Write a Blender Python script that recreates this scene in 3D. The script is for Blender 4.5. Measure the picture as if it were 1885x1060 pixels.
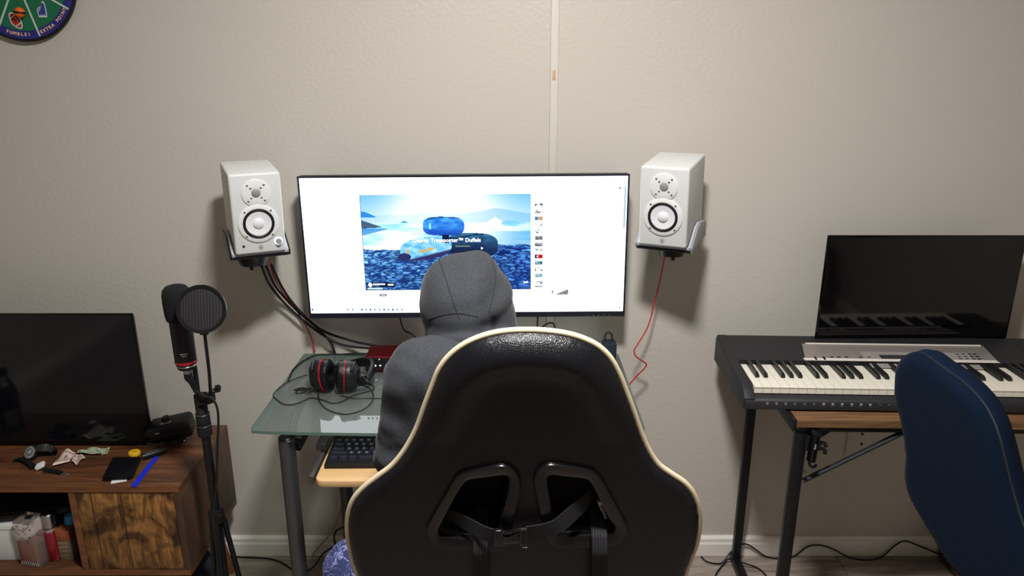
import bpy, bmesh, math, random
import numpy as np
from mathutils import Vector, Matrix, Euler, noise
from mathutils.bvhtree import BVHTree
from mathutils.geometry import tessellate_polygon

for o in list(bpy.data.objects):
    bpy.data.objects.remove(o)
sc = bpy.context.scene
COL = sc.collection
R = math.radians
random.seed(7)

# ------------------------------------------------------------------ camera
PITCH = R(17.0)
F = 1360.0
CAM = Vector((0.0, -2.17, 1.62))
cam_data = bpy.data.cameras.new('camera')
cam_data.sensor_width = 36.0
cam_data.lens = F / 1885.0 * 36.0
cam_data.clip_start = 0.05
cam = bpy.data.objects.new('camera', cam_data)
COL.objects.link(cam)
cam.location = CAM
cam.rotation_euler = (math.pi / 2 - PITCH, 0, 0)
sc.camera = cam

# ------------------------------------------------------------------ world and view
world = bpy.data.worlds.new('world')
sc.world = world
world.use_nodes = True
world.node_tree.nodes['Background'].inputs[0].default_value = (0.75, 0.85, 1.0, 1)
world.node_tree.nodes['Background'].inputs[1].default_value = 0.02
sc.view_settings.view_transform = 'Standard'
sc.view_settings.look = 'None'
sc.view_settings.gamma = 1.0
sc.view_settings.use_curve_mapping = False
sc.view_settings.exposure = 0.0

# ceiling lamp (round disc under the ceiling) : main light
LAMP = Vector((0.05, -1.35, 2.50))
ld = bpy.data.lights.new('ceiling_light', 'AREA')
ld.shape = 'DISK'
ld.size = 0.26
ld.energy = 57
ld.color = (1.0, 0.985, 0.955)
lo = bpy.data.objects.new('ceiling_light', ld)
COL.objects.link(lo)
lo.location = LAMP
# added fill light at the back of the room, not a known fixture
ld2 = bpy.data.lights.new('rear_fill_light', 'AREA')
ld2.shape = 'DISK'
ld2.size = 0.5
ld2.energy = 5
ld2.color = (1.0, 0.96, 0.92)
lo2 = bpy.data.objects.new('rear_fill_light', ld2)
COL.objects.link(lo2)
lo2.location = (0.6, -4.2, 2.50)

# ------------------------------------------------------------------ geometry helpers
CP, SP = math.cos(PITCH), math.sin(PITCH)

def ray(px, py):
    u, v = (px - 942.5) / F, (530.0 - py) / F
    return Vector((u, CP + v * SP, -SP + v * CP))

def UY(px, py, Y):
    d = ray(px, py)
    t = (Y - CAM.y) / d.y
    return CAM + d * t

def UZ(px, py, Z):
    d = ray(px, py)
    t = (Z - CAM.z) / d.z
    return CAM + d * t

def UP(px, py, p0, n):
    d = ray(px, py)
    t = (p0 - CAM).dot(n) / d.dot(n)
    return CAM + d * t

def tag(o, label=None, cat=None, group=None, kind=None):
    if label: o['label'] = label
    if cat: o['category'] = cat
    if group: o['group'] = group
    if kind: o['kind'] = kind
    return o

def thing(name, label, cat, loc=(0, 0, 0), rotz=0.0, group=None):
    o = bpy.data.objects.new(name, None)
    COL.objects.link(o)
    o.empty_display_size = 0.05
    o.location = loc
    o.rotation_euler = (0, 0, rotz)
    tag(o, label, cat, group)
    return o

def root_matrix(o):
    m = Matrix.LocRotScale(o.location, o.rotation_euler, None)
    p = o.parent
    while p:
        m = Matrix.LocRotScale(p.location, p.rotation_euler, None) @ m
        p = p.parent
    return m

def link(name, me, mat, parent=None, world=True, smooth=None):
    """world=True : mesh was authored in world space."""
    o = bpy.data.objects.new(name, me)
    COL.objects.link(o)
    if mat is not None:
        me.materials.clear()
        if isinstance(mat, (list, tuple)):
            for m in mat: me.materials.append(m)
        else:
            me.materials.append(mat)
    if parent is not None:
        o.parent = parent
        if world:
            me.transform(root_matrix(parent).inverted())
    if smooth is not None:
        me.polygons.foreach_set('use_smooth', [smooth] * len(me.polygons))
    return o

class G:
    """collects shapes into one mesh"""
    def __init__(s):
        s.bm = bmesh.new()
    def _xf(s, vs, M):
        if M is not None:
            bmesh.ops.transform(s.bm, matrix=M, verts=vs)
    def box(s, c, size, rot=None, bevel=0.0, seg=2):
        r = bmesh.ops.create_cube(s.bm, size=1.0)
        vs = r['verts']
        bmesh.ops.scale(s.bm, vec=size, verts=vs)
        if bevel > 0:
            es = list({e for v in vs for e in v.link_edges})
            b = bmesh.ops.bevel(s.bm, geom=es, offset=bevel, segments=seg, affect='EDGES', profile=0.5)
            vs = list({v for f in b['faces'] for v in f.verts} | {v for v in vs if v.is_valid})
        M = Matrix.Translation(c)
        if rot is not None:
            M = M @ (rot.to_4x4() if isinstance(rot, Matrix) else Euler(rot).to_matrix().to_4x4())
        s._xf(vs, M)
        return s
    def lathe(s, prof, M=None, seg=24, cap=True):
        """prof: list of (r, z)"""
        rings = []
        for r, z in prof:
            if r < 1e-6:
                rings.append([s.bm.verts.new((0, 0, z))])
            else:
                rings.append([s.bm.verts.new((r * math.cos(2 * math.pi * i / seg), r * math.sin(2 * math.pi * i / seg), z)) for i in range(seg)])
        for a, b in zip(rings, rings[1:]):
            if len(a) == 1 and len(b) == 1: continue
            for i in range(seg):
                j = (i + 1) % seg
                if len(a) == 1: s.bm.faces.new((a[0], b[j], b[i]))
                elif len(b) == 1: s.bm.faces.new((a[i], a[j], b[0]))
                else: s.bm.faces.new((a[i], a[j], b[j], b[i]))
        if cap:
            if len(rings[0]) > 1: s.bm.faces.new(list(reversed(rings[0])))
            if len(rings[-1]) > 1: s.bm.faces.new(rings[-1])
        s._xf([v for r in rings for v in r], M)
        return s
    def cyl(s, p0, p1, r0, r1=None, seg=20, bevel=0.0):
        p0, p1 = Vector(p0), Vector(p1)
        if r1 is None: r1 = r0
        L = (p1 - p0).length
        q = (p1 - p0).to_track_quat('Z', 'Y')
        M = Matrix.Translation(p0) @ q.to_matrix().to_4x4()
        if bevel > 0:
            prof = [(r0 - bevel, 0), (r0, bevel), (r1, L - bevel), (r1 - bevel, L)]
        else:
            prof = [(r0, 0), (r1, L)]
        return s.lathe(prof, M, seg)
    def tube(s, pts, r, seg=8, closed=False, flat=None, up=None):
        """sweep; r scalar or list; flat=(w,h) gives an elliptical/rect ribbon"""
        pts = [Vector(p) for p in pts]
        n = len(pts)
        rings = []
        prev = None
        for i, p in enumerate(pts):
            if closed:
                t = pts[(i + 1) % n] - pts[i - 1]
            else:
                t = pts[min(i + 1, n - 1)] - pts[max(i - 1, 0)]
            if t.length < 1e-9: t = Vector((0, 0, 1))
            t.normalize()
            if up is not None:
                a = Vector(up) - t * t.dot(Vector(up))
                if a.length < 1e-6: a = t.orthogonal()
            elif prev is None:
                a = t.orthogonal()
            else:
                a = prev - t * prev.dot(t)
                if a.length < 1e-6: a = t.orthogonal()
            a.normalize(); prev = a
            b = t.cross(a)
            rr = r[i] if isinstance(r, (list, tuple)) else r
            ring = []
            if flat:
                w, h = flat[0] / 2, flat[1] / 2
                for (x, y) in ((-w, -h), (w, -h), (w, h), (-w, h)):
                    ring.append(s.bm.verts.new(p + b * x + a * y))
            else:
                for k in range(seg):
                    th = 2 * math.pi * k / seg
                    ring.append(s.bm.verts.new(p + a * (rr * math.cos(th)) + b * (rr * math.sin(th))))
            rings.append(ring)
        m = len(rings[0])
        rng = range(n if closed else n - 1)
        for i in rng:
            A, B = rings[i], rings[(i + 1) % n]
            off = 0
            if closed and i == n - 1:
                best = min(range(m), key=lambda o: (A[0].co - B[o].co).length)
                off = best
            for k in range(m):
                s.bm.faces.new((A[k], A[(k + 1) % m], B[(k + 1 + off) % m], B[(k + off) % m]))
        if not closed:
            s.bm.faces.new(list(reversed(rings[0])))
            s.bm.faces.new(rings[-1])
        return s
    def sphere(s, c, r, rot=None, u=20, v=12):
        rr = (r, r, r) if not isinstance(r, (tuple, list)) else r
        res = bmesh.ops.create_uvsphere(s.bm, u_segments=u, v_segments=v, radius=1.0)
        M = Matrix.Translation(c)
        if rot is not None: M = M @ (rot.to_4x4() if isinstance(rot, Matrix) else Euler(rot).to_matrix().to_4x4())
        M = M @ Matrix.Diagonal((rr[0], rr[1], rr[2], 1))
        s._xf(res['verts'], M)
        return s
    def prism(s, poly, depth, M=None, holes=None, bevel=0.0):
        """2D polygon in xy, extruded along +z by depth."""
        if holes:
            loops = [poly] + list(holes)
            flat = [Vector((p[0], p[1], 0)) for l in loops for p in l]
            tris = tessellate_polygon([[Vector((p[0], p[1], 0)) for p in l] for l in loops])
            bot = [s.bm.verts.new((v.x, v.y, 0)) for v in flat]
            top = [s.bm.verts.new((v.x, v.y, depth)) for v in flat]
            for t in tris:
                a, b, c = [flat[i] for i in t]
                up = (b - a).cross(c - a).z > 0
                t = t if up else tuple(reversed(t))
                try:
                    s.bm.faces.new([top[i] for i in t]); s.bm.faces.new([bot[i] for i in reversed(t)])
                except ValueError: pass
            k = 0
            for li, l in enumerate(loops):
                n = len(l)
                for i in range(n):
                    a, b = k + i, k + (i + 1) % n
                    try: s.bm.faces.new((bot[a], bot[b], top[b], top[a]))
                    except ValueError: pass
                k += n
            vs = bot + top
            bmesh.ops.recalc_face_normals(s.bm, faces=list({f for v in vs for f in v.link_faces}))
        else:
            bot = [s.bm.verts.new((p[0], p[1], 0)) for p in poly]
            top = [s.bm.verts.new((p[0], p[1], depth)) for p in poly]
            n = len(poly)
            fs = [s.bm.faces.new(top), s.bm.faces.new(list(reversed(bot)))]
            for i in range(n):
                fs.append(s.bm.faces.new((bot[i], bot[(i + 1) % n], top[(i + 1) % n], top[i])))
            bmesh.ops.recalc_face_normals(s.bm, faces=fs)
            vs = bot + top
            if bevel > 0:
                es = [e for e in fs[0].edges] + [e for e in fs[1].edges]
                b = bmesh.ops.bevel(s.bm, geom=es, offset=bevel, segments=2, affect='EDGES', profile=0.5)
                vs = list({v for f in b['faces'] for v in f.verts} | {v for v in vs if v.is_valid})
        s._xf(vs, M)
        return s
    def mesh(s, me, M=None):
        n0 = len(s.bm.verts)
        s.bm.from_mesh(me)
        s.bm.verts.ensure_lookup_table()
        s._xf(s.bm.verts[n0:], M)
        return s
    def build(s, name, mat, parent=None, world=True, smooth=True, angle=40):
        me = bpy.data.meshes.new(name)
        s.bm.normal_update()
        s.bm.to_mesh(me)
        s.bm.free()
        o = link(name, me, mat, parent, world)
        if smooth:
            me.polygons.foreach_set('use_smooth', [True] * len(me.polygons))
            try: me.set_sharp_from_angle(angle=R(angle))
            except Exception: pass
        return o

def spline(pts, n=8, closed=False):
    """Catmull-Rom through points"""
    P = [Vector(p) for p in pts]
    m = len(P)
    out = []
    rng = range(m) if closed else range(m - 1)
    for i in rng:
        if closed:
            a, b, c, d = P[i - 1], P[i], P[(i + 1) % m], P[(i + 2) % m]
        else:
            a, b, c, d = P[max(i - 1, 0)], P[i], P[i + 1], P[min(i + 2, m - 1)]
        for k in range(n):
            t = k / n
            out.append(0.5 * ((2 * b) + (c - a) * t + (2 * a - 5 * b + 4 * c - d) * t * t + (3 * b - a - 3 * c + d) * t ** 3))
    if not closed: out.append(P[-1])
    return out

def copy_tree(o, parent=None):
    c = o.copy(); COL.objects.link(c); c.parent = parent
    for ch in CH.get(o.name, []): copy_tree(ch, c)
    return c
CH = {}

def dup(o, loc=None, rot=None, parent='same'):
    c = o.copy(); COL.objects.link(c)
    if loc is not None: c.location = loc
    if rot is not None: c.rotation_euler = rot
    return c

def rrect(x0, y0, x1, y1, r, n=5):
    out = []
    for cx, cy, a in ((x1 - r, y1 - r, 0), (x0 + r, y1 - r, 90), (x0 + r, y0 + r, 180), (x1 - r, y0 + r, 270)):
        for k in range(n + 1):
            t = R(a + 90 * k / n)
            out.append((cx + r * math.cos(t), cy + r * math.sin(t)))
    return out

def frame(o, x, y, z=None):
    """matrix with given origin and axes x, y (z = x cross y)"""
    x = Vector(x).normalized(); y = Vector(y)
    z = x.cross(y).normalized(); y = z.cross(x)
    m = Matrix.Identity(4)
    for i in range(3):
        m[i][0], m[i][1], m[i][2], m[i][3] = x[i], y[i], z[i], o[i]
    return m

def text(body, size, M, mat, parent, name='lettering', align='CENTER', bold=0.0, depth=0.0002):
    cu = bpy.data.curves.new('t', 'FONT')
    cu.body = body; cu.size = size; cu.align_x = align; cu.align_y = 'CENTER'
    cu.extrude = depth; cu.offset = bold; cu.resolution_u = 3
    ob = bpy.data.objects.new('t', cu)
    me = bpy.data.meshes.new_from_object(ob)
    bpy.data.objects.remove(ob); bpy.data.curves.remove(cu)
    me.transform(M)
    return link(name, me, mat, parent)

# ---- heightfield slab (outline with holes, height functions), numpy
def resample(poly, step):
    P = [Vector((p[0], p[1])) for p in poly]
    out = []
    for i in range(len(P)):
        a, b = P[i], P[(i + 1) % len(P)]
        n = max(1, int((b - a).length / step))
        for k in range(n): out.append(a.lerp(b, k / n))
    return np.array([(p.x, p.y) for p in out])

def pdist(Q, poly):
    """distance and nearest point from Q (n,2) to closed polyline"""
    A = poly; B = np.roll(poly, -1, axis=0)
    best = np.full(len(Q), 1e9); near = np.zeros_like(Q)
    for a, b in zip(A, B):
        ab = b - a; L = (ab ** 2).sum()
        if L < 1e-14: continue
        t = np.clip(((Q - a) @ ab) / L, 0, 1)
        pr = a + t[:, None] * ab
        d = ((Q - pr) ** 2).sum(1)
        m = d < best
        best[m] = d[m]; near[m] = pr[m]
    return np.sqrt(best), near

def inside(Q, poly):
    x, y = Q[:, 0], Q[:, 1]
    c = np.zeros(len(Q), bool)
    A = poly; B = np.roll(poly, -1, axis=0)
    for (x0, y0), (x1, y1) in zip(A, B):
        if y0 == y1: continue
        m = ((y0 > y) != (y1 > y)) & (x < (x1 - x0) * (y - y0) / (y1 - y0) + x0)
        c ^= m
    return c

def slab(outline, holes, res, top, bot, M):
    out = np.array(outline, float)
    hs = [np.array(h, float) for h in holes]
    x0, y0 = out.min(0) - res; x1, y1 = out.max(0) + res
    nx, ny = int((x1 - x0) / res) + 2, int((y1 - y0) / res) + 2
    gx, gy = x0 + np.arange(nx) * res, y0 + np.arange(ny) * res
    V = np.stack(np.meshgrid(gx, gy), -1).reshape(-1, 2)
    C = np.stack(np.meshgrid(gx[:-1] + res / 2, gy[:-1] + res / 2), -1).reshape(-1, 2)
    ins = inside(C, out)
    for h in hs: ins &= ~inside(C, h)
    ci = np.nonzero(ins)[0]
    cy, cx = ci // (nx - 1), ci % (nx - 1)
    quads = np.stack([cy * nx + cx, cy * nx + cx + 1, (cy + 1) * nx + cx + 1, (cy + 1) * nx + cx], 1)
    used = np.unique(quads)
    remap = -np.ones(nx * ny, int); remap[used] = np.arange(len(used))
    quads = remap[quads]; P = V[used]
    # boundary edges
    e = np.concatenate([quads[:, [0, 1]], quads[:, [1, 2]], quads[:, [2, 3]], quads[:, [3, 0]]])
    key = np.sort(e, 1); code = key[:, 0].astype(np.int64) * len(P) + key[:, 1]
    u, idx, cnt = np.unique(code, return_index=True, return_counts=True)
    be = e[idx[cnt == 1]]
    bv = np.unique(be)
    allp = [out] + hs
    bd = np.full(len(bv), 1e9); bn = np.zeros((len(bv), 2)); bw = np.zeros(len(bv), int)
    for k, pl in enumerate(allp):
        d, nr = pdist(P[bv], pl)
        m = d < bd; bd[m] = d[m]; bn[m] = nr[m]; bw[m] = k
    P[bv] = bn
    dO, _ = pdist(P, out)
    dH = np.full(len(P), 1e9)
    for h in hs:
        d, _ = pdist(P, h); dH = np.minimum(dH, d)
    dO[bv[bw == 0]] = 0
    dH[bv[bw > 0]] = 0
    zt = top(P[:, 0], P[:, 1], dO, dH); zb = bot(P[:, 0], P[:, 1], dO, dH)
    n = len(P)
    vt = np.concatenate([np.column_stack([P, zt]), np.column_stack([P, zb])])
    faces = [tuple(q) for q in quads] + [tuple(n + x for x in reversed(list(q))) for q in quads]
    faces += [(b, a, n + a, n + b) for a, b in be]
    me = bpy.data.meshes.new('slab')
    me.from_pydata(vt.tolist(), [], [tuple(int(i) for i in f) for f in faces])
    me.transform(M)
    me.update()
    me.polygons.foreach_set('use_smooth', [True] * len(me.polygons))
    return me

def rnd(d, r, h):
    x = np.clip(1 - d / r, 0, 1)
    return h * np.sqrt(np.clip(1 - x * x, 0, 1))

# ---- signed distance fields and surface nets
def cap(a, b, ra, rb=None):
    a, b = np.array(a, float), np.array(b, float)
    rb = ra if rb is None else rb
    def f(P):
        ba = b - a
        h = np.clip(((P - a) @ ba) / (ba @ ba), 0, 1)
        return np.linalg.norm(P - a - h[:, None] * ba, axis=1) - (ra + (rb - ra) * h)
    return f

def ell(c, r, rot=None):
    c, r = np.array(c, float), np.array(r, float)
    Rm = np.array(Euler(rot).to_matrix()).T if rot is not None else None
    def f(P):
        q = P - c
        if Rm is not None: q = q @ Rm.T
        k0 = np.linalg.norm(q / r, axis=1); k1 = np.linalg.norm(q / (r * r), axis=1) + 1e-9
        return k0 * (k0 - 1) / k1
    return f

def smin(a, b, k):
    h = np.clip(0.5 + 0.5 * (b - a) / k, 0, 1)
    return b + (a - b) * h - k * h * (1 - h)

def union(fs, k):
    def f(P):
        d = fs[0](P)
        for g in fs[1:]: d = smin(d, g(P), k)
        return d
    return f

def nets(f, lo, hi, res, name='net'):
    lo, hi = np.array(lo, float), np.array(hi, float)
    n = np.ceil((hi - lo) / res).astype(int) + 1
    ax = [lo[i] + np.arange(n[i]) * res for i in range(3)]
    X, Y, Z = np.meshgrid(*ax, indexing='ij')
    P = np.stack([X.ravel(), Y.ravel(), Z.ravel()], 1)
    D = np.empty(len(P))
    for s in range(0, len(P), 400000): D[s:s + 400000] = f(P[s:s + 400000])
    D = D.reshape(n)
    Sg = D < 0
    cs = n - 1
    acc = np.zeros((*cs, 3)); cnt = np.zeros(cs)
    corner = [(i, j, k) for i in (0, 1) for j in (0, 1) for k in (0, 1)]
    def sub(A, c): return A[c[0]:c[0] + cs[0], c[1]:c[1] + cs[1], c[2]:c[2] + cs[2]]
    for a in corner:
        for d in range(3):
            if a[d]: continue
            b = list(a); b[d] = 1; b = tuple(b)
            da, db = sub(D, a), sub(D, b)
            m = (da < 0) != (db < 0)
            t = np.where(m, da / np.where(m, da - db, 1), 0)
            for q in range(3):
                base = a[q] + (t if q == d else 0)
                acc[..., q] += np.where(m, base, 0)
            cnt += m
    act = cnt > 0
    idx = -np.ones(cs, int); idx[act] = np.arange(act.sum())
    ii = np.argwhere(act)
    vert = lo + (ii + acc[act] / cnt[act][:, None]) * res
    faces = []
    for d in range(3):
        o1, o2 = (d + 1) % 3, (d + 2) % 3
        s0 = [slice(None)] * 3; s1 = [slice(None)] * 3
        s0[d] = slice(0, -1); s1[d] = slice(1, None)
        m = Sg[tuple(s0)] != Sg[tuple(s1)]
        pos = np.argwhere(m)
        ok = (pos[:, o1] > 0) & (pos[:, o2] > 0) & (pos[:, o1] < cs[o1]) & (pos[:, o2] < cs[o2])
        pos = pos[ok]
        a = pos.copy(); b = pos.copy(); b[:, o1] -= 1; c = b.copy(); c[:, o2] -= 1; e = pos.copy(); e[:, o2] -= 1
        q = np.stack([idx[tuple(v.T)] for v in (a, b, c, e)], 1)
        flip = Sg[tuple(pos.T)]
        q[~flip] = q[~flip][:, ::-1]
        faces.append(q[(q >= 0).all(1)])
    faces = np.concatenate(faces)
    me = bpy.data.meshes.new(name)
    me.from_pydata(vert.tolist(), [], faces.tolist())
    me.update()
    me.polygons.foreach_set('use_smooth', [True] * len(me.polygons))
    return me

# ------------------------------------------------------------------ materials
def srgb(r, g, b):
    f = lambda c: (c / 255 / 12.92) if c / 255 <= 0.04045 else ((c / 255 + 0.055) / 1.055) ** 2.4
    return (f(r), f(g), f(b), 1)

def mat(name, col, rough=0.5, metal=0.0, spec=0.4, noise_amt=0.0, noise_scale=30.0, bump=0.0, bump_scale=200.0, coat=0.0, sheen=0.0, emit=None, estr=1.0):
    m = bpy.data.materials.new(name); m.use_nodes = True
    nt = m.node_tree; N = nt.nodes; L = nt.links
    b = N['Principled BSDF']
    b.inputs['Base Color'].default_value = col
    b.inputs['Roughness'].default_value = rough
    b.inputs['Metallic'].default_value = metal
    b.inputs['Specular IOR Level'].default_value = spec
    if coat: b.inputs['Coat Weight'].default_value = coat; b.inputs['Coat Roughness'].default_value = 0.1
    if sheen: b.inputs['Sheen Weight'].default_value = sheen; b.inputs['Sheen Roughness'].default_value = 0.4
    tc = N.new('ShaderNodeTexCoord')
    if noise_amt:
        n = N.new('ShaderNodeTexNoise'); n.inputs['Scale'].default_value = noise_scale; n.inputs['Detail'].default_value = 3
        L.new(tc.outputs['Object'], n.inputs['Vector'])
        mx = N.new('ShaderNodeMix'); mx.data_type = 'RGBA'
        mx.inputs['A'].default_value = tuple(c * (1 - noise_amt) for c in col[:3]) + (1,)
        mx.inputs['B'].default_value = tuple(min(1, c * (1 + noise_amt)) for c in col[:3]) + (1,)
        L.new(n.outputs['Fac'], mx.inputs['Factor']); L.new(mx.outputs['Result'], b.inputs['Base Color'])
    if bump:
        n2 = N.new('ShaderNodeTexNoise'); n2.inputs['Scale'].default_value = bump_scale; n2.inputs['Detail'].default_value = 2
        L.new(tc.outputs['Object'], n2.inputs['Vector'])
        bp = N.new('ShaderNodeBump'); bp.inputs['Strength'].default_value = bump; bp.inputs['Distance'].default_value = 0.001
        L.new(n2.outputs['Fac'], bp.inputs['Height']); L.new(bp.outputs['Normal'], b.inputs['Normal'])
    if emit: b.inputs['Emission Color'].default_value = emit; b.inputs['Emission Strength'].default_value = estr
    return m

def emis(name, col, s=1.0):
    m = bpy.data.materials.new(name); m.use_nodes = True
    nt = m.node_tree; nt.nodes.clear()
    e = nt.nodes.new('ShaderNodeEmission'); e.inputs[0].default_value = col; e.inputs[1].default_value = s
    o = nt.nodes.new('ShaderNodeOutputMaterial'); nt.links.new(e.outputs[0], o.inputs[0])
    return m

def wood(name, stops, scale=(3, 30, 30), rough=0.45, bump=0.15, nscale=1.0, coat=0.0, dist=1.5):
    """grain along local x if scale=(small,big,big)"""
    m = bpy.data.materials.new(name); m.use_nodes = True
    nt = m.node_tree; N = nt.nodes; L = nt.links; b = N['Principled BSDF']
    b.inputs['Roughness'].default_value = rough
    if coat: b.inputs['Coat Weight'].default_value = coat
    tc = N.new('ShaderNodeTexCoord'); mp = N.new('ShaderNodeMapping'); mp.inputs['Scale'].default_value = scale
    oi = N.new('ShaderNodeObjectInfo'); ad = N.new('ShaderNodeVectorMath'); ad.operation = 'MULTIPLY_ADD'
    ad.inputs[1].default_value = (1, 1, 1)
    sc_ = N.new('ShaderNodeVectorMath'); sc_.operation = 'SCALE'; sc_.inputs[0].default_value = (13, 7, 5)
    L.new(oi.outputs['Random'], sc_.inputs['Scale'])
    L.new(tc.outputs['Object'], mp.inputs['Vector']); L.new(mp.outputs['Vector'], ad.inputs[0]); L.new(sc_.outputs['Vector'], ad.inputs[2])
    n = N.new('ShaderNodeTexNoise'); n.inputs['Scale'].default_value = nscale; n.inputs['Detail'].default_value = 8; n.inputs['Roughness'].default_value = 0.65; n.inputs['Distortion'].default_value = dist
    L.new(ad.outputs['Vector'], n.inputs['Vector'])
    cr = N.new('ShaderNodeValToRGB'); el = cr.color_ramp.elements
    while len(el) > 1: el.remove(el[-1])
    el[0].position, el[0].color = stops[0]
    for p, c in stops[1:]:
        e = el.new(p); e.color = c
    L.new(n.outputs['Fac'], cr.inputs['Fac']); L.new(cr.outputs['Color'], b.inputs['Base Color'])
    bp = N.new('ShaderNodeBump'); bp.inputs['Strength'].default_value = bump; bp.inputs['Distance'].default_value = 0.001
    L.new(n.outputs['Fac'], bp.inputs['Height']); L.new(bp.outputs['Normal'], b.inputs['Normal'])
    return m

def glassy(name, tint, refl=0.05, rough=0.0, add=0.0):
    """thin tinted glass: transparent + fresnel gloss"""
    m = bpy.data.materials.new(name); m.use_nodes = True
    nt = m.node_tree; N = nt.nodes; L = nt.links; N.clear()
    t = N.new('ShaderNodeBsdfTransparent'); t.inputs[0].default_value = tint
    g = N.new('ShaderNodeBsdfGlossy'); g.inputs['Roughness'].default_value = rough; g.inputs[0].default_value = (1, 1, 1, 1)
    fr = N.new('ShaderNodeFresnel'); fr.inputs[0].default_value = 1.5
    mx = N.new('ShaderNodeMixShader'); o = N.new('ShaderNodeOutputMaterial')
    L.new(fr.outputs[0], mx.inputs[0]); L.new(t.outputs[0], mx.inputs[1]); L.new(g.outputs[0], mx.inputs[2]); 
    if add:
        d = N.new('ShaderNodeBsdfDiffuse'); d.inputs[0].default_value = tint
        m2 = N.new('ShaderNodeMixShader'); m2.inputs[0].default_value = add
        L.new(mx.outputs[0], m2.inputs[1]); L.new(d.outputs[0], m2.inputs[2]); L.new(m2.outputs[0], o.inputs[0])
    else:
        L.new(mx.outputs[0], o.inputs[0])
    return m

def vcol(name, strength=1.0, emissive=True, rough=0.6):
    m = bpy.data.materials.new(name); m.use_nodes = True
    nt = m.node_tree; N = nt.nodes; L = nt.links
    a = N.new('ShaderNodeAttribute'); a.attribute_name = 'Col'
    if emissive:
        N.remove(N['Principled BSDF'])
        e = N.new('ShaderNodeEmission'); e.inputs[1].default_value = strength
        L.new(a.outputs['Color'], e.inputs[0]); L.new(e.outputs[0], N['Material Output'].inputs[0])
    else:
        b = N['Principled BSDF']; b.inputs['Roughness'].default_value = rough
        L.new(a.outputs['Color'], b.inputs['Base Color'])
    return m

M = {}
def wall_paint():
    m = mat('wall_paint', srgb(197, 191, 182), rough=0.30, spec=0.5)
    nt = m.node_tree; N = nt.nodes; L = nt.links; b = N['Principled BSDF']
    tc = N.new('ShaderNodeTexCoord')
    n1 = N.new('ShaderNodeTexNoise'); n1.inputs['Scale'].default_value = 85; n1.inputs['Detail'].default_value = 3
    n2 = N.new('ShaderNodeTexNoise'); n2.inputs['Scale'].default_value = 1.3; n2.inputs['Detail'].default_value = 2
    L.new(tc.outputs['Object'], n1.inputs['Vector']); L.new(tc.outputs['Object'], n2.inputs['Vector'])
    mr = N.new('ShaderNodeMapRange'); mr.inputs[1].default_value = 0.42; mr.inputs[2].default_value = 0.7; mr.inputs[3].default_value = 0.25; mr.inputs[4].default_value = 0.9
    L.new(n2.outputs['Fac'], mr.inputs[0])
    bp = N.new('ShaderNodeBump'); bp.inputs['Distance'].default_value = 0.0019
    L.new(mr.outputs[0], bp.inputs['Strength'])
    L.new(n1.outputs['Fac'], bp.inputs['Height']); L.new(bp.outputs['Normal'], b.inputs['Normal'])
    return m
M['wall'] = wall_paint()
M['trim'] = mat('trim_white', srgb(236, 231, 224), 0.45, noise_amt=0.03)
M['race'] = mat('raceway_white', srgb(208, 203, 194), 0.4)
M['ceil'] = mat('ceiling_white', srgb(225, 222, 215), 0.8)
M['floor'] = wood('floor_plank', [(0.25, srgb(104, 93, 84)), (0.5, srgb(150, 137, 126)), (0.75, srgb(186, 174, 162))], (2, 22, 22), 0.5, 0.1)
M['floor_base'] = mat('floor_base', srgb(50, 45, 40), 0.8)
M['blk'] = mat('black_plastic', srgb(18, 18, 21), 0.42, noise_amt=0.1)
M['blk_matte'] = mat('black_matte', srgb(17, 17, 20), 0.75, noise_amt=0.1, bump=0.2, bump_scale=400)
M['blk_gloss'] = mat('black_gloss', srgb(6, 6, 8), 0.12)
M['navyblk'] = mat('monitor_plastic', srgb(24, 27, 38), 0.35)
M['scr_off'] = mat('screen_off', srgb(5, 5, 8), 0.06, spec=0.5)
M['tv_off'] = mat('tv_screen_off', srgb(14, 16, 21), 0.1, spec=0.5)
M['foam'] = mat('foam_black', srgb(16, 16, 20), 0.95, bump=0.8, bump_scale=900)
M['red'] = mat('red_anodised', srgb(92, 11, 18), 0.35, metal=0.5)
M['frame'] = mat('harness_plastic', srgb(13, 13, 17), 0.24, spec=0.5)
M['redring'] = mat('red_plastic', srgb(170, 24, 30), 0.25)
M['redwire'] = mat('red_wire', srgb(190, 38, 48), 0.45)
M['blkwire'] = mat('black_wire', srgb(22, 22, 26), 0.5)
M['greywire'] = mat('grey_wire', srgb(170, 155, 140), 0.55)
M['wht'] = mat('white_plastic', srgb(208, 209, 208), 0.45, noise_amt=0.02)
M['wht2'] = mat('white_ring', srgb(220, 221, 220), 0.32)
M['cone'] = mat('white_cone', srgb(225, 226, 230), 0.35)
M['rub'] = mat('black_rubber', srgb(18, 18, 20), 0.5)
M['grille'] = mat('grey_mesh', srgb(150, 150, 150), 0.5, metal=0.3, bump=0.6, bump_scale=1500)
M['rib'] = mat('webbing_rib', srgb(62, 62, 68), 0.9)
M['screw'] = mat('screw_steel', srgb(150, 140, 130), 0.35, metal=0.8)
M['steel'] = mat('steel', srgb(190, 190, 190), 0.25, metal=1.0)
M['chrome'] = mat('chrome', srgb(225, 225, 230), 0.12, metal=1.0)
M['gunmetal'] = mat('gunmetal', srgb(92, 92, 95), 0.42, metal=0.7, noise_amt=0.06)
M['greypl'] = mat('grey_plastic', srgb(150, 150, 155), 0.5)
M['pad'] = mat('grey_pad', srgb(170, 170, 178), 0.8)
M['glass'] = glassy('desk_glass', (0.67, 0.71, 0.68, 1), add=0.08)
M['glass_edge'] = mat('glass_edge', srgb(88, 118, 108), 0.12, spec=0.8)
M['clear'] = glassy('clear_glass', (0.9, 0.92, 0.92, 1))
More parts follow.
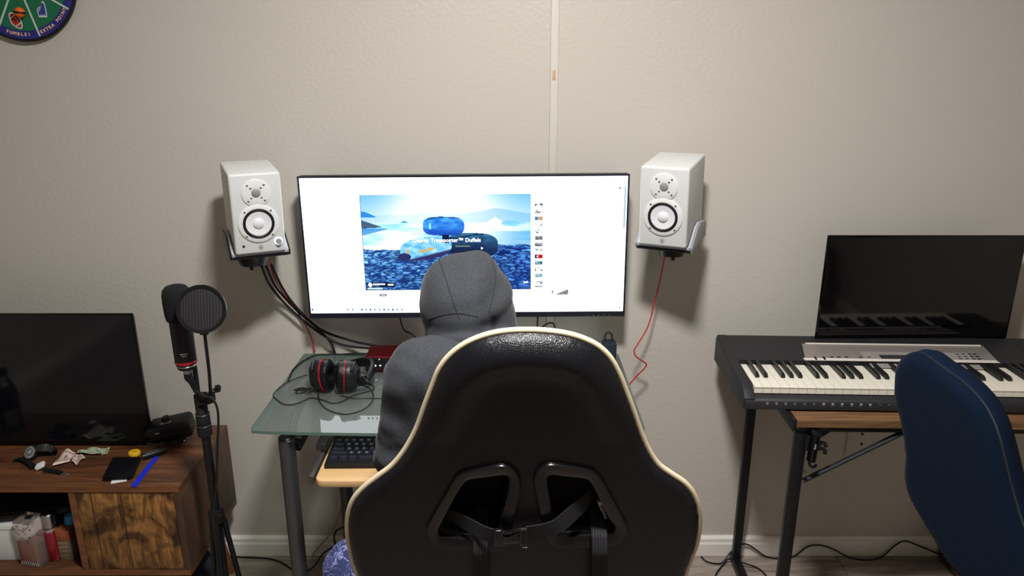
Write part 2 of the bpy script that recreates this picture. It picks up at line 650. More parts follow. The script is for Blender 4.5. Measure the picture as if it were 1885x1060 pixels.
M['beech'] = wood('beech_laminate', [(0.3, srgb(205, 165, 115)), (0.7, srgb(225, 188, 138))], (2, 30, 30), 0.4, 0.03)
M['rust'] = wood('rustic_brown', [(0.25, srgb(38, 24, 16)), (0.5, srgb(88, 54, 34)), (0.72, srgb(122, 78, 46))], (3.0, 22, 22), 0.42, 0.15)
M['rust_v'] = wood('rustic_side', [(0.25, srgb(44, 30, 22)), (0.6, srgb(86, 62, 46)), (0.8, srgb(104, 76, 56))], (8, 8, 3), 0.5, 0.1)
M['rust_edge'] = wood('rustic_edge', [(0.3, srgb(86, 52, 30)), (0.7, srgb(138, 88, 52))], (3, 30, 30), 0.5, 0.1)
M['tblwood'] = wood('table_wood', [(0.3, srgb(58, 40, 26)), (0.5, srgb(112, 80, 53)), (0.75, srgb(142, 106, 72))], (3, 40, 40), 0.45, 0.05)
M['fabric'] = mat('heather_grey', srgb(64, 66, 71), 0.95, spec=0.12, noise_amt=0.55, noise_scale=300, bump=0.5, bump_scale=600, sheen=0.12)
M['seam'] = mat('seam_dark', srgb(38, 38, 42), 0.95)
M['navy'] = mat('navy_mesh_fabric', srgb(11, 24, 41), 0.95, spec=0.08, noise_amt=0.15, noise_scale=500, bump=0.3, bump_scale=900, sheen=0.05)
M['navy_rib'] = mat('navy_ribbed', srgb(13, 25, 44), 0.95, spec=0.08, bump=0.4, bump_scale=500)
M['keys'] = mat('keycap', srgb(34, 36, 46), 0.35)
M['cream'] = mat('cream_piping', srgb(214, 198, 168), 0.55, noise_amt=0.06, noise_scale=300)
M['skin'] = mat('skin', srgb(190, 140, 112), 0.55, noise_amt=0.04)
M['hair'] = mat('dark_hair', srgb(30, 22, 18), 0.6)
M['strap'] = mat('webbing', srgb(34, 34, 38), 0.9, bump=0.6, bump_scale=800)
M['key_w'] = mat('key_white', srgb(232, 226, 212), 0.35)
M['key_b'] = mat('key_black', srgb(30, 32, 32), 0.3)
M['synth'] = mat('synth_body', srgb(34, 34, 37), 0.55, noise_amt=0.05, bump=0.1, bump_scale=900)
M['synth_s'] = mat('synth_silver', srgb(150, 142, 138), 0.42, metal=0.35)
M['synth_l'] = mat('synth_light', srgb(222, 214, 206), 0.4)
M['lcd'] = mat('lcd', srgb(58, 56, 58), 0.2)
M['led'] = emis('led_white', (0.8, 0.93, 1, 1), 2.5)
M['ledg'] = emis('led_green', (0.3, 1, 0.3, 1), 2.0)
M['print_w'] = mat('print_white', srgb(225, 225, 225), 0.6)
M['print_g'] = mat('print_grey', srgb(170, 170, 170), 0.6)
M['tan'] = mat('bare_wood', srgb(205, 160, 128), 0.7)
M['navybag'] = mat('navy_cloth', srgb(28, 36, 52), 0.9, bump=0.5, bump_scale=200)

def leather():
    m = mat('black_leather', srgb(13, 13, 18), 0.33, spec=0.33)
    nt = m.node_tree; N = nt.nodes; L = nt.links; b = N['Principled BSDF']
    tc = N.new('ShaderNodeTexCoord'); v = N.new('ShaderNodeTexVoronoi'); v.inputs['Scale'].default_value = 330
    v.feature = 'DISTANCE_TO_EDGE'
    L.new(tc.outputs['Object'], v.inputs['Vector'])
    mr = N.new('ShaderNodeMapRange'); mr.inputs[2].default_value = 0.25; L.new(v.outputs['Distance'], mr.inputs[0])
    bp = N.new('ShaderNodeBump'); bp.inputs['Strength'].default_value = 0.35; bp.inputs['Distance'].default_value = 0.0006
    L.new(mr.outputs[0], bp.inputs['Height']); L.new(bp.outputs['Normal'], b.inputs['Normal'])
    return m
M['leather'] = leather()

def jeans():
    m = mat('printed_denim', srgb(40, 48, 80), 0.85)
    nt = m.node_tree; N = nt.nodes; L = nt.links; b = N['Principled BSDF']
    tc = N.new('ShaderNodeTexCoord')
    mp = N.new('ShaderNodeMapping'); mp.inputs['Scale'].default_value = (1.0, 0.45, 0.6)
    L.new(tc.outputs['Object'], mp.inputs['Vector'])
    n = N.new('ShaderNodeTexNoise'); n.inputs['Scale'].default_value = 38; n.inputs['Detail'].default_value = 3; n.inputs['Distortion'].default_value = 2.2
    L.new(mp.outputs['Vector'], n.inputs['Vector'])
    w = N.new('ShaderNodeMath'); w.operation = 'MULTIPLY'; w.inputs[1].default_value = 38; L.new(n.outputs['Fac'], w.inputs[0])
    s = N.new('ShaderNodeMath'); s.operation = 'SINE'; L.new(w.outputs[0], s.inputs[0])
    n3 = N.new('ShaderNodeTexNoise'); n3.inputs['Scale'].default_value = 9; L.new(tc.outputs['Object'], n3.inputs['Vector'])
    a = N.new('ShaderNodeMath'); a.operation = 'MULTIPLY_ADD'; a.inputs[1].default_value = 3.0; a.inputs[2].default_value = -1.75; L.new(n3.outputs['Fac'], a.inputs[0])
    ad = N.new('ShaderNodeMath'); ad.operation = 'ADD'; L.new(s.outputs[0], ad.inputs[0]); L.new(a.outputs[0], ad.inputs[1])
    cr = N.new('ShaderNodeValToRGB'); el = cr.color_ramp.elements
    el[0].position = 0.0; el[0].color = srgb(56, 62, 108); el[1].position = 0.42; el[1].color = srgb(150, 158, 215)
    L.new(ad.outputs[0], cr.inputs['Fac']); L.new(cr.outputs['Color'], b.inputs['Base Color'])
    return m
M['jeans'] = jeans()

def door_wood():
    m = wood('door_wood', [(0.3, srgb(40, 26, 14)), (0.46, srgb(118, 80, 40)), (0.66, srgb(172, 124, 66))], (34, 34, 7), 0.45, 0.2, 1.0, dist=2.0)
    nt = m.node_tree; N = nt.nodes; L = nt.links; b = N['Principled BSDF']
    cr = [n for n in N if n.type == 'VALTORGB'][0]
    tc = [n for n in N if n.type == 'TEX_COORD'][0]
    n = N.new('ShaderNodeTexNoise'); n.inputs['Scale'].default_value = 15; n.inputs['Detail'].default_value = 9; n.inputs['Distortion'].default_value = 0.6
    L.new(tc.outputs['Object'], n.inputs['Vector'])
    r2 = N.new('ShaderNodeValToRGB'); r2.color_ramp.elements[0].position = 0.40; r2.color_ramp.elements[0].color = (0.28, 0.22, 0.2, 1); r2.color_ramp.elements[1].position = 0.52
    L.new(n.outputs['Fac'], r2.inputs['Fac'])
    mx = N.new('ShaderNodeMix'); mx.data_type = 'RGBA'; mx.blend_type = 'MULTIPLY'; mx.inputs['Factor'].default_value = 1
    L.new(cr.outputs['Color'], mx.inputs['A']); L.new(r2.outputs['Color'], mx.inputs['B']); L.new(mx.outputs['Result'], b.inputs['Base Color'])
    return m
M['door'] = door_wood()
# ================================================================== ROOM
XL, XR, YB, YF, ZC = -2.55, 2.25, 0.0, -5.6, 2.56
def struct(name, g, m, **k):
    o = g.build(name, m, None, **k); o['kind'] = 'structure'; return o
struct('wall_back', G().box(((XL + XR) / 2, 0.05, ZC / 2), (XR - XL + 0.2, 0.1, ZC)), M['wall'])
struct('wall_left', G().box((XL - 0.05, (YF) / 2, ZC / 2), (0.1, -YF, ZC)), M['wall'])
struct('wall_right', G().box((XR + 0.05, (YF) / 2, ZC / 2), (0.1, -YF, ZC)), M['wall'])
struct('wall_front', G().box(((XL + XR) / 2, YF - 0.05, ZC / 2), (XR - XL + 0.2, 0.1, ZC)), M['wall'])
struct('ceiling', G().box(((XL + XR) / 2, YF / 2, ZC + 0.05), (XR - XL + 0.2, -YF + 0.2, 0.1)), M['ceil'])
fl = struct('floor', G().box(((XL + XR) / 2, YF / 2, -0.06), (XR - XL + 0.2, -YF + 0.2, 0.1)), M['floor_base'])
pw, pl_ = 0.152, 1.22
gp = G().box((0, 0, 0), (pl_ - 0.0015, pw - 0.0015, 0.0098), bevel=0.0012, seg=1)
plank0 = gp.build('plank', M['floor'], fl)
first = True
row = 0; y = -pw / 2
while y > YF:
    x = XL + ((row * 0.47) % 1.0) * pl_ - pl_ / 2
    while x - pl_ / 2 < XR:
        if first: o = plank0; first = False
        else: o = dup(plank0)
        o.location = (x, y, -0.005)
        x += pl_
    y -= pw; row += 1
# baseboards (stepped profile)
def baseboard(name, p0, p1, n):
    p0, p1, n = Vector(p0), Vector(p1), Vector(n)
    prof = [(0, 0), (0.014, 0), (0.014, 0.045), (0.011, 0.052), (0.011, 0.064), (0.006, 0.072), (0, 0.072)]
    L_ = (p1 - p0).length
    m = frame(p0, n, (0, 0, 1))
    z = n.cross(Vector((0, 0, 1)))
    if z.dot(p1 - p0) < 0: m = frame(p1, n, (0, 0, 1))
    return struct(name, G().prism([(a, b) for a, b in prof], L_, m), M['trim'], angle=20)
baseboard('baseboard_back', (XL, 0, 0), (XR, 0, 0), (0, -1, 0))
baseboard('baseboard_left', (XL, YF, 0), (XL, 0, 0), (1, 0, 0))
baseboard('baseboard_right', (XR, YF, 0), (XR, 0, 0), (-1, 0, 0))
# cable raceway on the wall
a = UY(1023, 0, 0); b_ = UY(1016, 320, 0)
xr = (a.x + b_.x) / 2
rw = thing('cable_raceway', 'slim white vertical cable raceway running up the wall above the big monitor', 'cable cover', (xr, -0.001, 0.80))
G().box((xr, -0.006, (0.80 + ZC) / 2), (0.0225, 0.012, ZC - 0.80), bevel=0.002).build('cover', M['race'], rw)
p = UY(1020, 138, -0.0125)
tp = G().box((p.x, -0.0128, p.z), (0.0085, 0.0016, 0.026), bevel=0.0006).build('wood_patch', M['tan'], rw)
tag(tp, 'small bare tan patch')

# wall outlet plate low behind the folding table
p = UY(1587, 808, -0.003)
ow = thing('wall_plate', 'faint wall coloured plate with two dark screw holes above the floor cable', 'wall plate', (p.x, 0, p.z))
G().box((p.x - 0.012, -0.003, p.z - 0.004), (0.075, 0.006, 0.118), bevel=0.002).build('plate', M['wall'], ow)
for (qx, qy) in ((1587.5, 799), (1586, 817)):
    q = UY(qx, qy, -0.0065)
    G().cyl((q.x, -0.004, q.z), (q.x, -0.0075, q.z), 0.0045, seg=12).build('screw_hole', M['rub'], ow)

# ------------------------------------------------------------------ ball target board (top left)
BC = Vector((UY(28, -38, -0.02).x, -0.0, UY(28, -38, -0.02).z)); BR = 0.161
tb = thing('target_board', 'round green and blue ball target board with black rim and white spokes on the wall', 'target board', (BC.x, 0, BC.z))
FB = frame(Vector((BC.x, -0.004, BC.z)), (1, 0, 0), (0, 0, 1))   # z axis points to -Y (room)
gT = lambda x, y, z=0.0: FB @ Vector((x, y, z))
G().lathe([(BR - 0.010, 0.002), (BR - 0.002, 0.004), (BR - 0.001, 0.012), (BR - 0.004, 0.0150), (BR - 0.007, 0.0150), (BR - 0.008, 0.012)], FB, 64).build('rim', M['rub'], tb)
mg = mat('felt_green', srgb(28, 108, 72), 0.9, noise_amt=0.1, noise_scale=200)
mb = mat('felt_blue', srgb(44, 44, 120), 0.9, noise_amt=0.08)
my = mat('print_yellow', srgb(225, 205, 70), 0.8); mr_ = mat('print_red', srgb(170, 45, 35), 0.8); mo = mat('print_peach', srgb(235, 190, 160), 0.8)
mbl = mat('print_blue', srgb(50, 60, 150), 0.8); mlw = mat('print_pale', srgb(205, 215, 210), 0.8)
G().lathe([(0, 0.013), (BR - 0.008, 0.013)], FB, 64, cap=False).build('outer_band', mb, tb)
G().lathe([(0, 0.0134), (BR - 0.030, 0.0134)], FB, 64, cap=False).build('green_field', mg, tb)
G().lathe([(0, 0.0138), (0.052, 0.0138)], FB, 48, cap=False).build('yellow_ring', my, tb)
G().lathe([(0, 0.0140), (0.048, 0.0140)], FB, 48, cap=False).build('red_centre', mr_, tb)
for k in range(8):
    th = R(-75 + 45 * k)
    d = Vector((math.cos(th), math.sin(th), 0)); n_ = Vector((-d.y, d.x, 0))
    q = [d * 0.05 - n_ * 0.0022, d * (BR - 0.011) - n_ * 0.0022, d * (BR - 0.011) + n_ * 0.0022, d * 0.05 + n_ * 0.0022]
    G().prism([(v.x, v.y) for v in q], 0.0008, FB @ Matrix.Translation((0, 0, 0.0142))).build('spoke', mlw, tb)
def arc_text(s, rad, a0, step, size, m, parent, flip=True):
    k = 0
    n = len(s)
    for i, c in enumerate(s):
        if c == ' ': continue
        th = R(a0 + step * (i - (n - 1) / 2))
        pos = Vector((math.cos(th), math.sin(th), 0)) * rad
        up = -Vector((math.cos(th), math.sin(th), 0)) if flip else Vector((math.cos(th), math.sin(th), 0))
        x = Vector((up.y, -up.x, 0))
        mm = Matrix(((x.x, up.x, 0, pos.x), (x.y, up.y, 0, pos.y), (0, 0, 1, 0.0144), (0, 0, 0, 1)))
        text(c, size, FB @ mm, m, parent, 'letter', bold=0.0004)
arc_text('FUMBLE!', BR - 0.020, -98, 4.0, 0.0120, mo, tb)
arc_text('EXTRA POINT', BR - 0.020, -52, 3.9, 0.0120, mo, tb)
# printed football and pointing foam hand
def flat(poly, z, m, name, parent, M0=FB):
    G().prism(poly, 0.0003, M0 @ Matrix.Translation((0, 0, z))).build(name, m, parent)
fx, fy = UY(29, 38, -0.018).x - BC.x, UY(29, 38, -0.018).z - BC.z
def lens(cx, cy, L_, W_, ang, n=10):
    o = []
    for i in range(2 * n):
        t = math.pi * i / n
        x = L_ * math.cos(t); y = W_ * math.sin(t) * (1 - 0.25 * abs(math.cos(t)))
        o.append((cx + x * math.cos(ang) - y * math.sin(ang), cy + x * math.sin(ang) + y * math.cos(ang)))
    return o
flat(lens(fx, fy, 0.0245, 0.0155, R(-58)), 0.0142, mlw, 'football_outline', tb)
flat(lens(fx, fy, 0.021, 0.012, R(-58)), 0.0146, mr_, 'football', tb)
for s in (-0.012, 0.012):
    c = Vector((fx + s * math.cos(R(-58)), fy + s * math.sin(R(-58))))
    M1 = FB @ Matrix.Translation((c.x, c.y, 0.0150)) @ Matrix.Rotation(R(32), 4, 'Z')
    G().prism(rrect(-0.0095, -0.0013, 0.0095, 0.0013, 0.001, 2), 0.0003, M1).build('football_stripe', mlw, tb)
M1 = FB @ Matrix.Translation((fx + 0.003, fy + 0.003, 0.0150)) @ Matrix.Rotation(R(-58), 4, 'Z')
G().prism(rrect(-0.007, -0.0007, 0.007, 0.0007, 0.0005, 2), 0.0003, M1).build('lace', mlw, tb)
hx, hy = UY(77, 18, -0.018).x - BC.x, UY(77, 18, -0.018).z - BC.z
def hand(sc_, z, m, name):
    pts = [(-9, -15), (9, -15), (9.5, -2), (8.5, 12), (6.5, 17), (3, 17), (0.8, 12), (0.5, 7), (-5, 6), (-9.5, 2), (-11, -3), (-9, -9)]
    cxx, cyy = -0.5, 0
    flat([(hx + ((x - cxx) * sc_ + cxx) * 0.00115, hy + (y * sc_) * 0.00115) for x, y in pts], z, m, name, tb)
hand(1.12, 0.0142, mlw, 'hand_outline'); hand(0.90, 0.0146, mbl, 'foam_hand')
for i, (x, y, w) in enumerate(((-4, 3, 5), (-5.5, 0, 5), (-6.5, -3, 4), (0, -12, 13))):
    flat(rrect(hx + (x - w / 2) * 0.00115, hy + (y - 0.6) * 0.00115, hx + (x + w / 2) * 0.00115, hy + (y + 0.6) * 0.00115, 0.0004, 2), 0.0150, mlw, 'finger_line', tb)
# hook-and-loop ball stuck to the board
q = UY(37, 23, -0.03)
ball = thing('sticky_ball', 'orange ball with black band stuck on the round target board', 'ball', (q.x, -0.0185, q.z))
mor = mat('orange_ball', srgb(235, 105, 30), 0.6)
G().sphere((q.x, -0.032, q.z), 0.0135).build('ball_body', mor, ball)
G().lathe([(0.0139, -0.0028), (0.0143, -0.001), (0.0143, 0.001), (0.0139, 0.0028)], Matrix.Translation((q.x, -0.032, q.z)) @ Euler((0, R(8), 0)).to_matrix().to_4x4(), 24).build('band', M['rub'], ball)

# ================================================================== TV CABINET (left)
CX1, CX0, CYF, CYB, CZT, CZB = -0.903, -2.15, -0.413, -0.057, 0.52, 0.235
cab = thing('tv_cabinet', 'rustic brown wooden tv cabinet with an open cubby and a blotchy door', 'cabinet', ((CX0 + CX1) / 2, (CYF + CYB) / 2, 0))
T_ = 0.018
cy = (CYF + CYB) / 2; dp = CYB - CYF
G().box(((CX0 + CX1) / 2, cy, CZT - T_ / 2), (CX1 - CX0, dp, T_), bevel=0.001).build('top_panel', M['rust'], cab)
G().box(((CX0 + CX1) / 2, CYF - 0.0003, CZT - T_ / 2), (CX1 - CX0 - 0.004, 0.0016, T_ - 0.002)).build('edge_band', M['rust_edge'], cab)
G().box(((CX0 + CX1) / 2, cy, CZB + T_ / 2), (CX1 - CX0, dp, T_), bevel=0.001).build('bottom_panel', M['rust'], cab)
G().box(((CX0 + CX1) / 2, CYF - 0.0003, CZB + T_ / 2), (CX1 - CX0 - 0.004, 0.0016, T_ - 0.002)).build('edge_band', M['rust_edge'], cab)
zc_, hz = (CZT + CZB) / 2, CZT - CZB - 2 * T_ - 0.0006
for x in (CX0 + T_ / 2, CX1 - T_ / 2):
    G().box((x, cy, zc_), (T_, dp, hz), bevel=0.0005).build('side_panel', M['rust_v'], cab)
XD = UY(125, 905, CYF).x
xd1 = UY(137, 960, CYF).x
for x in (xd1 + 0.005, -1.78):
    G().box((x, cy + 0.004, zc_), (T_, dp - 0.008, hz)).build('divider', M['rust_v'], cab)
    G().box((x, CYF + 0.003, zc_), (T_, 0.002, hz)).build('edge_band', M['rust_edge'], cab)
G().box(((CX0 + CX1) / 2, CYB - 0.004, zc_), (CX1 - CX0 - 2 * T_ - 0.002, 0.006, hz - 0.001)).build('back_panel', M['rust_v'], cab)
dx0, dx1 = xd1 + 0.005 + T_ / 2 + 0.0015, CX1 - T_ - 0.0015
door = G().box(((dx0 + dx1) / 2, CYF + 0.0085, zc_), (dx1 - dx0, 0.013, hz - 0.003), bevel=0.0008).build('door', M['door'], cab)
for gx in (0.155, 0.46):   # plank grooves of the door
    G().box((dx0 + (dx1 - dx0) * gx, CYF + 0.0018, zc_), (0.0014, 0.0009, hz - 0.006)).build('groove', M['rub'], door)
G().box((CX0 + 0.2, CYF + 0.0085, zc_), (-1.78 - T_ / 2 - CX0 - T_ - 0.004 - 0.0, 0.013, hz - 0.003), bevel=0.0008).build('door', M['door'], cab).location.x += (-1.78 - T_ / 2 + CX0 + T_) / 2 - (CX0 + 0.2)
for (x, y, sx, sy) in ((CX1 - 0.075, CYB - 0.06, 0.045, 0.02), (CX1 - 0.09, CYF + 0.06, 0.03, -0.02), (CX0 + 0.09, CYB - 0.06, -0.03, 0.02), (CX0 + 0.09, CYF + 0.06, -0.03, -0.02)):
    G().cyl((x, y, CZB), (x + sx, y + sy, 0.0), 0.023, 0.013, seg=20).build('leg', M['rust_edge'], cab)

# television
tzf, tzb = -0.245, -0.245
x1 = UY(263, 700, -0.19).x; z1 = UY(240, 577, -0.19).z
TVZ0 = 0.5235
tv = thing('television', 'switched-off flat television standing on the brown cabinet', 'television', (x1 - 0.38, -0.165, CZT))
G().box((x1 - 0.375, -0.167, (TVZ0 + z1) / 2), (0.72, 0.035, z1 - TVZ0 - 0.03), bevel=0.005).build('back_shell', M['blk'], tv)
G().box((x1 - 0.375, -0.188, (TVZ0 + z1) / 2), (0.75, 0.007, z1 - TVZ0), bevel=0.001).build('bezel', M['blk_gloss'], tv)
G().box((x1 - 0.375, -0.1922, (TVZ0 + z1) / 2 + 0.005), (0.745, 0.0012, z1 - TVZ0 - 0.017)).build('screen', M['tv_off'], tv)
for s in (-0.27, 0.27):
    G().box((x1 - 0.375 + s, -0.155, CZT + 0.002), (0.10, 0.06, 0.004), bevel=0.001).build('foot', M['blk'], tv)
q = UY(265, 823, -0.2515)
G().box((q.x - 0.012, -0.1928, TVZ0 + 0.006), (0.022, 0.0012, 0.003)).build('brand_plate', M['steel'], tv)

# bottle just outside the frame, mirrored by the television
bt = thing('drink_bottle', 'clear plastic bottle of dark drink standing before the television', 'bottle', (-1.56, -0.30, CZT))
Mb = Matrix.Translation((-1.56, -0.30, CZT))
G().lathe([(0.026, 0), (0.031, 0.004), (0.031, 0.05), (0.028, 0.06), (0.031, 0.07), (0.031, 0.12), (0.026, 0.145), (0.013, 0.175), (0.012, 0.19)], Mb, 24).build('bottle_body', M['clear'], bt)
G().lathe([(0.0, 0.075), (0.029, 0.075), (0.029, 0.118), (0.02, 0.14), (0, 0.14)], Mb, 24).build('drink', mat('dark_drink', srgb(30, 14, 8), 0.2), bt)
G().lathe([(0.0145, 0.185), (0.0145, 0.205), (0.0, 0.205)], Mb, 20).build('cap', M['blk'], bt)

# black gadget behind the stand
q = UZ(318, 800, CZT)
gd = thing('radio_unit', 'black plastic box device with a knob between television and microphone stand', 'device', (q.x, q.y, CZT))
c = Vector((q.x + 0.020, -0.160, CZT + 0.045)); rt = Euler((R(8), R(-10), R(8)))
mt = Matrix.Translation(c) @ rt.to_matrix().to_4x4()
G().box((0, 0, 0), (0.125, 0.07, 0.055), bevel=0.012, seg=3).build('body', M['blk'], gd, world=False)
bd = gd.children[0] if gd.children else None
for o in [o for o in COL.objects if o.parent == gd]: o.data.transform(root_matrix(gd).inverted() @ mt)
G().mesh(bpy.data.meshes.new('x')).cyl(mt @ Vector((-0.005, 0.0, 0.025)), mt @ Vector((-0.005, 0, 0.042)), 0.014, 0.011, seg=16, bevel=0.002).build('knob', M['blk'], gd)
G().box(mt @ Vector((-0.005, -0.012, 0.0275)), (0.032, 0.010, 0.003), rot=rt).build('label_strip', M['print_g'], gd)
G().box(mt @ Vector((-0.03, -0.0355, 0.012)), (0.012, 0.002, 0.004), rot=rt).build('slot', M['print_g'], gd)
G().box(mt @ Vector((0.0, -0.0355, 0.0)), (0.08, 0.002, 0.002), rot=rt).build('trim_line', M['gunmetal'], gd)
G().cyl((c.x, c.y + 0.01, CZT), (c.x, c.y + 0.01, CZT + 0.03), 0.03, 0.022).build('foot', M['blk'], gd)
q = UZ(333, 806, CZT)
dc = thing('clear_disc', 'small clear plastic disc lying by the black device', 'disc', (q.x, q.y - 0.012, CZT))
G().lathe([(0.020, 0.0003), (0.022, 0.0012), (0.020, 0.003), (0.0185, 0.0022), (0.0185, 0.0003)], Matrix.Translation((q.x, q.y - 0.012, CZT)), 32).build('disc_ring', M['clear'], dc)

# watches
def watch_round():
    q = UZ(66, 842, CZT)
    t = thing('wristwatch', 'chunky black wristwatch with a round ringed dial in front of the television', 'watch', (q.x, q.y, CZT), group=None)
    c = Vector((q.x - 0.002, q.y - 0.012, CZT + 0.024))
    ax = Vector((-0.25, -0.8, 0.55)).normalized()
    m = Matrix.Translation(c) @ ax.to_track_quat('Z', 'Y').to_matrix().to_4x4()
    G().lathe([(0.017, -0.007), (0.0205, -0.004), (0.0205, 0.003), (0.018, 0.0045)], m, 28).build('case', M['blk'], t)
    G().lathe([(0.0145, 0.0046), (0.0185, 0.0040), (0.018, 0.0056), (0.0150, 0.0056)], m, 28, cap=False).build('bezel', M['steel'], t)
    G().lathe([(0, 0.0048), (0.0145, 0.0048)], m, 28, cap=False).build('dial', mat('watch_dial', srgb(120, 125, 140), 0.3), t)
    G().lathe([(0.0085, 0.0052), (0.0105, 0.0052)], m, 28, cap=False).build('dial_ring', M['rub'], t)
    for k in range(12):
        th = R(30 * k)
        G().box(m @ Vector((0.0125 * math.cos(th), 0.0125 * math.sin(th), 0.0054)), (0.0022, 0.001, 0.0005), rot=(m.to_3x3() @ Matrix.Rotation(th, 3, 'Z'))).build('hour_mark', M['print_w'], t)
    for th, l in ((60, 0.009), (200, 0.006)):
        G().box(m @ Vector((l / 2 * math.cos(R(th)), l / 2 * math.sin(R(th)), 0.0056)), (l, 0.0012, 0.0005), rot=(m.to_3x3() @ Matrix.Rotation(R(th), 3, 'Z'))).build('watch_hand', M['print_w'], t)
    # strap : loop standing to the right
    pts = [c + Vector((0.012, 0.004, 0.008)), c + Vector((0.034, 0.012, 0.010)), c + Vector((0.050, 0.020, -0.004)), c + Vector((0.045, 0.026, -0.017)), c + Vector((0.02, 0.024, -0.0215)), c + Vector((-0.008, 0.014, -0.018)), c + Vector((-0.014, 0.004, -0.010))]
    G().tube(spline(pts, 6), 0.01, flat=(0.019, 0.003), up=(0.5, -0.8, 0.6)).build('strap', M['rub'], t)
    for k in range(5):
        pp = c + Vector((0.020 + k * 0.0065, 0.003 + k * 0.0022, 0.0125 - k * 0.0015))
        G().box(pp, (0.0024, 0.020, 0.002), rot=Euler((R(35), 0, R(-10)))).build('strap_link', M['gunmetal'], t)
    pp = c + Vector((0.052, 0.016, 0.003))
    G().tube([pp + Vector((-0.004, 0, -0.010)), pp + Vector((0.0, 0, 0.010)), pp + Vector((-0.010, 0, 0.011))], 0.0012, seg=6).build('buckle', M['steel'], t)
    return t
watch_round()
q = UZ(75, 863, CZT)
w2 = thing('wristwatch', 'slim white-cased wristwatch on a black strap lying unbuckled near the cabinet edge', 'watch', (q.x, q.y, CZT))
m = Matrix.Translation((q.x, q.y, CZT + 0.0105)) @ Euler((R(6), R(-22), R(20))).to_matrix().to_4x4()
G().prism(rrect(-0.0125, -0.013, 0.0125, 0.013, 0.006), 0.008, m @ Matrix.Translation((0, 0, -0.004)), bevel=0.0015).build('case', M['wht2'], w2)
G().lathe([(0, 0.0044), (0.0095, 0.0044)], m, 24, cap=False).build('dial', mat('pale_dial', srgb(235, 235, 240), 0.2), w2)
sp = [UZ(62, 859, CZT + 0.010), UZ(54, 851, CZT + 0.012), UZ(44, 845, CZT + 0.012), UZ(33, 845, CZT + 0.006), UZ(24, 849, CZT + 0.002)]
G().tube(spline(sp, 5), 0.01, flat=(0.015, 0.0024), up=(0, 0, 1)).build('strap', M['rub'], w2)
sp = [UZ(80, 864, CZT + 0.0105), UZ(94, 866, CZT + 0.006), UZ(105, 868, CZT + 0.0045), UZ(115, 871, CZT + 0.003)]
G().tube(spline(sp, 5), 0.01, flat=(0.014, 0.0024), up=(0, 0, 1)).build('strap', M['rub'], w2)
c = UZ(117, 874, CZT + 0.002)
mm = Matrix.Translation(c) @ Matrix.Rotation(R(-25), 4, 'Z')
G().tube([mm @ Vector((a * 0.008, b * 0.009, 0)) for a, b in ((-1, -1), (1, -1), (1, 1), (-1, 1))], 0.0011, seg=6, closed=True).tube([mm @ Vector((-0.008, 0, 0)), mm @ Vector((0.007, 0, 0.001))], 0.0009, seg=6).build('buckle', M['steel'], w2)

# banknotes (procedural flat print on folded paper)
def note(name, label, corners, cols, fold, lift, num):
    """corners: four px points (bl, br, tr, tl) on the cabinet top"""
    P = [UZ(x, y, CZT) for x, y in corners]
    for p in P: p.y = min(p.y, -0.2)
    o = sum(P, Vector()) / 4
    t = thing(name, label, 'banknote', (o.x, o.y, CZT))
    nu, nv = 36, 16
    vs, fs, cl = [], [], []
    for j in range(nv + 1):
        for i in range(nu + 1):
            u, v = i / nu, j / nv
            b = P[0].lerp(P[1], u).lerp(P[3].lerp(P[2], u), v)
            vs.append((b.x, b.y, CZT + 0.0012 + lift(u, v)))
    for j in range(nv):
        for i in range(nu): fs.append((j * (nu + 1) + i, j * (nu + 1) + i + 1, (j + 1) * (nu + 1) + i + 1, (j + 1) * (nu + 1) + i))
    me = bpy.data.meshes.new(name); me.from_pydata(vs, [], fs)
    ca = me.color_attributes.new('Col', 'FLOAT_COLOR', 'POINT')
    base, dark, mid = cols
    arr = []
    for j in range(nv + 1):
        for i in range(nu + 1):
            u, v = i / nu, j / nv
            c = base
            if 0.06 < u < 0.94 and 0.12 < v < 0.88:
                c = mid if (int(u * 36) + int(v * 16)) % 3 else base
            if 0.08 < abs(u - 0.5) * 1 + 0.0 < 0.44 and abs(abs(v - 0.5) - 0.30) < 0.04: c = dark
            if abs(abs(u - 0.5) - 0.43) < 0.02 and abs(v - 0.5) < 0.34: c = dark
            e = ((u - 0.5) / 0.13) ** 2 + ((v - 0.5) / 0.33) ** 2
            if e < 1: c = dark if e > 0.7 or e < 0.3 else base
            arr.append(c)
    ca.data.foreach_set('color', [x for c in arr for x in c])
    ob = link('paper', me, vcol('note_print', emissive=False), t)
    so = ob.modifiers.new('s', 'SOLIDIFY'); so.thickness = 0.0004
    return t
b1 = (srgb(225, 205, 190), srgb(120, 95, 95), srgb(205, 175, 165))
b2 = (srgb(205, 210, 180), srgb(60, 90, 62), srgb(150, 170, 135))
note('banknote', 'crumpled pinkish banknote beside the white-cased watch', [(97, 861), (129, 853), (140, 834), (120, 833)], b1, 0, lambda u, v: 0.006 + 0.006 * math.sin(u * 5) * v + 0.002 * math.sin(v * 9), '20')
note('banknote', 'small folded pale banknote tucked against the crumpled pinkish one', [(132, 853), (143, 857), (158, 845), (141, 837)], b1, 0, lambda u, v: 0.005 + 0.004 * math.sin(u * 6 + v * 4), '20')
note('banknote', 'flat green banknote folded lengthwise nearest the television', [(157, 834), (198, 838), (203, 826), (163, 827)], b2, 0, lambda u, v: 0.003 + 0.003 * math.sin(u * 7), '1')
note('banknote', 'thin folded green banknote strip joining the pinkish and green notes', [(143, 838), (188, 840), (190, 836), (146, 833)], b2, 0, lambda u, v: 0.008 + 0.002 * math.sin(u * 8), '1')

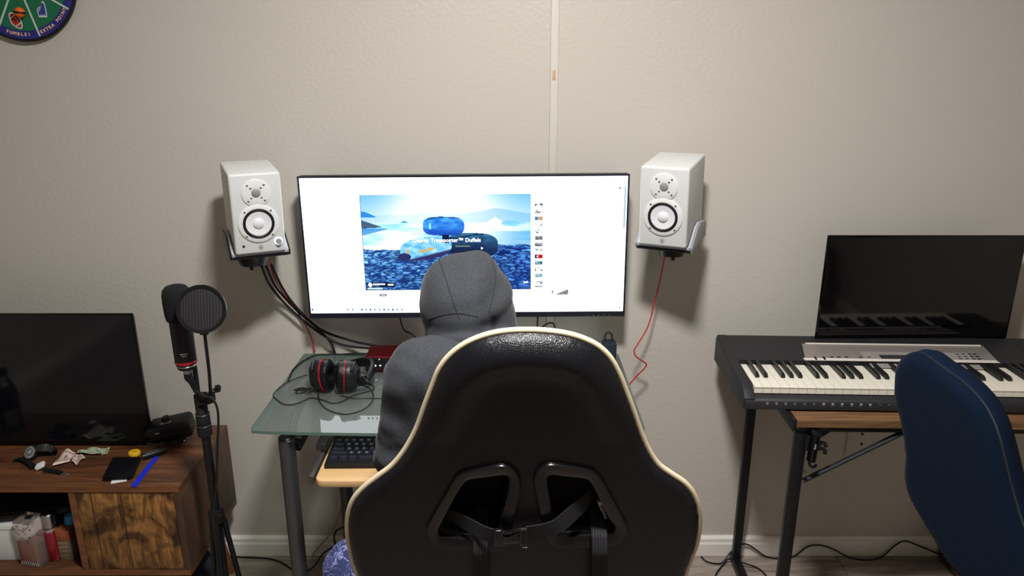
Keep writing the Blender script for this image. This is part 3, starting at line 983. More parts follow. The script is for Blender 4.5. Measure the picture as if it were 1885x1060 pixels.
# wallet, card, blue strip, yellow cap, black knife
def onto(px): return [UZ(x, y, CZT) for x, y in px]
P = onto([(190, 887), (243, 884), (259, 849), (209, 850)])
o = sum(P, Vector()) / 4
wl = thing('wallet', 'black leather wallet lying folded on the cabinet beside the blue strip', 'wallet', (o.x, o.y, CZT))
for k, z in enumerate((0.004, 0.0105)):
    G().prism([(p.x, p.y) for p in P], 0.0052, Matrix.Translation((0, 0, CZT + z)), bevel=0.002).build('flap', M['leather'], wl)
G().prism([(p.x + 0.003, p.y + 0.004) for p in P], 0.0012, Matrix.Translation((0, 0, CZT + 0.0092))).build('lining', M['rub'], wl)
P = onto([(204, 891), (233, 886), (236, 875), (208, 878)])
cd = thing('card', 'white card poking out from under the black wallet', 'card', (P[0].x, P[0].y, CZT))
G().prism([(p.x, p.y) for p in P], 0.0012, Matrix.Translation((0, 0, CZT + 0.0006))).build('card_sheet', M['print_w'], cd)
P = onto([(241, 896.5), (251, 897), (292, 843), (285, 841)])
o = sum(P, Vector()) / 4
bs = thing('blue_comb', 'bright blue plastic comb lying right of the black wallet', 'comb', (o.x, o.y, CZT))
mblue = mat('blue_plastic', srgb(28, 48, 205), 0.35)
G().prism([(p.x, p.y) for p in P], 0.004, Matrix.Translation((0, 0, CZT + 0.0005)), bevel=0.001).build('comb_body', mblue, bs)
for k in range(16):
    t_ = 0.06 + k * 0.055
    a_ = P[0].lerp(P[3], t_); b2_ = P[1].lerp(P[2], t_)
    G().tube([a_.lerp(b2_, 0.35) + Vector((0, 0, 0.0047)), a_.lerp(b2_, 0.95) + Vector((0, 0, 0.0047))], 0.0005, seg=4).build('tooth', mblue, bs)
q = UZ(248, 838, CZT)
yc = thing('yellow_cap', 'round yellow cap beside the black pocket tool', 'cap', (q.x, q.y, CZT))
G().lathe([(0.016, 0.0005), (0.0172, 0.002), (0.0172, 0.010), (0.015, 0.013), (0.0, 0.013)], Matrix.Translation((q.x, q.y, CZT)), 9).build('cap_body', mat('yellow_plastic', srgb(220, 172, 30), 0.5), yc)
G().box((q.x, q.y, CZT + 0.0134), (0.014, 0.003, 0.0010)).build('ridge', mat('yellow_dark', srgb(180, 135, 20), 0.5), yc)
a, b_ = UZ(262, 841, CZT + 0.010), UZ(307, 827, CZT + 0.010)
kn = thing('pocket_tool', 'black handled pocket tool lying between the yellow cap and the television', 'tool', (a.x, a.y, CZT))
d = (b_ - a)
G().tube([a, a + d * 0.1, a + d * 0.5, a + d * 0.85, a + d * 0.97, b_], [0.0095, 0.0100, 0.0100, 0.0098, 0.008, 0.004], seg=12).build('handle', M['blk'], kn)
G().tube([a + d * 0.15 + Vector((0, -0.003, 0.0092)), a + d * 0.7 + Vector((0, -0.003, 0.0092))], 0.0015, seg=6).build('clip', M['gunmetal'], kn)

# ---- cubby contents
FB_Z = CZB + T_
q = UY(20, 992, -0.33)
bx = thing('white_box', 'plain white box lying in the cabinet cubby under a black case', 'box', (-1.48, -0.24, FB_Z))
zt = UY(20, 968, -0.37).z
G().box((-1.525, -0.235, (FB_Z + zt) / 2), (0.30, 0.27, zt - FB_Z), bevel=0.002).build('carton', M['wht'], bx)
G().box((-1.525, -0.3705, zt - 0.012), (0.30, 0.0012, 0.0015)).build('lid_seam', M['print_g'], bx)
bk = thing('black_case', 'flat black case lying slanted on the white box in the cubby', 'case', (-1.45, -0.25, zt))
G().box((-1.42, -0.22, zt + 0.0125), (0.24, 0.25, 0.022), rot=(0, 0, R(14)), bevel=0.004).build('lower_shell', M['blk'], bk)
G().box((-1.42, -0.22, zt + 0.027), (0.236, 0.246, 0.006), rot=(0, 0, R(14)), bevel=0.002).build('lid', M['blk_matte'], bk)

def bottle_box(px0, px1, pyb, pyt, depth, name, label, cat, y=-0.385):
    a = UZ(px0, pyb, FB_Z); b = UZ(px1, pyb, FB_Z)
    return a, b
# faceted perfume bottle (cut glass, amber liquid)
a, b_ = UY(33, 1010, -0.395), UY(75, 1010, -0.395)
cx = (a.x + b_.x) / 2; w = b_.x - a.x
h = UY(52, 952, -0.37).z - FB_Z
cy2 = -0.372
pf = thing('perfume_bottle', 'square cut-glass perfume bottle half full of amber liquid in the cubby', 'perfume bottle', (cx, cy2, FB_Z))
Mx = Matrix.Translation((cx, cy2, FB_Z)) @ Matrix.Rotation(R(-12), 4, 'Z')
mgl = glassy('cut_glass', (0.95, 0.88, 0.85, 1), add=0.12)
mam = mat('amber', srgb(205, 98, 38), 0.15)
G().prism(rrect(-w / 2, -w * 0.42, w / 2, w * 0.42, 0.006, 2), h, Mx, bevel=0.003).build('bottle_body', mgl, pf)
G().prism(rrect(-w / 2 + 0.006, -w * 0.42 + 0.006, w / 2 - 0.006, w * 0.42 - 0.006, 0.004, 2), h * 0.42, Mx @ Matrix.Translation((0, 0, 0.007))).build('amber_liquid', mam, pf)
g = G()
for k in range(9):
    x = -w / 2 + 0.004 + k * (w - 0.008) / 8
    g.tube([Mx @ Vector((x, -w * 0.42 - 0.0008, 0.004)), Mx @ Vector((min(w / 2, x + 0.006), -w * 0.42 - 0.0008, 0.014))], 0.0009, seg=4)
g.build('cut_ribs', M['print_w'], pf)
random.seed(3)
g = G()
for k in range(26):
    x = random.uniform(-w / 2 + 0.004, w / 2 - 0.004); z = random.uniform(h * 0.5, h * 0.92)
    g.sphere(Mx @ Vector((x, -w * 0.42, z)), (0.0035, 0.0012, 0.0018), rot=(0, random.uniform(-1, 1), 0), u=6, v=4)
g.build('cut_facets', M['clear'], pf)
G().box(Mx @ Vector((0, 0, h + 0.002)), (0.016, 0.014, 0.004)).build('stopper_collar', M['rub'], pf)
# red bottle with silver cap
q0, q1 = UY(79, 1000, -0.375), UY(103, 1000, -0.375)
cx = (q0.x + q1.x) / 2; r_ = (q1.x - q0.x) / 2
zb = UY(88, 975, -0.36).z
rb = thing('cologne_bottle', 'slim red cologne bottle with a silver cap in the cubby', 'perfume bottle', (cx, -0.36, FB_Z))
Mx = Matrix.Translation((cx, -0.36, FB_Z))
G().lathe([(r_ * 0.9, 0), (r_, 0.003), (r_, zb - FB_Z - 0.006), (r_ * 0.92, zb - FB_Z)], Mx, 28).build('glass_body', mat('red_glass', srgb(128, 14, 34), 0.15, coat=0.5), rb)
zt2 = UY(85, 942, -0.355).z - FB_Z
z0 = zb - FB_Z
G().lathe([(r_ * 0.92, z0), (r_ * 0.95, z0 + 0.01), (r_ * 0.7, z0 + 0.012), (r_ * 0.7, z0 + 0.016)], Mx, 28).build('collar', M['chrome'], rb)
G().lathe([(r_ * 0.98, z0 + 0.016), (r_ * 0.98, zt2 - 0.003), (r_ * 0.8, zt2), (0, zt2)], Mx, 28).build('silver_cap', M['steel'], rb)
# gold bottle in a box look
q0, q1 = UY(104, 1000, -0.37), UY(131, 1000, -0.37)
cx = (q0.x + q1.x) / 2; w = (q1.x - q0.x) * 0.96
zt3 = UY(115, 968, -0.36).z - FB_Z
gb = thing('gold_bottle', 'square bottle with copper band and gold ribs right of the red bottle', 'perfume bottle', (cx, -0.35, FB_Z))
Mx = Matrix.Translation((cx, -0.352, FB_Z))
G().prism(rrect(-w / 2, -0.018, w / 2, 0.018, 0.003, 2), zt3 * 0.58, Mx, bevel=0.001).build('glass_body', glassy('smoke_glass', (0.5, 0.4, 0.3, 1), add=0.4), gb)
G().prism(rrect(-w / 2 - 0.0006, -0.0186, w / 2 + 0.0006, 0.0186, 0.003, 2), zt3 * 0.32, Mx @ Matrix.Translation((0, 0, zt3 * 0.585)), bevel=0.001).build('copper_cap', mat('copper', srgb(165, 98, 62), 0.35, metal=0.4), gb)
mgo = mat('gold', srgb(190, 165, 90), 0.25, metal=0.9)
for k in range(3):
    G().box(Mx @ Vector((0, -0.0188, zt3 * (0.24 + 0.13 * k))), (w * 0.9, 0.0012, 0.002)).build('gold_rib', mgo, gb)
random.seed(5)
for k in range(7):
    G().sphere(Mx @ Vector((random.uniform(-w * 0.4, w * 0.4), -0.0186, random.uniform(0.004, zt3 * 0.18))), 0.0018, u=6, v=4).build('gold_bead', mgo, gb)
# blue spray can at the divider
q0 = UY(131, 970, -0.34)
bc = thing('blue_bottle', 'bright blue topped dark bottle standing against the cubby divider', 'bottle', (q0.x - 0.004, -0.325, FB_Z))
Mx = Matrix.Translation((q0.x - 0.007, -0.325, FB_Z))
G().lathe([(0.015, 0), (0.0165, 0.003), (0.0165, 0.075), (0.014, 0.082)], Mx, 24).build('bottle_body', mat('deep_blue', srgb(20, 60, 110), 0.3), bc)
G().lathe([(0.0168, 0.078), (0.0172, 0.10), (0.014, 0.12), (0.0, 0.127)], Mx, 24).build('blue_cap', mat('sky_blue', srgb(60, 150, 215), 0.4), bc)
# dark cloth bag under the cabinet
g = union([ell((-0.965, -0.26, 0.075), (0.055, 0.09, 0.078)), ell((-0.975, -0.24, 0.13), (0.035, 0.06, 0.075))], 0.04)
me = nets(g, (-1.05, -0.38, 0.0), (-0.88, -0.12, 0.23), 0.008)
bag = thing('cloth_bag', 'dark navy cloth bag slumped on the floor under the cabinet end', 'bag', (-0.96, -0.26, 0))
link('sack', me, M['navybag'], bag)
G().tube(spline([(-0.985, -0.25, 0.19), (-0.97, -0.25, 0.215), (-0.955, -0.25, 0.19)], 6), 0.004).build('drawstring', M['rub'], bag)
# ================================================================== MICROPHONE STAND
SX, SY = -0.808, -0.42
ms = thing('microphone_stand', 'black tripod microphone stand beside the brown cabinet', 'microphone stand', (SX, SY, 0))
zt = UY(372, 780, SY).z; zt_top = UY(369, 728, SY).z; zl = UY(402, 948, SY).z
G().cyl((SX, SY, 0.10), (SX, SY, zt), 0.0115, seg=20).build('lower_tube', M['blk'], ms)
G().cyl((SX, SY, zt - 0.02), (SX, SY, zt_top), 0.0065, seg=16).build('upper_tube', M['blk'], ms)
G().lathe([(0.013, 0), (0.0185, 0.004), (0.0185, 0.03), (0.016, 0.032), (0.0175, 0.036), (0.0175, 0.062), (0.0150, 0.066), (0.0155, 0.09), (0.011, 0.098)], Matrix.Translation((SX - 0.001, SY, zt - 0.035)), 24).build('clutch', M['blk_matte'], ms)
for z in (zt - 0.003, zt + 0.029):
    G().lathe([(0.0186, 0), (0.0192, 0.0008), (0.0186, 0.0016)], Matrix.Translation((SX - 0.001, SY, z)), 24).build('clutch_ring', M['gunmetal'], ms)
G().lathe([(0.014, -0.02), (0.020, -0.016), (0.021, 0.012), (0.016, 0.022)], Matrix.Translation((SX, SY, zl)), 20).build('leg_hub', M['blk'], ms)
G().box((SX + 0.012, SY - 0.016, zl), (0.02, 0.016, 0.026), bevel=0.003).build('hub_clamp', M['blk'], ms)
for a_ in (-75, 40, 165):
    d = Vector((math.cos(R(a_)), math.sin(R(a_)), 0))
    rad = 0.085 if a_ == -75 else (0.06 if a_ == 40 else 0.05)
    p0 = Vector((SX, SY, zl - 0.005)) + d * 0.016
    p1 = Vector((SX, SY, 0.012)) + d * rad
    lg = G().tube([p0, p1], 0.0075, seg=10).build('leg', M['blk'], ms)
    G().tube([p1 - d * 0.004 + Vector((0, 0, 0.03)), p1], 0.0105, seg=10).build('rubber_foot', M['rub'], lg)
    G().tube([Vector((SX, SY, 0.14)) + d * 0.012, p0.lerp(p1, 0.55)], 0.004, seg=6).build('brace', M['blk'], ms)

# clamp block, pop filter gooseneck holder
pb = UY(385, 733, SY)
mic = thing('microphone', 'black condenser microphone with foam windscreen and red ring', 'microphone', UY(345, 680, SY))
b0, b1 = UY(344, 675, SY), UY(323, 532, SY)
ax = (b1 - b0).normalized()
Lm = (b1 - b0).length
mm = Matrix.Translation(b0) @ ax.to_track_quat('Z', 'X').to_matrix().to_4x4()
pxm = 0.00134
rb_ = 19.5 * pxm
G().lathe([(rb_ * 0.78, -0.004), (rb_ * 0.88, 0), (rb_ * 0.90, 0.008), (rb_ * 0.98, 0.012), (rb_, 0.016), (rb_ * 1.02, 0.09), (rb_ * 1.02, 0.12), (rb_ * 0.9, Lm - 0.03)], mm, 32).build('mic_body', M['blk'], mic)
G().lathe([(rb_ * 1.00, 0.0125), (rb_ * 1.035, 0.014), (rb_ * 1.035, 0.0175), (rb_ * 1.0, 0.019)], mm, 32).build('red_ring', M['redring'], mic)
G().lathe([(rb_ * 0.90, 0.004), (rb_ * 0.93, 0.005), (rb_ * 0.93, 0.0065), (rb_ * 0.90, 0.0075)], mm, 32).build('silver_ring', M['steel'], mic)
for k in range(10):
    th = 2 * math.pi * k / 10
    G().box(mm @ Vector((rb_ * 0.98 * math.cos(th), rb_ * 0.98 * math.sin(th), 0.028)), (0.0016, 0.0016, 0.002)).build('vent', M['rub'], mic) if k < 0 else None
# windscreen as rounded box sock
rw_ = 26 * pxm
c0 = b0 + ax * (Lm * 0.60); c1 = b0 + ax * Lm
q_ = [(0, 0), (rw_ * 0.72, 0.000), (rw_ * 0.90, 0.004), (rw_ * 0.97, 0.018), (rw_ * 1.0, 0.05), (rw_ * 0.98, 0.070), (rw_ * 0.90, 0.082), (rw_ * 0.7, 0.090), (rw_ * 0.35, 0.094), (0, 0.095)]
mw = Matrix.Translation(c0) @ ax.to_track_quat('Z', 'X').to_matrix().to_4x4()
G().lathe(q_, mw, 32).build('foam_windscreen', M['foam'], mic)
# maker lettering (tiny, unreadable dashes as in the photo)
side = Vector((0.35, -0.94, 0)); side = (side - ax * side.dot(ax)).normalized()
tx = side.cross(ax) * -1
tl = frame(b0 + ax * 0.044 + side * (rb_ * 1.005) , ax.cross(side), ax)
for k, (wd, dz) in enumerate(((0.018, 0.0), (0.011, -0.005))):
    G().box(tl @ Vector((0.000, dz, 0.0)), (wd, 0.0022 - 0.0008 * k, 0.0008), rot=tl.to_3x3()).build('printed_mark', M['print_g'], mic)
# xlr connector
G().cyl(b0 + ax * 0.0, b0 - ax * 0.020, 0.0095, 0.0095, bevel=0.001).build('connector_shell', M['steel'], mic)
x1_ = UY(360, 722, SY + 0.002)
G().tube([b0 - ax * 0.018, b0 - ax * 0.03, b0.lerp(x1_, 0.6), x1_], [0.0105, 0.0105, 0.0085, 0.004], seg=16).build('cable_plug', M['blk'], mic)
# mic holder
G().tube([UY(358, 675, SY + 0.012), UY(364, 720, SY + 0.01), UY(366, 735, SY)], 0.0065, seg=10).build('mic_yoke', M['blk'], ms)
G().box(UY(370, 733, SY), (0.030, 0.024, 0.030), bevel=0.004).build('swivel_block', M['blk'], ms)
# pop filter : thing of its own clamped on the stand
PY = SY - 0.055
pfc = UY(371, 569, PY)
pfl = thing('pop_filter', 'round black mesh pop filter on a gooseneck clamped to the microphone stand', 'pop filter', UY(389, 728, SY))
rp = 45.5 * pxm * 0.965
mp_ = Matrix.Translation(pfc) @ Vector((0.10, -1, 0.25)).normalized().to_track_quat('Z', 'Y').to_matrix().to_4x4()
G().lathe([(rp - 0.008, -0.004), (rp, -0.005), (rp + 0.001, 0), (rp, 0.005), (rp - 0.008, 0.004)], mp_, 48, cap=False).lathe([(rp - 0.008, 0.004), (rp - 0.0085, 0), (rp - 0.008, -0.004)], mp_, 48, cap=False).build('hoop', M['blk'], pfl)
def mesh_mat():
    m = bpy.data.materials.new('nylon_mesh'); m.use_nodes = True
    nt = m.node_tree; N = nt.nodes; L = nt.links; b = N['Principled BSDF']
    b.inputs['Roughness'].default_value = 0.7
    tc = N.new('ShaderNodeTexCoord')
    w = N.new('ShaderNodeTexWave'); w.inputs['Scale'].default_value = 45; w.inputs['Distortion'].default_value = 2.5; w.inputs['Detail'].default_value = 1; w.inputs['Detail Scale'].default_value = 0.4; w.bands_direction = 'X'
    L.new(tc.outputs['Object'], w.inputs['Vector'])
    cr = N.new('ShaderNodeValToRGB'); cr.color_ramp.elements[0].position = 0.6; cr.color_ramp.elements[0].color = srgb(24, 24, 30); cr.color_ramp.elements[1].color = srgb(52, 50, 54)
    L.new(w.outputs['Fac'], cr.inputs['Fac']); L.new(cr.outputs['Color'], b.inputs['Base Color'])
    b.inputs['Alpha'].default_value = 0.93
    return m
M['pmesh'] = mesh_mat()
for z in (0.002, -0.002):
    G().lathe([(0, z * 2), (rp * 0.5, z * 1.6), (rp - 0.006, z)], mp_, 48, cap=False).build('nylon_screen', M['pmesh'], pfl)
q = UY(376, 611, PY)
G().box(q, (0.020, 0.012, 0.014), bevel=0.003).build('hoop_mount', M['blk'], pfl)
G().tube(spline([UY(377, 616, PY), UY(381, 650, PY + 0.004), UY(385, 685, PY + 0.02), UY(387, 715, SY - 0.02), UY(388, 728, SY - 0.004)], 8), 0.0042, seg=10).build('gooseneck', M['blk'], pfl)
G().box(UY(388, 731, SY), (0.018, 0.022, 0.026), bevel=0.003).build('clamp', M['blk'], pfl)
G().cyl(UY(391, 717, SY), UY(398, 716, SY), 0.003).build('clamp_screw', M['steel'], pfl)
kq, kq2 = UY(397, 716, SY), UY(404, 715, SY)
g = G()
for k in range(5):
    th = 2 * math.pi * k / 5
    g.cyl(kq + Vector((0, math.cos(th), math.sin(th))) * 0.006, kq2 + Vector((0, math.cos(th), math.sin(th))) * 0.006, 0.0045, seg=10)
g.cyl(kq, kq2, 0.006).build('clamp_knob', M['blk'], pfl)
G().tube(spline([UY(357, 718, SY - 0.016), UY(375, 728, SY - 0.024), UY(392, 735, SY - 0.026), UY(385, 742, SY - 0.024), UY(366, 744, SY - 0.018)], 6), 0.0032, seg=8).build('clamp_lever', M['blk'], ms)
# mic cable
cb = [UY(361, 722, SY - 0.012), UY(374, 729, SY - 0.03), UY(389, 733, SY - 0.036), UY(399, 748, SY - 0.035), UY(402, 775, SY - 0.032), UY(400, 820, SY - 0.028), UY(399, 870, SY - 0.027), UY(396, 915, SY - 0.027), UY(392, 950, SY - 0.035), UY(395, 985, SY - 0.05), UY(400, 1030, SY - 0.06), UY(402, 1075, SY - 0.07), (SX + 0.02, SY - 0.10, 0.1), (SX + 0.03, SY - 0.16, 0.004), (SX + 0.12, SY - 0.22, 0.004)]
cbt = G().tube(spline(cb, 8), 0.0031, seg=8).build('cable', M['blkwire'])
tag(cbt, 'black microphone cable hanging down along the microphone stand', 'cable')

# ================================================================== SPEAKERS
def speaker(label, W, H, D, fc, yaw, tilt, knob, group):
    """fc front face centre; yaw about Z (+ = front turned to +x), tilt forward down"""
    root = thing('studio_speaker', label, 'speaker', fc, group=group)
    m = Matrix.Translation(fc) @ Matrix.Rotation(yaw, 4, 'Z') @ Matrix.Rotation(tilt, 4, 'X')
    # local: x right, z up, -y front
    def fm(x, z, y=0.0):   # frame on the face, z axis pointing out (-y)
        return m @ Matrix(((1, 0, 0, x), (0, 0, -1, y), (0, 1, 0, z), (0, 0, 0, 1)))
    G().box(m @ Vector((0, D / 2, 0)), (W, D, H), rot=m.to_3x3(), bevel=0.0065, seg=4).build('cabinet', M['wht'], root, angle=60)
    zt_, zw = H * 0.262, -H * 0.115
    rT, rW = W * 0.282, W * 0.40
    G().lathe([(rT, -0.001), (rT, 0.0022), (rT - 0.002, 0.0032), (0.012, 0.0014)], fm(0, zt_), 40).build('tweeter_plate', M['wht2'], root)
    G().lathe([(0.0, 0.0045), (0.008, 0.004), (0.0115, 0.0024), (0.0118, 0.001)], fm(0, zt_), 28).build('tweeter_grille', M['grille'], root)
    wf = G().lathe([(rW, -0.001), (rW, 0.0026), (rW - 0.002, 0.0038), (rW * 0.76, 0.0038), (rW * 0.75, 0.001)], fm(0, zw), 48, cap=False).build('woofer_ring', M['wht2'], root)
    G().lathe([(rW * 0.78, 0.0026), (rW * 0.77, 0.0052), (rW * 0.70, 0.0062), (rW * 0.635, 0.0046), (rW * 0.63, 0.002)], fm(0, zw), 48, cap=False).build('surround', M['rub'], root)
    G().lathe([(rW * 0.65, 0.0040), (rW * 0.28, 0.0006), (0, 0.0006)], fm(0, zw), 48, cap=False).build('cone', M['cone'], root)
    G().lathe([(rW * 0.27, 0.0004), (rW * 0.26, 0.0034), (rW * 0.15, 0.0064), (0, 0.0072)], fm(0, zw), 32).build('dust_cap', M['cone'], root)
    s0 = None
    pos = []
    for a_ in (45, 135, 225, 315):
        pos.append((rT * 0.80 * math.cos(R(a_)), zt_ + rT * 0.80 * math.sin(R(a_)), 0.0028))
        pos.append((rT * 0.50 * math.cos(R(a_)), zt_ + rT * 0.50 * math.sin(R(a_)), 0.0018))
        pos.append((rW * 0.90 * math.cos(R(a_)), zw + rW * 0.90 * math.sin(R(a_)), 0.0040))
    for x, z, h in pos:
        G().lathe([(0.0027, -0.0004), (0.0027, 0.0006), (0.0018, 0.0010), (0.0016, 0.0002), (0, 0.0002)], fm(x, z, -h), 12).build('screw', M['screw'], root)
    # emblem : ring with crossed bars
    em = fm(0, -H * 0.425)
    g = G().lathe([(0.0060, 0.0002), (0.0063, 0.0007), (0.0067, 0.0002)], em, 28, cap=False)
    for k in range(3):
        g.tube([em @ (Matrix.Rotation(R(60 * k + 30), 4, 'Z') @ Vector((-0.0034, 0, 0.0005))), em @ (Matrix.Rotation(R(60 * k + 30), 4, 'Z') @ Vector((0.0034, 0, 0.0005)))], 0.00045, seg=4)
    g.build('emblem', M['gunmetal'], root)
    if knob:
        k_ = fm(W * 0.36, -H * 0.36)
        G().lathe([(0.0105, 0.0002), (0.0105, 0.0012), (0.0078, 0.0012), (0.0078, 0.0002)], k_, 28, cap=False).build('lit_ring', M['led'], root)
        G().lathe([(0.0076, 0), (0.0076, 0.009), (0.0068, 0.0105), (0, 0.0105)], k_, 24).build('volume_knob', M['greypl'], root)
        G().lathe([(0.0033, 0.0), (0.0033, 0.0008), (0.0022, 0.0008), (0.0, 0.0002)], fm(-W * 0.33, -H * 0.39), 16).build('headphone_socket', M['rub'], root)
    G().cyl(m @ Vector((0, D, -H * 0.3)), m @ Vector((0, D + 0.010, -H * 0.3)), 0.012).build('rear_port', M['rub'], root)
    return root, m

def bracket(label, m, W, H, D, wall_pt, side):
    r = thing('speaker_bracket', label, 'wall bracket', m @ Vector((0, D * 0.5, -H / 2)))
    rot = m.to_3x3()
    y0, y1 = 0.012, D - 0.005
    yc_, dl = (y0 + y1) / 2, (y1 - y0)
    zb_ = -H / 2 - 0.0045
    G().box(m @ Vector((0, yc_, zb_)), (W + 0.012, dl, 0.007), rot=rot, bevel=0.002).build('foam_pad', M['pad'], r)
    G().box(m @ Vector((0, yc_, zb_ - 0.008)), (W + 0.018, dl, 0.008), rot=rot, bevel=0.002).build('tray', M['blk'], r)
    for s in (-1, 1):
        poly = [(y0 + 0.004, -0.016), (y1, -0.016), (y1, 0.028), (y0 + dl * 0.55, 0.034 if side < 0 else 0.045), (y0 + dl * 0.35, 0.028 if side < 0 else 0.038), (y0, 0.0)]
        mm_ = m @ Matrix.Translation((s * (W / 2 + 0.0055) - 0.0035, 0, -H / 2)) @ Matrix(((0, 0, 1, 0), (1, 0, 0, 0), (0, 1, 0, 0), (0, 0, 0, 1)))
        G().prism(poly, 0.007, mm_, bevel=0.0015).build('side_lip', M['pad'], r)
        mo_ = m @ Matrix.Translation((s * (W / 2 + 0.0115) - 0.002, 0, -H / 2)) @ Matrix(((0, 0, 1, 0), (1, 0, 0, 0), (0, 1, 0, 0), (0, 0, 0, 1)))
        G().prism([(a * 1.0, b - 0.001) for a, b in poly], 0.004, mo_, bevel=0.001).build('outer_wing', M['blk'] if side < 0 else M['greypl'], r)
    ctr = m @ Vector((0, yc_, zb_ - 0.012))
    ctr = ctr + Vector((0, -0.03, 0)) if side < 0 else ctr + Vector((0, -0.015, 0))
    G().cyl(ctr, ctr + Vector((0, 0, -0.034)), 0.052 if side < 0 else 0.04, 0.036 if side < 0 else 0.034, seg=28).build('swivel', M['blk'], r)
    wp = Vector((ctr.x, -0.004, ctr.z - 0.008))
    G().box((ctr + wp) / 2 + Vector((0, 0, -0.012)), (0.034, abs(ctr.y - wp.y), 0.018), bevel=0.003).build('arm', M['blk'], r)
    G().box(wp + Vector((0, 0, -0.0)), (0.055, 0.008, 0.085), bevel=0.003).build('wall_plate', M['blk'], r)
    G().cyl(ctr + Vector((0.0, -0.02, -0.018)), ctr + Vector((0, -0.02, -0.045)), 0.008, 0.006).build('tilt_knob', M['blk'], r)
    return r
WL = 0.130
lsp, lm = speaker('white speaker left of the big monitor with a glowing volume ring and black-ringed woofer', WL, 0.2165, 0.178, Vector((-0.668, -0.2567, 1.238)), R(26.3), R(4.2), True, 'white wall speakers')
rsp, rm_ = speaker('white speaker right of the big monitor without any volume knob', WL, 0.2165, 0.190, Vector((0.3997, -0.2425, 1.252)), R(-25.5), R(5.5), False, 'white wall speakers')
bracket('black and grey wall bracket carrying the left white speaker', lm, WL, 0.2165, 0.178, None, -1)
bracket('black and grey wall bracket carrying the right white speaker', rm_, WL, 0.2165, 0.190, None, 1)
# black upright part of left bracket behind the speaker
def cable(name, label, pts, r, m, n=8, seg=8, cat='cable', kind=None):
    o = G().tube(spline(pts, n), r, seg=seg).build(name, m)
    tag(o, label, cat)
    return o

# ================================================================== BIG MONITOR
MY = -0.105
tl, tr, br, bl = UY(549.5, 324, MY), UY(1158, 320.5, MY), UY(1151, 581, MY), UY(567.5, 586, MY)
mx0, mx1 = (tl.x + bl.x) / 2, (tr.x + br.x) / 2
mz1, mz0 = (tl.z + tr.z) / 2, (bl.z + br.z) / 2
cxm, czm = (mx0 + mx1) / 2, (mz0 + mz1) / 2
MW, MH = mx1 - mx0, mz1 - mz0
roll = math.atan2((tr.z + br.z) / 2 - (tl.z + bl.z) / 2, MW)
mon = thing('ultrawide_monitor', 'large ultrawide monitor on the wall showing a bright white page with a blue photo', 'monitor', (cxm, MY, czm))
MM = Matrix.Translation((cxm, MY, czm)) @ Matrix.Rotation(-roll, 4, 'Y')
mr3 = MM.to_3x3()
G().box(MM @ Vector((0, 0.016, 0)), (MW, 0.030, MH), rot=mr3, bevel=0.006).build('back_shell', M['blk'], mon)
bz = 0.0052; bb = 0.0155
def ml(x, z, y=0): return MM @ Vector((x, y, z))
g = G()
M_face = MM @ Matrix(((1, 0, 0, 0), (0, 0, -1, 0), (0, 1, 0, 0), (0, 0, 0, 1)))
G().prism([(-MW / 2, -MH / 2), (MW / 2, -MH / 2), (MW / 2, MH / 2), (-MW / 2, MH / 2)], 0.004, M_face @ Matrix.Translation((0, 0, -0.002)),
          holes=[[(-MW / 2 + bz, -MH / 2 + bb), (-MW / 2 + bz, MH / 2 - bz), (MW / 2 - bz, MH / 2 - bz), (MW / 2 - bz, -MH / 2 + bb)]]).build('bezel', M['navyblk'], mon, smooth=False)
SW, SH = MW - 2 * bz, MH - bz - bb
sx0, sz1 = -MW / 2 + bz, MH / 2 - bz
scr_mat = emis('screen_white', (0.90, 0.95, 1.0, 1), 3.2)
scr = G().prism([(sx0, sz1 - SH), (sx0 + SW, sz1 - SH), (sx0 + SW, sz1), (sx0, sz1)], 0.0015, M_face @ Matrix.Translation((0, 0, -0.0018))).build('screen', scr_mat, mon, smooth=False)
def suv(u, v, z): return M_face @ Vector((sx0 + u * SW, sz1 - v * SH, z))
def painted(name, u0, v0, u1, v1, img, z, parent, m):
    h, w, _ = img.shape
    U = np.linspace(u0, u1, w + 1); V_ = np.linspace(v0, v1, h + 1)
    Mn = np.array(M_face)
    uu, vv = np.meshgrid(U, V_)
    loc = np.stack([sx0 + uu * SW, sz1 - vv * SH, np.full_like(uu, z), np.ones_like(uu)], -1).reshape(-1, 4) @ Mn.T
    ids = np.arange((w + 1) * (h + 1)).reshape(h + 1, w + 1)
    q = np.stack([ids[1:, :-1], ids[1:, 1:], ids[:-1, 1:], ids[:-1, :-1]], -1).reshape(-1, 4)
    me = bpy.data.meshes.new(name)
    me.from_pydata(loc[:, :3].tolist(), [], q.tolist())
    ca = me.color_attributes.new('Col', 'FLOAT_COLOR', 'CORNER')
    c = np.clip(img.reshape(-1, 3), 0, 1)
    lin = np.where(c <= 0.04045, c / 12.92, ((c + 0.055) / 1.055) ** 2.4)
    a4 = np.repeat(np.concatenate([lin, np.ones((len(lin), 1))], 1), 4, axis=0)
    ca.data.foreach_set('color', a4.astype(np.float32).ravel())
    return link(name, me, m, parent)
emv = vcol('screen_picture', 1.25)
rng = np.random.RandomState(4)
def vnoise(x, y, seed=0):
    r = np.random.RandomState(seed).rand(64, 64)
    xi, yi = np.floor(x).astype(int), np.floor(y).astype(int)
    fx_, fy_ = x - xi, y - yi
    fx_ = fx_ * fx_ * (3 - 2 * fx_); fy_ = fy_ * fy_ * (3 - 2 * fy_)
    g_ = lambda a, b: r[b % 64, a % 64]
    return (g_(xi, yi) * (1 - fx_) + g_(xi + 1, yi) * fx_) * (1 - fy_) + (g_(xi, yi + 1) * (1 - fx_) + g_(xi + 1, yi + 1) * fx_) * fy_
def fbm(x, y, seed=0, o=4):
    s = 0; a = 0.5
    for k in range(o): s = s + a * vnoise(x * 2 ** k, y * 2 ** k, seed + k); a /= 2
    return s / 0.94
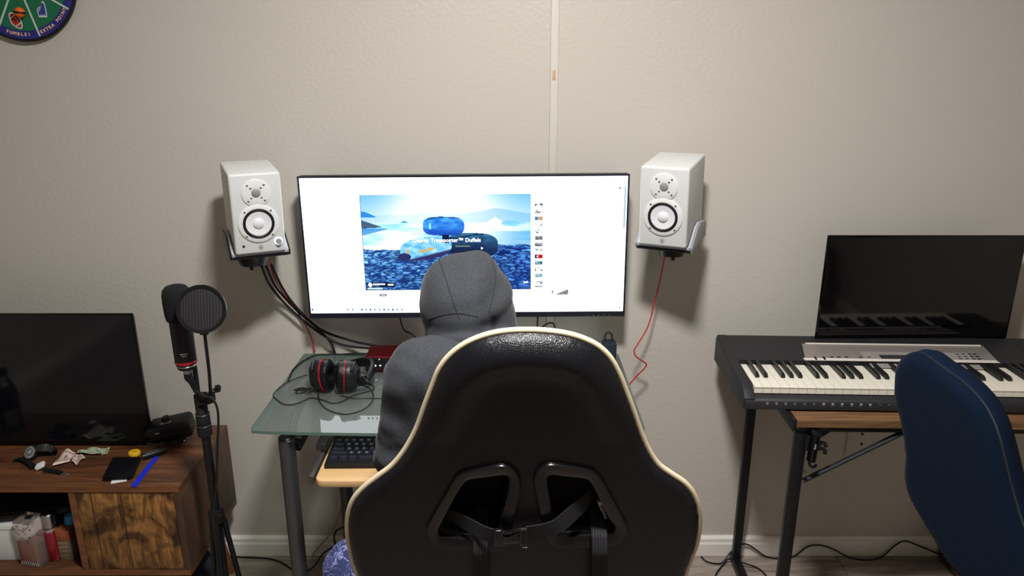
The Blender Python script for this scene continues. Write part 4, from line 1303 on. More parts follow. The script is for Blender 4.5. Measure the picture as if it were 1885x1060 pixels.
def paint_picture():
    w, h = 316, 174
    x, y = np.meshgrid((np.arange(w) + .5) / w, (np.arange(h) + .5) / h)
    img = np.zeros((h, w, 3))
    C = lambda r, g_, b: np.array([r, g_, b]) / 255
    def mixin(mask, col):
        m_ = np.clip(mask, 0, 1)[..., None]
        img[:] = img * (1 - m_) + col * m_
    # sky
    glow = np.exp(-(((x - 0.50) / 0.30) ** 2)) * 1.5
    top = C(120, 190, 255) + 0 * x[..., None]
    img[:] = top
    mixin(np.clip(glow + y * 2.2 - 0.15, 0, 1), C(252, 254, 255))
    # far ridges
    r1 = 0.235 - 0.06 * np.exp(-((x - 0.80) / 0.13) ** 2) - 0.02 * fbm(x * 9, y * 0 + 1, 2) - 0.02 * np.exp(-((x - 0.33) / 0.05) ** 2)
    band = (y > r1 - 0.02) & (y < 0.29)
    mixin(band * (0.25 + 0.5 * np.clip((x - 0.55) * 2.2, 0, 1) + 0.15 * fbm(x * 20, y * 30, 5)), C(130, 190, 235))
    mixin(((y > 0.165 + 0.12 * np.clip(x / 0.14, 0, 1) ** 1.5) & (y < 0.232) & (x < 0.14)) * 0.95, C(40, 130, 215))
    mixin(((y > 0.29) & (y < 0.56)) * (0.15 + 0.75 * np.clip(fbm(x * 5, y * 26, 11) - 0.46, 0, 1) * 3), C(120, 210, 245))
    mixin((y > 0.255 + x * 0.62) & (y < 0.345 - 0.1 * x) & (x < 0.12), C(66, 92, 120))
    mixin(((y > 0.345) & (y < 0.42 - x * 0.45) & (x < 0.15)) * 0.65, C(36, 120, 200))
    # small peaks
    mixin((y > 0.265 + np.abs(x - 0.255) * 1.0) & (y < 0.29), C(60, 150, 205))
    mixin((y > 0.235 + np.abs(x - 0.79) * 1.1) & (y < 0.335), C(250, 254, 255))
    mixin((((x - 0.88) / 0.055) ** 2 + ((y - 0.30) / 0.03) ** 2 < 1) * 0.7, C(110, 195, 240))
    mixin(((y > 0.28) & (y < 0.31) & (x > 0.83) & (x < 0.97)) * 0.5, C(120, 200, 245))
    mixin(np.clip((x - 0.72) * 3, 0, .55) * ((y > 0.38) & (y < 0.56)), C(60, 150, 225))
    # rocks
    n = 520
    sy = rng.rand(n) ** 0.75; sx = rng.rand(n)
    hor = 0.525 + 0.025 * np.sin(x * 5 + 0.5) + 0.03 * fbm(x * 14, y * 0 + 3, 8)
    vv = np.clip((y - hor) / (1 - 0.545), 0, 1)
    wy = vv ** 0.6
    xw = x + 0.022 * (fbm(x * 30, y * 34, 61, 3) - .5); wy = wy + 0.05 * (fbm(x * 26, y * 40, 71, 3) - .5)
    d1 = np.full(x.shape, 9.); d2 = np.full(x.shape, 9.); idn = np.zeros(x.shape, int)
    sc2 = 1.8
    for i in range(n):
        d = ((xw - sx[i]) * 0.8) ** 2 + ((wy - sy[i]) / 1.1) ** 2
        m = d < d1
        d2 = np.where(m, d1, np.minimum(d2, d)); idn[m] = i; d1 = np.where(m, d, d1)
    e = np.sqrt(d2) - np.sqrt(d1)
    tone = rng.rand(n)[idn]
    dirt = fbm(x * 40, y * 40, 21)
    vxy = (wy - sy[idn])
    light = np.clip(0.72 - vxy * 10 + 0.5 * (dirt - .5), 0, 1)
    rocks = C(26, 58, 128)[None, None] * (0.6 + 0.6 * dirt[..., None]) + (C(125, 200, 250) - C(18, 40, 92)) * (np.clip(e / 0.013 - 0.15, 0, 1) * light * (0.6 + 0.9 * tone) * (1.1 - 0.45 * vv))[..., None]
    far_side = np.clip((x - 0.7) * 2.2, 0, 0.45)[..., None]
    rocks = rocks * (1 - far_side) + (rocks * C(110, 140, 215)) * far_side
    m_ = ((y > hor + 0.012 * fbm(x * 60, y * 0, 7)))[..., None]
    img[:] = np.where(m_, rocks, img)
    # bags
    def rr(cx, cy, hw, hh, p=3.2, sk=0.0):
        return (np.abs((x - cx) / hw) ** p + np.abs((y - cy - sk * (x - cx)) / hh) ** p)
    wr = fbm(x * 26 + y * 12, y * 30 - x * 10, 31)
    # right bag
    s = rr(0.655, 0.525, 0.150, 0.128, 3.0, 0.06)
    body = C(22, 36, 70) + (C(60, 130, 175) - C(22, 36, 70)) * (np.clip((0.57 - y) / 0.16, 0, 1) * (0.55 + 0.9 * (wr - .3)) + (x > 0.72) * 0.10)[..., None]
    img[:] = np.where((s < 1)[..., None], body, img)
    mixin((s < 1) & (np.abs(y - 0.428 + 0.02 * np.sin(x * 20)) < 0.006), C(14, 30, 55))
    mixin((s < 1) & (np.abs(y - 0.535) < 0.008) & (x > 0.55) & (x < 0.64), C(120, 130, 110))
    # left bag
    s = rr(0.375, 0.555, 0.155, 0.118, 2.6, -0.22)
    body = C(70, 165, 215) + (C(185, 230, 248) - C(70, 165, 215)) * np.clip(1.5 * wr - 0.25, 0, 1)[..., None]
    lowd = np.clip((y - (0.66 - 0.42 * (x - 0.28))) / 0.02, 0, 1)[..., None]
    body = body * (1 - lowd) + C(50, 48, 98) * lowd
    img[:] = np.where((s < 1)[..., None], body, img)
    mixin((s < 1) & (np.abs(y - (0.575 - 0.42 * (x - 0.375))) < 0.013) & (x > 0.335) & (x < 0.42), C(205, 168, 96))
    mixin((np.abs(x - 0.265) < 0.006) & (y > 0.565) & (y < 0.615), C(215, 170, 90))
    mixin((((x - 0.245) / 0.04) ** 2 + ((y - 0.645) / 0.04) ** 2 < 1), C(40, 48, 95))
    # top bag
    s = rr(0.485, 0.325, 0.122, 0.098, 3.2, 0.01)
    body = C(36, 110, 215) + (C(90, 180, 245) - C(36, 110, 215)) * np.clip(1.7 * wr - 0.45, 0, 1)[..., None]
    dk = np.clip((y - 0.33) / 0.07, 0, 1)[..., None] * 0.75
    body = body * (1 - dk) + C(22, 55, 165) * dk
    img[:] = np.where((s < 1)[..., None], body, img)
    mixin((s < 1) & (y < 0.248 + 0.01 * np.sin(x * 22)) , C(30, 90, 150))
    mixin((np.abs(x - 0.405) < 0.006) & (np.abs(y - 0.325) < 0.03), C(130, 225, 250))
    mixin((np.abs(x - 0.485) < 0.045) & (np.abs(y - 0.315) < 0.012), C(60, 130, 215))
    mixin((y > 0.415) & (y < 0.50) & (x > 0.475) & (x < 0.515), C(18, 32, 70))
    mixin((((x - 0.708) / 0.007) ** 2 + ((y - 0.558) / 0.012) ** 2 < 1), C(230, 245, 255))
    # badges
    bd = (x > 0.012) & (x < 0.178) & (y > 0.915) & (y < 0.965)
    mixin(bd * 0.9, C(16, 24, 44))
    mixin((x > 0.012) & (x < 0.105) & (y > 0.972) & (y < 0.99), C(200, 225, 255))
    mixin((((x - 0.03) / 0.013) ** 2 + ((y - 0.94) / 0.024) ** 2 < 1), C(255, 255, 255))
    mixin((x > 0.046) & (x < 0.12) & (y > 0.925) & (y < 0.94), C(220, 235, 255))
    mixin((x > 0.046) & (x < 0.085) & (y > 0.947) & (y < 0.954), C(120, 150, 190))
    mixin((x > 0.137) & (x < 0.17) & (np.abs(y - 0.94) < 0.009), C(235, 245, 255))
    mixin((x > 0.957) & (x < 0.985) & (np.abs(y - 0.922) < 0.011), C(240, 248, 255))
    mixin((x < 0.004) | (y > 0.994), C(30, 40, 70))
    return img
pu0, pv0, pu1, pv1 = (661.5 - 554) / 598, (357 - 327) / 247.5, (975 - 552) / 600, (529.5 - 324.5) / 248
pic = painted('web_photo', pu0, pv0, pu1, pv1, paint_picture(), 0.00015, scr, emv)
# headline over the photograph
um, vm = (767 + 886) / 2, 442
mwt = emis('screen_text', (1, 1, 1, 1), 1.4)
def on_screen(px, py, z=0.0004):
    q = UP(px, py, MM @ Vector((0, -0.0015, 0)), mr3 @ Vector((0, -1, 0)))
    l = M_face.inverted() @ q
    return l.x, l.y
sx_, sy_ = on_screen(759, 443)
ex_, ey_ = on_screen(885, 442)
tw = 0.0135
th_ = text('Osprey Transporter™ Duffels', tw, M_face @ Matrix.Translation((0, 0, 0.0004)), mwt, scr, 'headline', align='LEFT', bold=0.0003)
wd = max(v.co.x for v in th_.data.vertices) - min(v.co.x for v in th_.data.vertices)
th_.data.transform(root_matrix(mon)); 
inv = M_face.inverted(); th_.data.transform(inv)
xs = [v.co.x for v in th_.data.vertices]; k_ = (ex_ - sx_) / (max(xs) - min(xs))
th_.data.transform(Matrix.Translation((-min(xs), 0, 0)))
th_.data.transform(Matrix.Diagonal((k_, k_, 1, 1)))
th_.data.transform(Matrix.Translation((sx_, (sy_ + ey_) / 2, 0)))
th_.data.transform(root_matrix(mon).inverted() @ M_face)
# thumbnails column
cols = [(90, 100, 115), (110, 95, 95), (190, 150, 110), (235, 238, 242), (150, 145, 150), (60, 66, 78), (100, 108, 130), (170, 195, 205), (180, 40, 45), (40, 140, 175), (110, 110, 120), (90, 190, 215), (225, 228, 230), (120, 115, 118)]
ys = [377, 389.5, 402, 414, 426, 438, 450, 461, 472, 484, 495.5, 507, 520, 527.5]
def pxuv(px, py):
    a_, b_2 = on_screen(px, py)
    return (a_ - sx0) / SW, (sz1 - b_2) / SH
for i, (c_, yy) in enumerate(zip(cols, ys)):
    hh = 3.6 if i != 13 else 1.2
    u0, v0 = pxuv(984.5, yy - hh); u1, v1 = pxuv(999, yy + hh)
    w_, h_ = 14, 7
    X_, Y_ = np.meshgrid(np.arange(w_) / w_, np.arange(h_) / h_)
    base = np.array(c_) / 255
    nz = fbm(X_ * 4 + i * 7, Y_ * 3 + i, 50 + i, 2)
    sparse = i in (0, 1, 3, 4, 7, 10, 12)
    thr = 0.52 if sparse else 0.35
    k1 = np.clip((nz - thr + 0.12) * 6, 0, 1)[..., None] if sparse else 0.45 + 0.55 * np.clip(nz * 2 - 0.5, 0, 1)[..., None]
    im = (1 - k1) * np.array([0.98, 0.99, 1.0]) + k1 * base * 0.6
    if i == 8: im[:, :5] = (0.12, 0.1, 0.15); im[2:5, 3:6] = (0.95, 0.8, 0.8); im[:, 7:] = (0.72, 0.08, 0.12)
    if i == 2: im[:, :5] = (0.25, 0.5, 0.6); im[:, 10:] = (0.75, 0.55, 0.38)
    painted('thumbnail', u0, v0, u1, v1, im, 0.0002, scr, emv)
u0, v0 = pxuv(1015, 533); u1, v1 = pxuv(1046, 542.5)
X_, Y_ = np.meshgrid(np.arange(31) / 31, np.arange(10) / 10)
im = np.ones((10, 31, 3)); mk = (Y_ > 0.95 - 1.3 * np.clip(X_ - 0.25, 0, 1) ** 0.8) & (X_ > 0.2); nz = fbm(X_ * 12, Y_ * 6, 3, 3)[..., None]
im[mk] = (0.25 + 0.6 * nz * np.array([1, .93, .97]))[mk]; im[2:7, 1:3] = (0.35, 0.38, 0.45)
painted('thumbnail', u0, v0, u1, v1, im, 0.0002, scr, emv)
mdk = emis('screen_dark_icon', srgb(70, 90, 120), 1.0); mlb = emis('screen_blue_icon', srgb(120, 170, 220), 1.0)
def rect_px(name, px0, py0, px1, py1, m, z=0.0003):
    a_, b_2 = on_screen(px0, py0), on_screen(px1, py1)
    g = G().prism([(a_[0], b_2[1]), (b_2[0], b_2[1]), (b_2[0], a_[1]), (a_[0], a_[1])], 0.0001, M_face @ Matrix.Translation((0, 0, z)))
    return g.build(name, m, scr, smooth=False)
# pill button and taskbar icons
a_, b_2 = on_screen(698.5, 540.8), on_screen(712, 545.4)
G().prism(rrect(a_[0], b_2[1], b_2[0], a_[1], 0.0028), 0.0001, M_face @ Matrix.Translation((0, 0, 0.0002))).build('pill_button', mdk, scr)
rect_px('pill_lettering', 701, 542.3, 709.5, 543.6, mwt, 0.0004)
for i, x in enumerate((575, 640, 649, 666, 674, 682, 690, 699, 707, 715, 723, 731, 740)):
    rect_px('taskbar_icon', x - 1.9, 568.2, x + 1.9, 572.0, [mdk, mlb, mlb, mdk, mlb][i % 5])
for (x, y, s) in ((1141.5, 346, 1.6), (1142, 337, 0.8), (570, 349, 0.8), (1140.5, 566.5, 1.2), (674, 543, 0.9)):
    rect_px('page_icon', x - s, y - s, x + s, y + s, mdk)
rect_px('scroll_bar', 1149.5, 343, 1151, 420, emis('screen_scroll', srgb(190, 205, 230), 1.1))
for x in (1081.5, 1092, 1101.5, 1111, 1121.5):
    a_ = on_screen(x, 580.3)
    G().lathe([(0, 0), (0.0011, 0)], M_face @ Matrix.Translation((a_[0], a_[1], 0.0024)), 8, cap=False).build('button_mark', M['print_g'], mon)
# wall arm behind
G().box((cxm, MY / 2 + 0.012, czm), (0.16, -MY - 0.05, 0.16), bevel=0.004).build('wall_mount', M['blk_matte'], mon)

# ================================================================== CABLES BEHIND THE DESK
W1 = -0.028
cable('speaker_cable', 'thick black cable dropping from the left speaker to the desk, uppermost of three', [UY(500, 488, -0.14), UY(520, 530, -0.06), UY(548, 568, W1), UY(590, 606, W1), UY(640, 625, -0.035), UY(690, 636, -0.05), UY(725, 640, -0.07)], 0.0038, M['blkwire'])
cable('speaker_cable', 'thick black cable dropping from the left speaker to the desk, lowest of three', [UY(482, 490, -0.14), UY(497, 525, -0.06), UY(530, 564, -0.036), UY(575, 603, -0.036), UY(625, 633, -0.045), UY(680, 641, -0.06), UY(725, 644, -0.08)], 0.0038, M['blkwire'])
cable('power_cable', 'black cable leaving the left speaker bundle and falling behind the glass desk edge', [UY(490, 490, -0.13), UY(508, 528, -0.05), UY(540, 565, -0.022), UY(575, 596, -0.02), UY(602, 622, -0.014), UY(615, 645, -0.010), UY(626, 700, -0.006)], 0.0036, M['blkwire'])
cable('red_cable', 'red cable dropping from the left speaker down to the desk corner', [UY(498, 478, -0.15), UY(503, 505, -0.09), UY(520, 538, -0.05), UY(545, 570, -0.02), UY(563, 600, -0.016), UY(573, 622, -0.014), UY(580, 648, -0.012)], 0.0022, M['redwire'])
cable('red_cable', 'red cable hanging crooked from the right speaker beside the monitor', [UY(1224, 470, -0.12), UY(1216, 510, -0.07), UY(1204, 560, -0.055), UY(1193, 600, -0.06), UY(1175, 632, -0.075), UY(1167.5, 645, -0.08), UY(1171, 656, -0.08), UY(1185, 666, -0.075), UY(1190, 671, -0.07), UY(1186, 678, -0.07), UY(1172, 692, -0.07), UY(1160, 706, -0.07), UY(1145, 722, -0.075), UZ(1120, 700, 0.766)], 0.0022, M['redwire'])
cable('monitor_cable', 'thin black cable below the monitor left of the hood', [UY(736, 583, -0.07), UY(739, 596, -0.06), UY(745, 608, -0.05), UY(762, 618, -0.05), UY(775, 640, -0.05)], 0.0024, M['blkwire'])
cable('monitor_cable', 'thin black cable hanging straight below the monitor above the chair', [UY(990, 580, -0.07), UY(989, 600, -0.055), UY(988, 640, -0.05)], 0.0024, M['blkwire'])
cable('monitor_cable', 'short looped black cable with a tie below the monitor right of the straight one', [UY(992, 608, -0.05), UY(1002, 599, -0.05), UY(1014, 594, -0.05), UY(1021, 600, -0.05), UY(1022, 620, -0.05), UY(1020, 650, -0.05)], 0.0022, M['blkwire'])

# ================================================================== GLASS DESK
DZ = 0.745
desk = thing('glass_desk', 'computer desk with greenish glass top, grey tube legs and pull-out tray', 'desk', (-0.16, -0.28, 0))
fr = [UZ(457.5, 793.5, DZ), UZ(520, 798, DZ), UZ(620, 800, DZ), UZ(720, 799, DZ)]
rc = UZ(1187, 786, DZ)
xL, xR = fr[0].x, rc.x
outl = [(xL + 0.004, -0.012), (xL, -0.016), (xL, fr[0].y + 0.02), (xL + 0.005, fr[0].y + 0.004)]
for i in range(1, 20):
    t = i / 20
    yy = fr[0].y - 0.013 * math.sin(math.pi * t)
    outl.append((xL + 0.005 + (xR - xL - 0.01) * t, yy))
outl += [(xR - 0.005, fr[0].y + 0.004), (xR, fr[0].y + 0.02), (xR, -0.016), (xR - 0.004, -0.012)]
def edge_glass():
    g = G().prism(outl, 0.008, Matrix.Translation((0, 0, DZ - 0.008)))
    o = g.build('glass_top', [M['glass'], M['glass_edge']], desk, smooth=False)
    for p in o.data.polygons:
        p.material_index = 0 if abs(p.normal.z) > 0.5 else 1
    return o
edge_glass()
# flat under-glass discs joining frame and glass
for (px, py) in ((531, 765), (598, 774)):
    q = UZ(px, py, DZ - 0.009)
    g = G().lathe([(0.011, -0.004), (0.013, -0.002), (0.013, 0.0008)], Matrix.Translation((q.x, q.y, DZ - 0.0095)), 24)
    for k in range(3):
        th = R(60 * k + 12)
        g.tube([(q.x - 0.016 * math.cos(th), q.y - 0.016 * math.sin(th), DZ - 0.012), (q.x + 0.016 * math.cos(th), q.y + 0.016 * math.sin(th), DZ - 0.012)], 0.0018, seg=6)
    g.build('glass_fixing', M['chrome'], desk)
LX, LY = -0.572, -0.49
zt = UY(524, 806, LY).z
for (x, y, top) in ((LX, LY, zt), (0.250, LY, zt), (-0.527, -0.11, 0.70), (0.21, -0.11, 0.70)):
    l = G().cyl((x, y, 0.004), (x, y, top), 0.0205, seg=28, bevel=0.002).build('leg', M['gunmetal'], desk)
    G().cyl((x, y, top), (x, y, top + 0.006), 0.0205, 0.0185, seg=28, bevel=0.002).build('leg_cap', M['blk'], l)
    G().cyl((x, y, 0.0), (x, y, 0.012), 0.023, 0.022, seg=24).build('foot', M['rub'], l)
for sx, lx, rx in ((-1, LX, -0.527), (1, 0.25, 0.21)):
    # flat arm from the leg top up to the glass, and side rail
    s_ = 1 if sx < 0 else -1
    G().tube([(lx + s_ * 0.018, LY + 0.01, zt - 0.03), (lx + s_ * 0.03, LY + 0.05, DZ - 0.045), (rx + s_ * 0.0, -0.11, DZ - 0.040)], 0.01, flat=(0.016, 0.036), up=(0, 0, 1)).build('side_rail', M['blk'], desk)
    G().box((lx + s_ * 0.022, LY + 0.03, DZ - 0.026), (0.030, 0.05, 0.034), bevel=0.004).build('glass_bracket', M['gunmetal'], desk)
    G().cyl((rx, -0.11, 0.70), (rx, -0.11, DZ - 0.0085), 0.012).build('glass_post', M['gunmetal'], desk)
G().box((-0.16, -0.11, 0.60), (0.70, 0.018, 0.05), bevel=0.004).build('rear_crossbar', M['blk'], desk)
G().box((-0.16, -0.11, 0.11), (0.70, 0.018, 0.04), bevel=0.004).build('foot_crossbar', M['blk'], desk)
# hanging posts and tray slides
TZ = 0.668
tfl = UZ(576, 882, TZ)
tx0, tx1, ty0, ty1 = tfl.x + 0.004, 0.135, tfl.y - 0.008, -0.28
for x in (tx0 - 0.010, tx1 + 0.010):
    s_ = 1 if x < 0 else -1
    G().box((x, (ty0 + ty1) / 2 + 0.01, TZ - 0.004), (0.012, ty1 - ty0, 0.020), bevel=0.002).build('slide_rail', M['gunmetal'], desk)
    pq = UY(603, 815, -0.40)
    G().box((x - s_ * 0.004 + (0.0), -0.38, (DZ - 0.012 + TZ) / 2 + 0.006), (0.022, 0.030, DZ - TZ - 0.02), bevel=0.002).build('tray_hanger', M['gunmetal'], desk)
    G().box((x - s_ * 0.004, -0.47, TZ + 0.016), (0.026, 0.05, 0.018), bevel=0.002).build('slide_housing', M['gunmetal'], desk)
G().prism([(p[0], p[1]) for p in rrect(tx0, ty0, tx1, ty1, 0.022)], 0.018, Matrix.Translation((0, 0, TZ - 0.018)), bevel=0.003).build('keyboard_tray', M['beech'], desk)
G().box(((tx0 + tx1) / 2, ty0 + 0.06, TZ - 0.0225), ((tx1 - tx0) - 0.05, 0.05, 0.009)).build('tray_support', M['beech'], desk)

# ---- computer keyboard
KZ = TZ
ka, kb, kc = UZ(592, 861, KZ + 0.004), UZ(720, 861, KZ + 0.004), UZ(634, 802, KZ + 0.03)
kang = R(0.8)
kw, kd = 0.455, 0.158
kb_o = Vector((ka.x + 0.006, ka.y + 0.002, KZ))
kroot = thing('computer_keyboard', 'black computer keyboard on the wooden pull-out tray', 'keyboard', kb_o, kang)
K0 = Matrix.Rotation(R(4.0), 4, 'X')
def klink(g, name, m, **k): 
    o = g.build(name, m, None, **k); o.parent = kroot; return o
prof = [(0, 0), (kd, 0), (kd, 0.019), (kd - 0.004, 0.022), (0.004, 0.013), (0, 0.010)]
klink(G().prism(prof, kw, Matrix(((0, 0, 1, 0), (1, 0, 0, 0), (0, 1, 0, 0), (0, 0, 0, 1))), bevel=0.0015), 'case', M['blk'])
sl = math.atan2(0.009, kd - 0.008)
def keycap(w, name='key'):
    g = G(); b0 = w / 2 - 0.0008; t0 = w / 2 - 0.0030; d0, d1 = 0.0086, 0.0062; h = 0.0085
    v = [g.bm.verts.new(p) for p in ((-b0, -d0, 0), (b0, -d0, 0), (b0, d0, 0), (-b0, d0, 0), (-t0, -d1, h), (t0, -d1, h), (t0, d1, h), (-t0, d1, h), (-t0 * 0.6, -d1 * 0.6, h - 0.0007), (t0 * 0.6, -d1 * 0.6, h - 0.0007), (t0 * 0.6, d1 * 0.6, h - 0.0007), (-t0 * 0.6, d1 * 0.6, h - 0.0007))]
    for f in ((0, 1, 5, 4), (1, 2, 6, 5), (2, 3, 7, 6), (3, 0, 4, 7), (4, 5, 9, 8), (5, 6, 10, 9), (6, 7, 11, 10), (7, 4, 8, 11), (8, 9, 10, 11), (3, 2, 1, 0)):
        g.bm.faces.new([v[i] for i in f])
    return g
rows = [  # y, list of (width units or -gap), legends
    (0.016, [1.25, 1.25, 1.25, 6.25, 1.25, 1.25, 1.25, 1.25, -0.25, 1, 1, 1, -0.25, 2, 1, ], None),
    (0.035, [2.25] + [1] * 10 + [2.75, -1.25, 1, -1.25, 1, 1, 1], 'ZXCVBNM,./'),
    (0.054, [1.75] + [1] * 11 + [2.25, -3.5, 1, 1, 1], 'ASDFGHJKL;\''),
    (0.073, [1.5] + [1] * 12 + [1.5, -0.25, 1, 1, 1, -0.25, 1, 1, 1], 'QWERTYUIOP[]'),
    (0.092, [1] * 13 + [2, -0.25, 1, 1, 1, -0.25, 1, 1, 1, 1], '`1234567890-='),
    (0.124, [1, -1] + [1] * 4 + [-0.5] + [1] * 4 + [-0.5] + [1] * 4 + [-0.25, 1, 1, 1], None),
]
U_ = 0.0190
cache = {}
leg_mat = M['print_g']
for y, ws, leg in rows:
    x = 0.009; li = 0
    for w in ws:
        if w < 0: x += -w * U_; continue
        if w not in cache:
            k = klink(keycap(w * U_), 'key', M['keys']); cache[w] = k
        else:
            k = dup(cache[w])
        zz = 0.0115 + y * math.tan(sl) + 0.0012
        k.location = (x + w * U_ / 2, y + 0.003, zz); k.rotation_euler = (sl, 0, 0)
        if leg and w == 1 and li < len(leg) and x < 0.27:
            t_ = text(leg[li], 0.0062, Matrix.Translation((-0.001, 0.001, 0.0083)), leg_mat, None, 'legend', bold=0.0002); t_.parent = k; li += 1
        x += w * U_
for (ix, iy) in ((1.9, 0.016),):
    pass

# ---- audio interface
AZ = DZ
aa, ab = UZ(672.5, 686, AZ), UZ(713, 686, AZ)
ai = thing('audio_interface', 'red metal audio interface box with black front and glowing dots on the desk', 'audio interface', (aa.x + 0.075, aa.y + 0.05, AZ))
AW, AD, AH = 0.155, 0.10, 0.046
cxA, cyA = aa.x + AW / 2, aa.y + AD / 2 + 0.002
G().box((cxA, cyA, AZ + 0.003 + AH / 2), (AW, AD, AH), bevel=0.005, seg=3).build('red_shell', M['red'], ai)
G().box((cxA, aa.y + 0.0012, AZ + 0.003 + AH / 2 + 0.001), (AW - 0.008, 0.002, AH - 0.012), bevel=0.0008).build('front_panel', M['blk'], ai)
for (px, py, s, m) in ((680, 661.5, 0.0016, 'ledg'), (698, 661.5, 0.0016, 'ledg'), (691, 673, 0.0024, 'led'), (700, 673, 0.0024, 'led')):
    q = UY(px, py, aa.y - 0.0005)
    G().cyl((q.x, aa.y + 0.001, q.z), (q.x, aa.y - 0.0006, q.z), s, seg=12).build('indicator_light', M[m], ai)
for dx in (0.012, 0.045, 0.085, 0.12, 0.14):
    q = Vector((aa.x + dx, aa.y, AZ + 0.018))
    G().cyl((q.x, q.y + 0.001, q.z), (q.x, q.y - 0.006, q.z), 0.006 if dx > 0.05 else 0.004, seg=18, bevel=0.0008).build('knob', M['blk_matte'], ai)
for (dx, dy) in ((0.015, 0.015), (AW - 0.015, 0.015), (0.015, AD - 0.015), (AW - 0.015, AD - 0.015)):
    G().cyl((aa.x + dx, aa.y + dy, AZ), (aa.x + dx, aa.y + dy, AZ + 0.0035), 0.006, seg=12).build('foot', M['rub'], ai)

# ---- headphones
hq = UZ(620, 724, DZ)
hp = thing('headphones', 'black over-ear headphones with red rings lying on the glass desk', 'headphones', (hq.x, hq.y, DZ))
def cup(c, ax, name, inner):
    m = Matrix.Translation(c) @ Vector(ax).normalized().to_track_quat('Z', 'Y').to_matrix().to_4x4() @ Matrix.Scale(1.14, 4, (0, 1, 0))
    k = G().lathe([(0.020, 0.046), (0.030, 0.042), (0.037, 0.030), (0.0395, 0.016), (0.038, 0.010)], m, 36).build(name, M['blk'], hp)
    G().lathe([(0.0385, 0.0080), (0.0408, 0.0087), (0.0408, 0.0108), (0.0385, 0.0115)], m, 36).build('red_ring', M['redring'], k)
    G().lathe([(0.018, -0.010), (0.030, -0.0125), (0.038, -0.008), (0.040, 0.000), (0.0385, 0.008)], m, 36, cap=False).lathe([(0.018, -0.010), (0.018, 0.006), (0, 0.006)], m, 36, cap=False).build('ear_pad', M['leather'], k)
    for i in range(12):
        th = 2 * math.pi * i / 12 * 1.0
        q0 = m @ Vector((0.0375 * math.cos(th), 0.0375 * math.sin(th), -0.0088)); q1 = m @ Vector((0.0407 * math.cos(th), 0.0407 * math.sin(th), 0.002))
        G().tube([q0, q1], 0.0011, seg=5).build('pad_pleat', M['rub'], k)
    return m
y_h = hq.y + 0.022
z_h = DZ + 0.0455
lc = Vector((UZ(607, 724, DZ).x - 0.004, y_h, z_h)); rc_ = Vector((UZ(640, 724, DZ).x - 0.022, y_h - 0.006, z_h))
m1 = cup(lc + Vector((-0.003, 0, 0)), (-1, 0.12, -0.10), 'ear_cup', 0)
m2 = cup(rc_ + Vector((0.005, 0, 0)), (1, 0.12, -0.08), 'ear_cup', 0)
# yokes
for c, s in ((lc, -1), (rc_, 1)):
    pts = [c + Vector((s * (0.030 + 0.012 * math.cos(t)), 0.046 * math.sin(t) * 0.9, 0.046 * math.cos(t) * 0.8)) for t in [math.pi * (-0.25 + 0.25 * k) for k in range(5)]]
    G().tube(spline(pts, 5), 0.0045, seg=10).build('yoke', M['blk'], hp)
    G().box(c + Vector((s * 0.048, 0.006, 0.008)), (0.012, 0.026, 0.030), bevel=0.003).build('hinge', M['blk'], hp)
bp = [lc + Vector((-0.045, 0.012, -0.002)), lc + Vector((-0.052, 0.045, -0.016)), lc + Vector((-0.030, 0.085, -0.022)), lc + Vector((0.03, 0.105, -0.016)), rc_ + Vector((0.045, 0.10, 0.000)), rc_ + Vector((0.078, 0.065, 0.010)), rc_ + Vector((0.086, 0.025, 0.006)), rc_ + Vector((0.074, -0.01, -0.006)), rc_ + Vector((0.050, -0.012, -0.012))]
G().tube(spline(bp, 8), 0.01, flat=(0.026, 0.008), up=(0.3, 0.3, 0.1)).build('headband', M['leather'], hp)
Z1 = DZ + 0.0025
def dz(px):
    o = [UZ(x, y, Z1) for x, y in px]
    for p in o: p.y = min(p.y, -0.022 - 0.004 * math.sin(p.x * 30))
    return o
cable('headphone_cable', 'thin black cable looping off the left desk edge and under the headphones', dz([(566, 690), (548, 695), (530, 703), (515, 713), (503, 727), (508, 734), (520, 743), (534, 745), (552, 741), (570, 733), (590, 735), (612, 742), (632, 738), (650, 728), (672, 722), (688, 716), (684, 708), (668, 706)]), 0.0018, M['blkwire'], seg=6)
cable('headphone_cable', 'thin black cable loop lying in front of the headphones', dz([(600, 706), (590, 708), (586, 720), (588, 738), (600, 752), (620, 760), (642, 762), (668, 754), (684, 740), (687, 726), (680, 714), (664, 708), (650, 700)]), 0.0018, M['blkwire'], seg=6)
cable('audio_cable', 'black cable running from the audio interface along the desk back to its left edge', dz([(676, 650), (655, 649), (630, 645.5), (605, 647), (580, 654), (556, 666), (540, 680), (534, 692), (530, 702)]), 0.0026, M['blkwire'], seg=8)
cable('audio_cable', 'short black cable running right from the headphones toward the hooded person', dz([(628, 728), (650, 733), (676, 733), (705, 733), (735, 733)]), 0.0018, M['blkwire'], seg=6)
# coiled cable bundle
random.seed(11)
cq = UZ(558, 724, DZ)
pts = []
for i in range(46):
    t = i / 45 * math.pi * 9
    pts.append(cq + Vector((0.020 * math.cos(t) * (1 + 0.25 * math.sin(t * 0.37)) , 0.0085 * math.sin(t + 0.5 * math.sin(t * .21)), 0.0035 + 0.010 * abs(math.sin(t * 0.31)))))
cable('coiled_cable', 'small tangled coil of thin black cable beside the left ear cup', pts, 0.0016, M['blkwire'], n=5, seg=6)

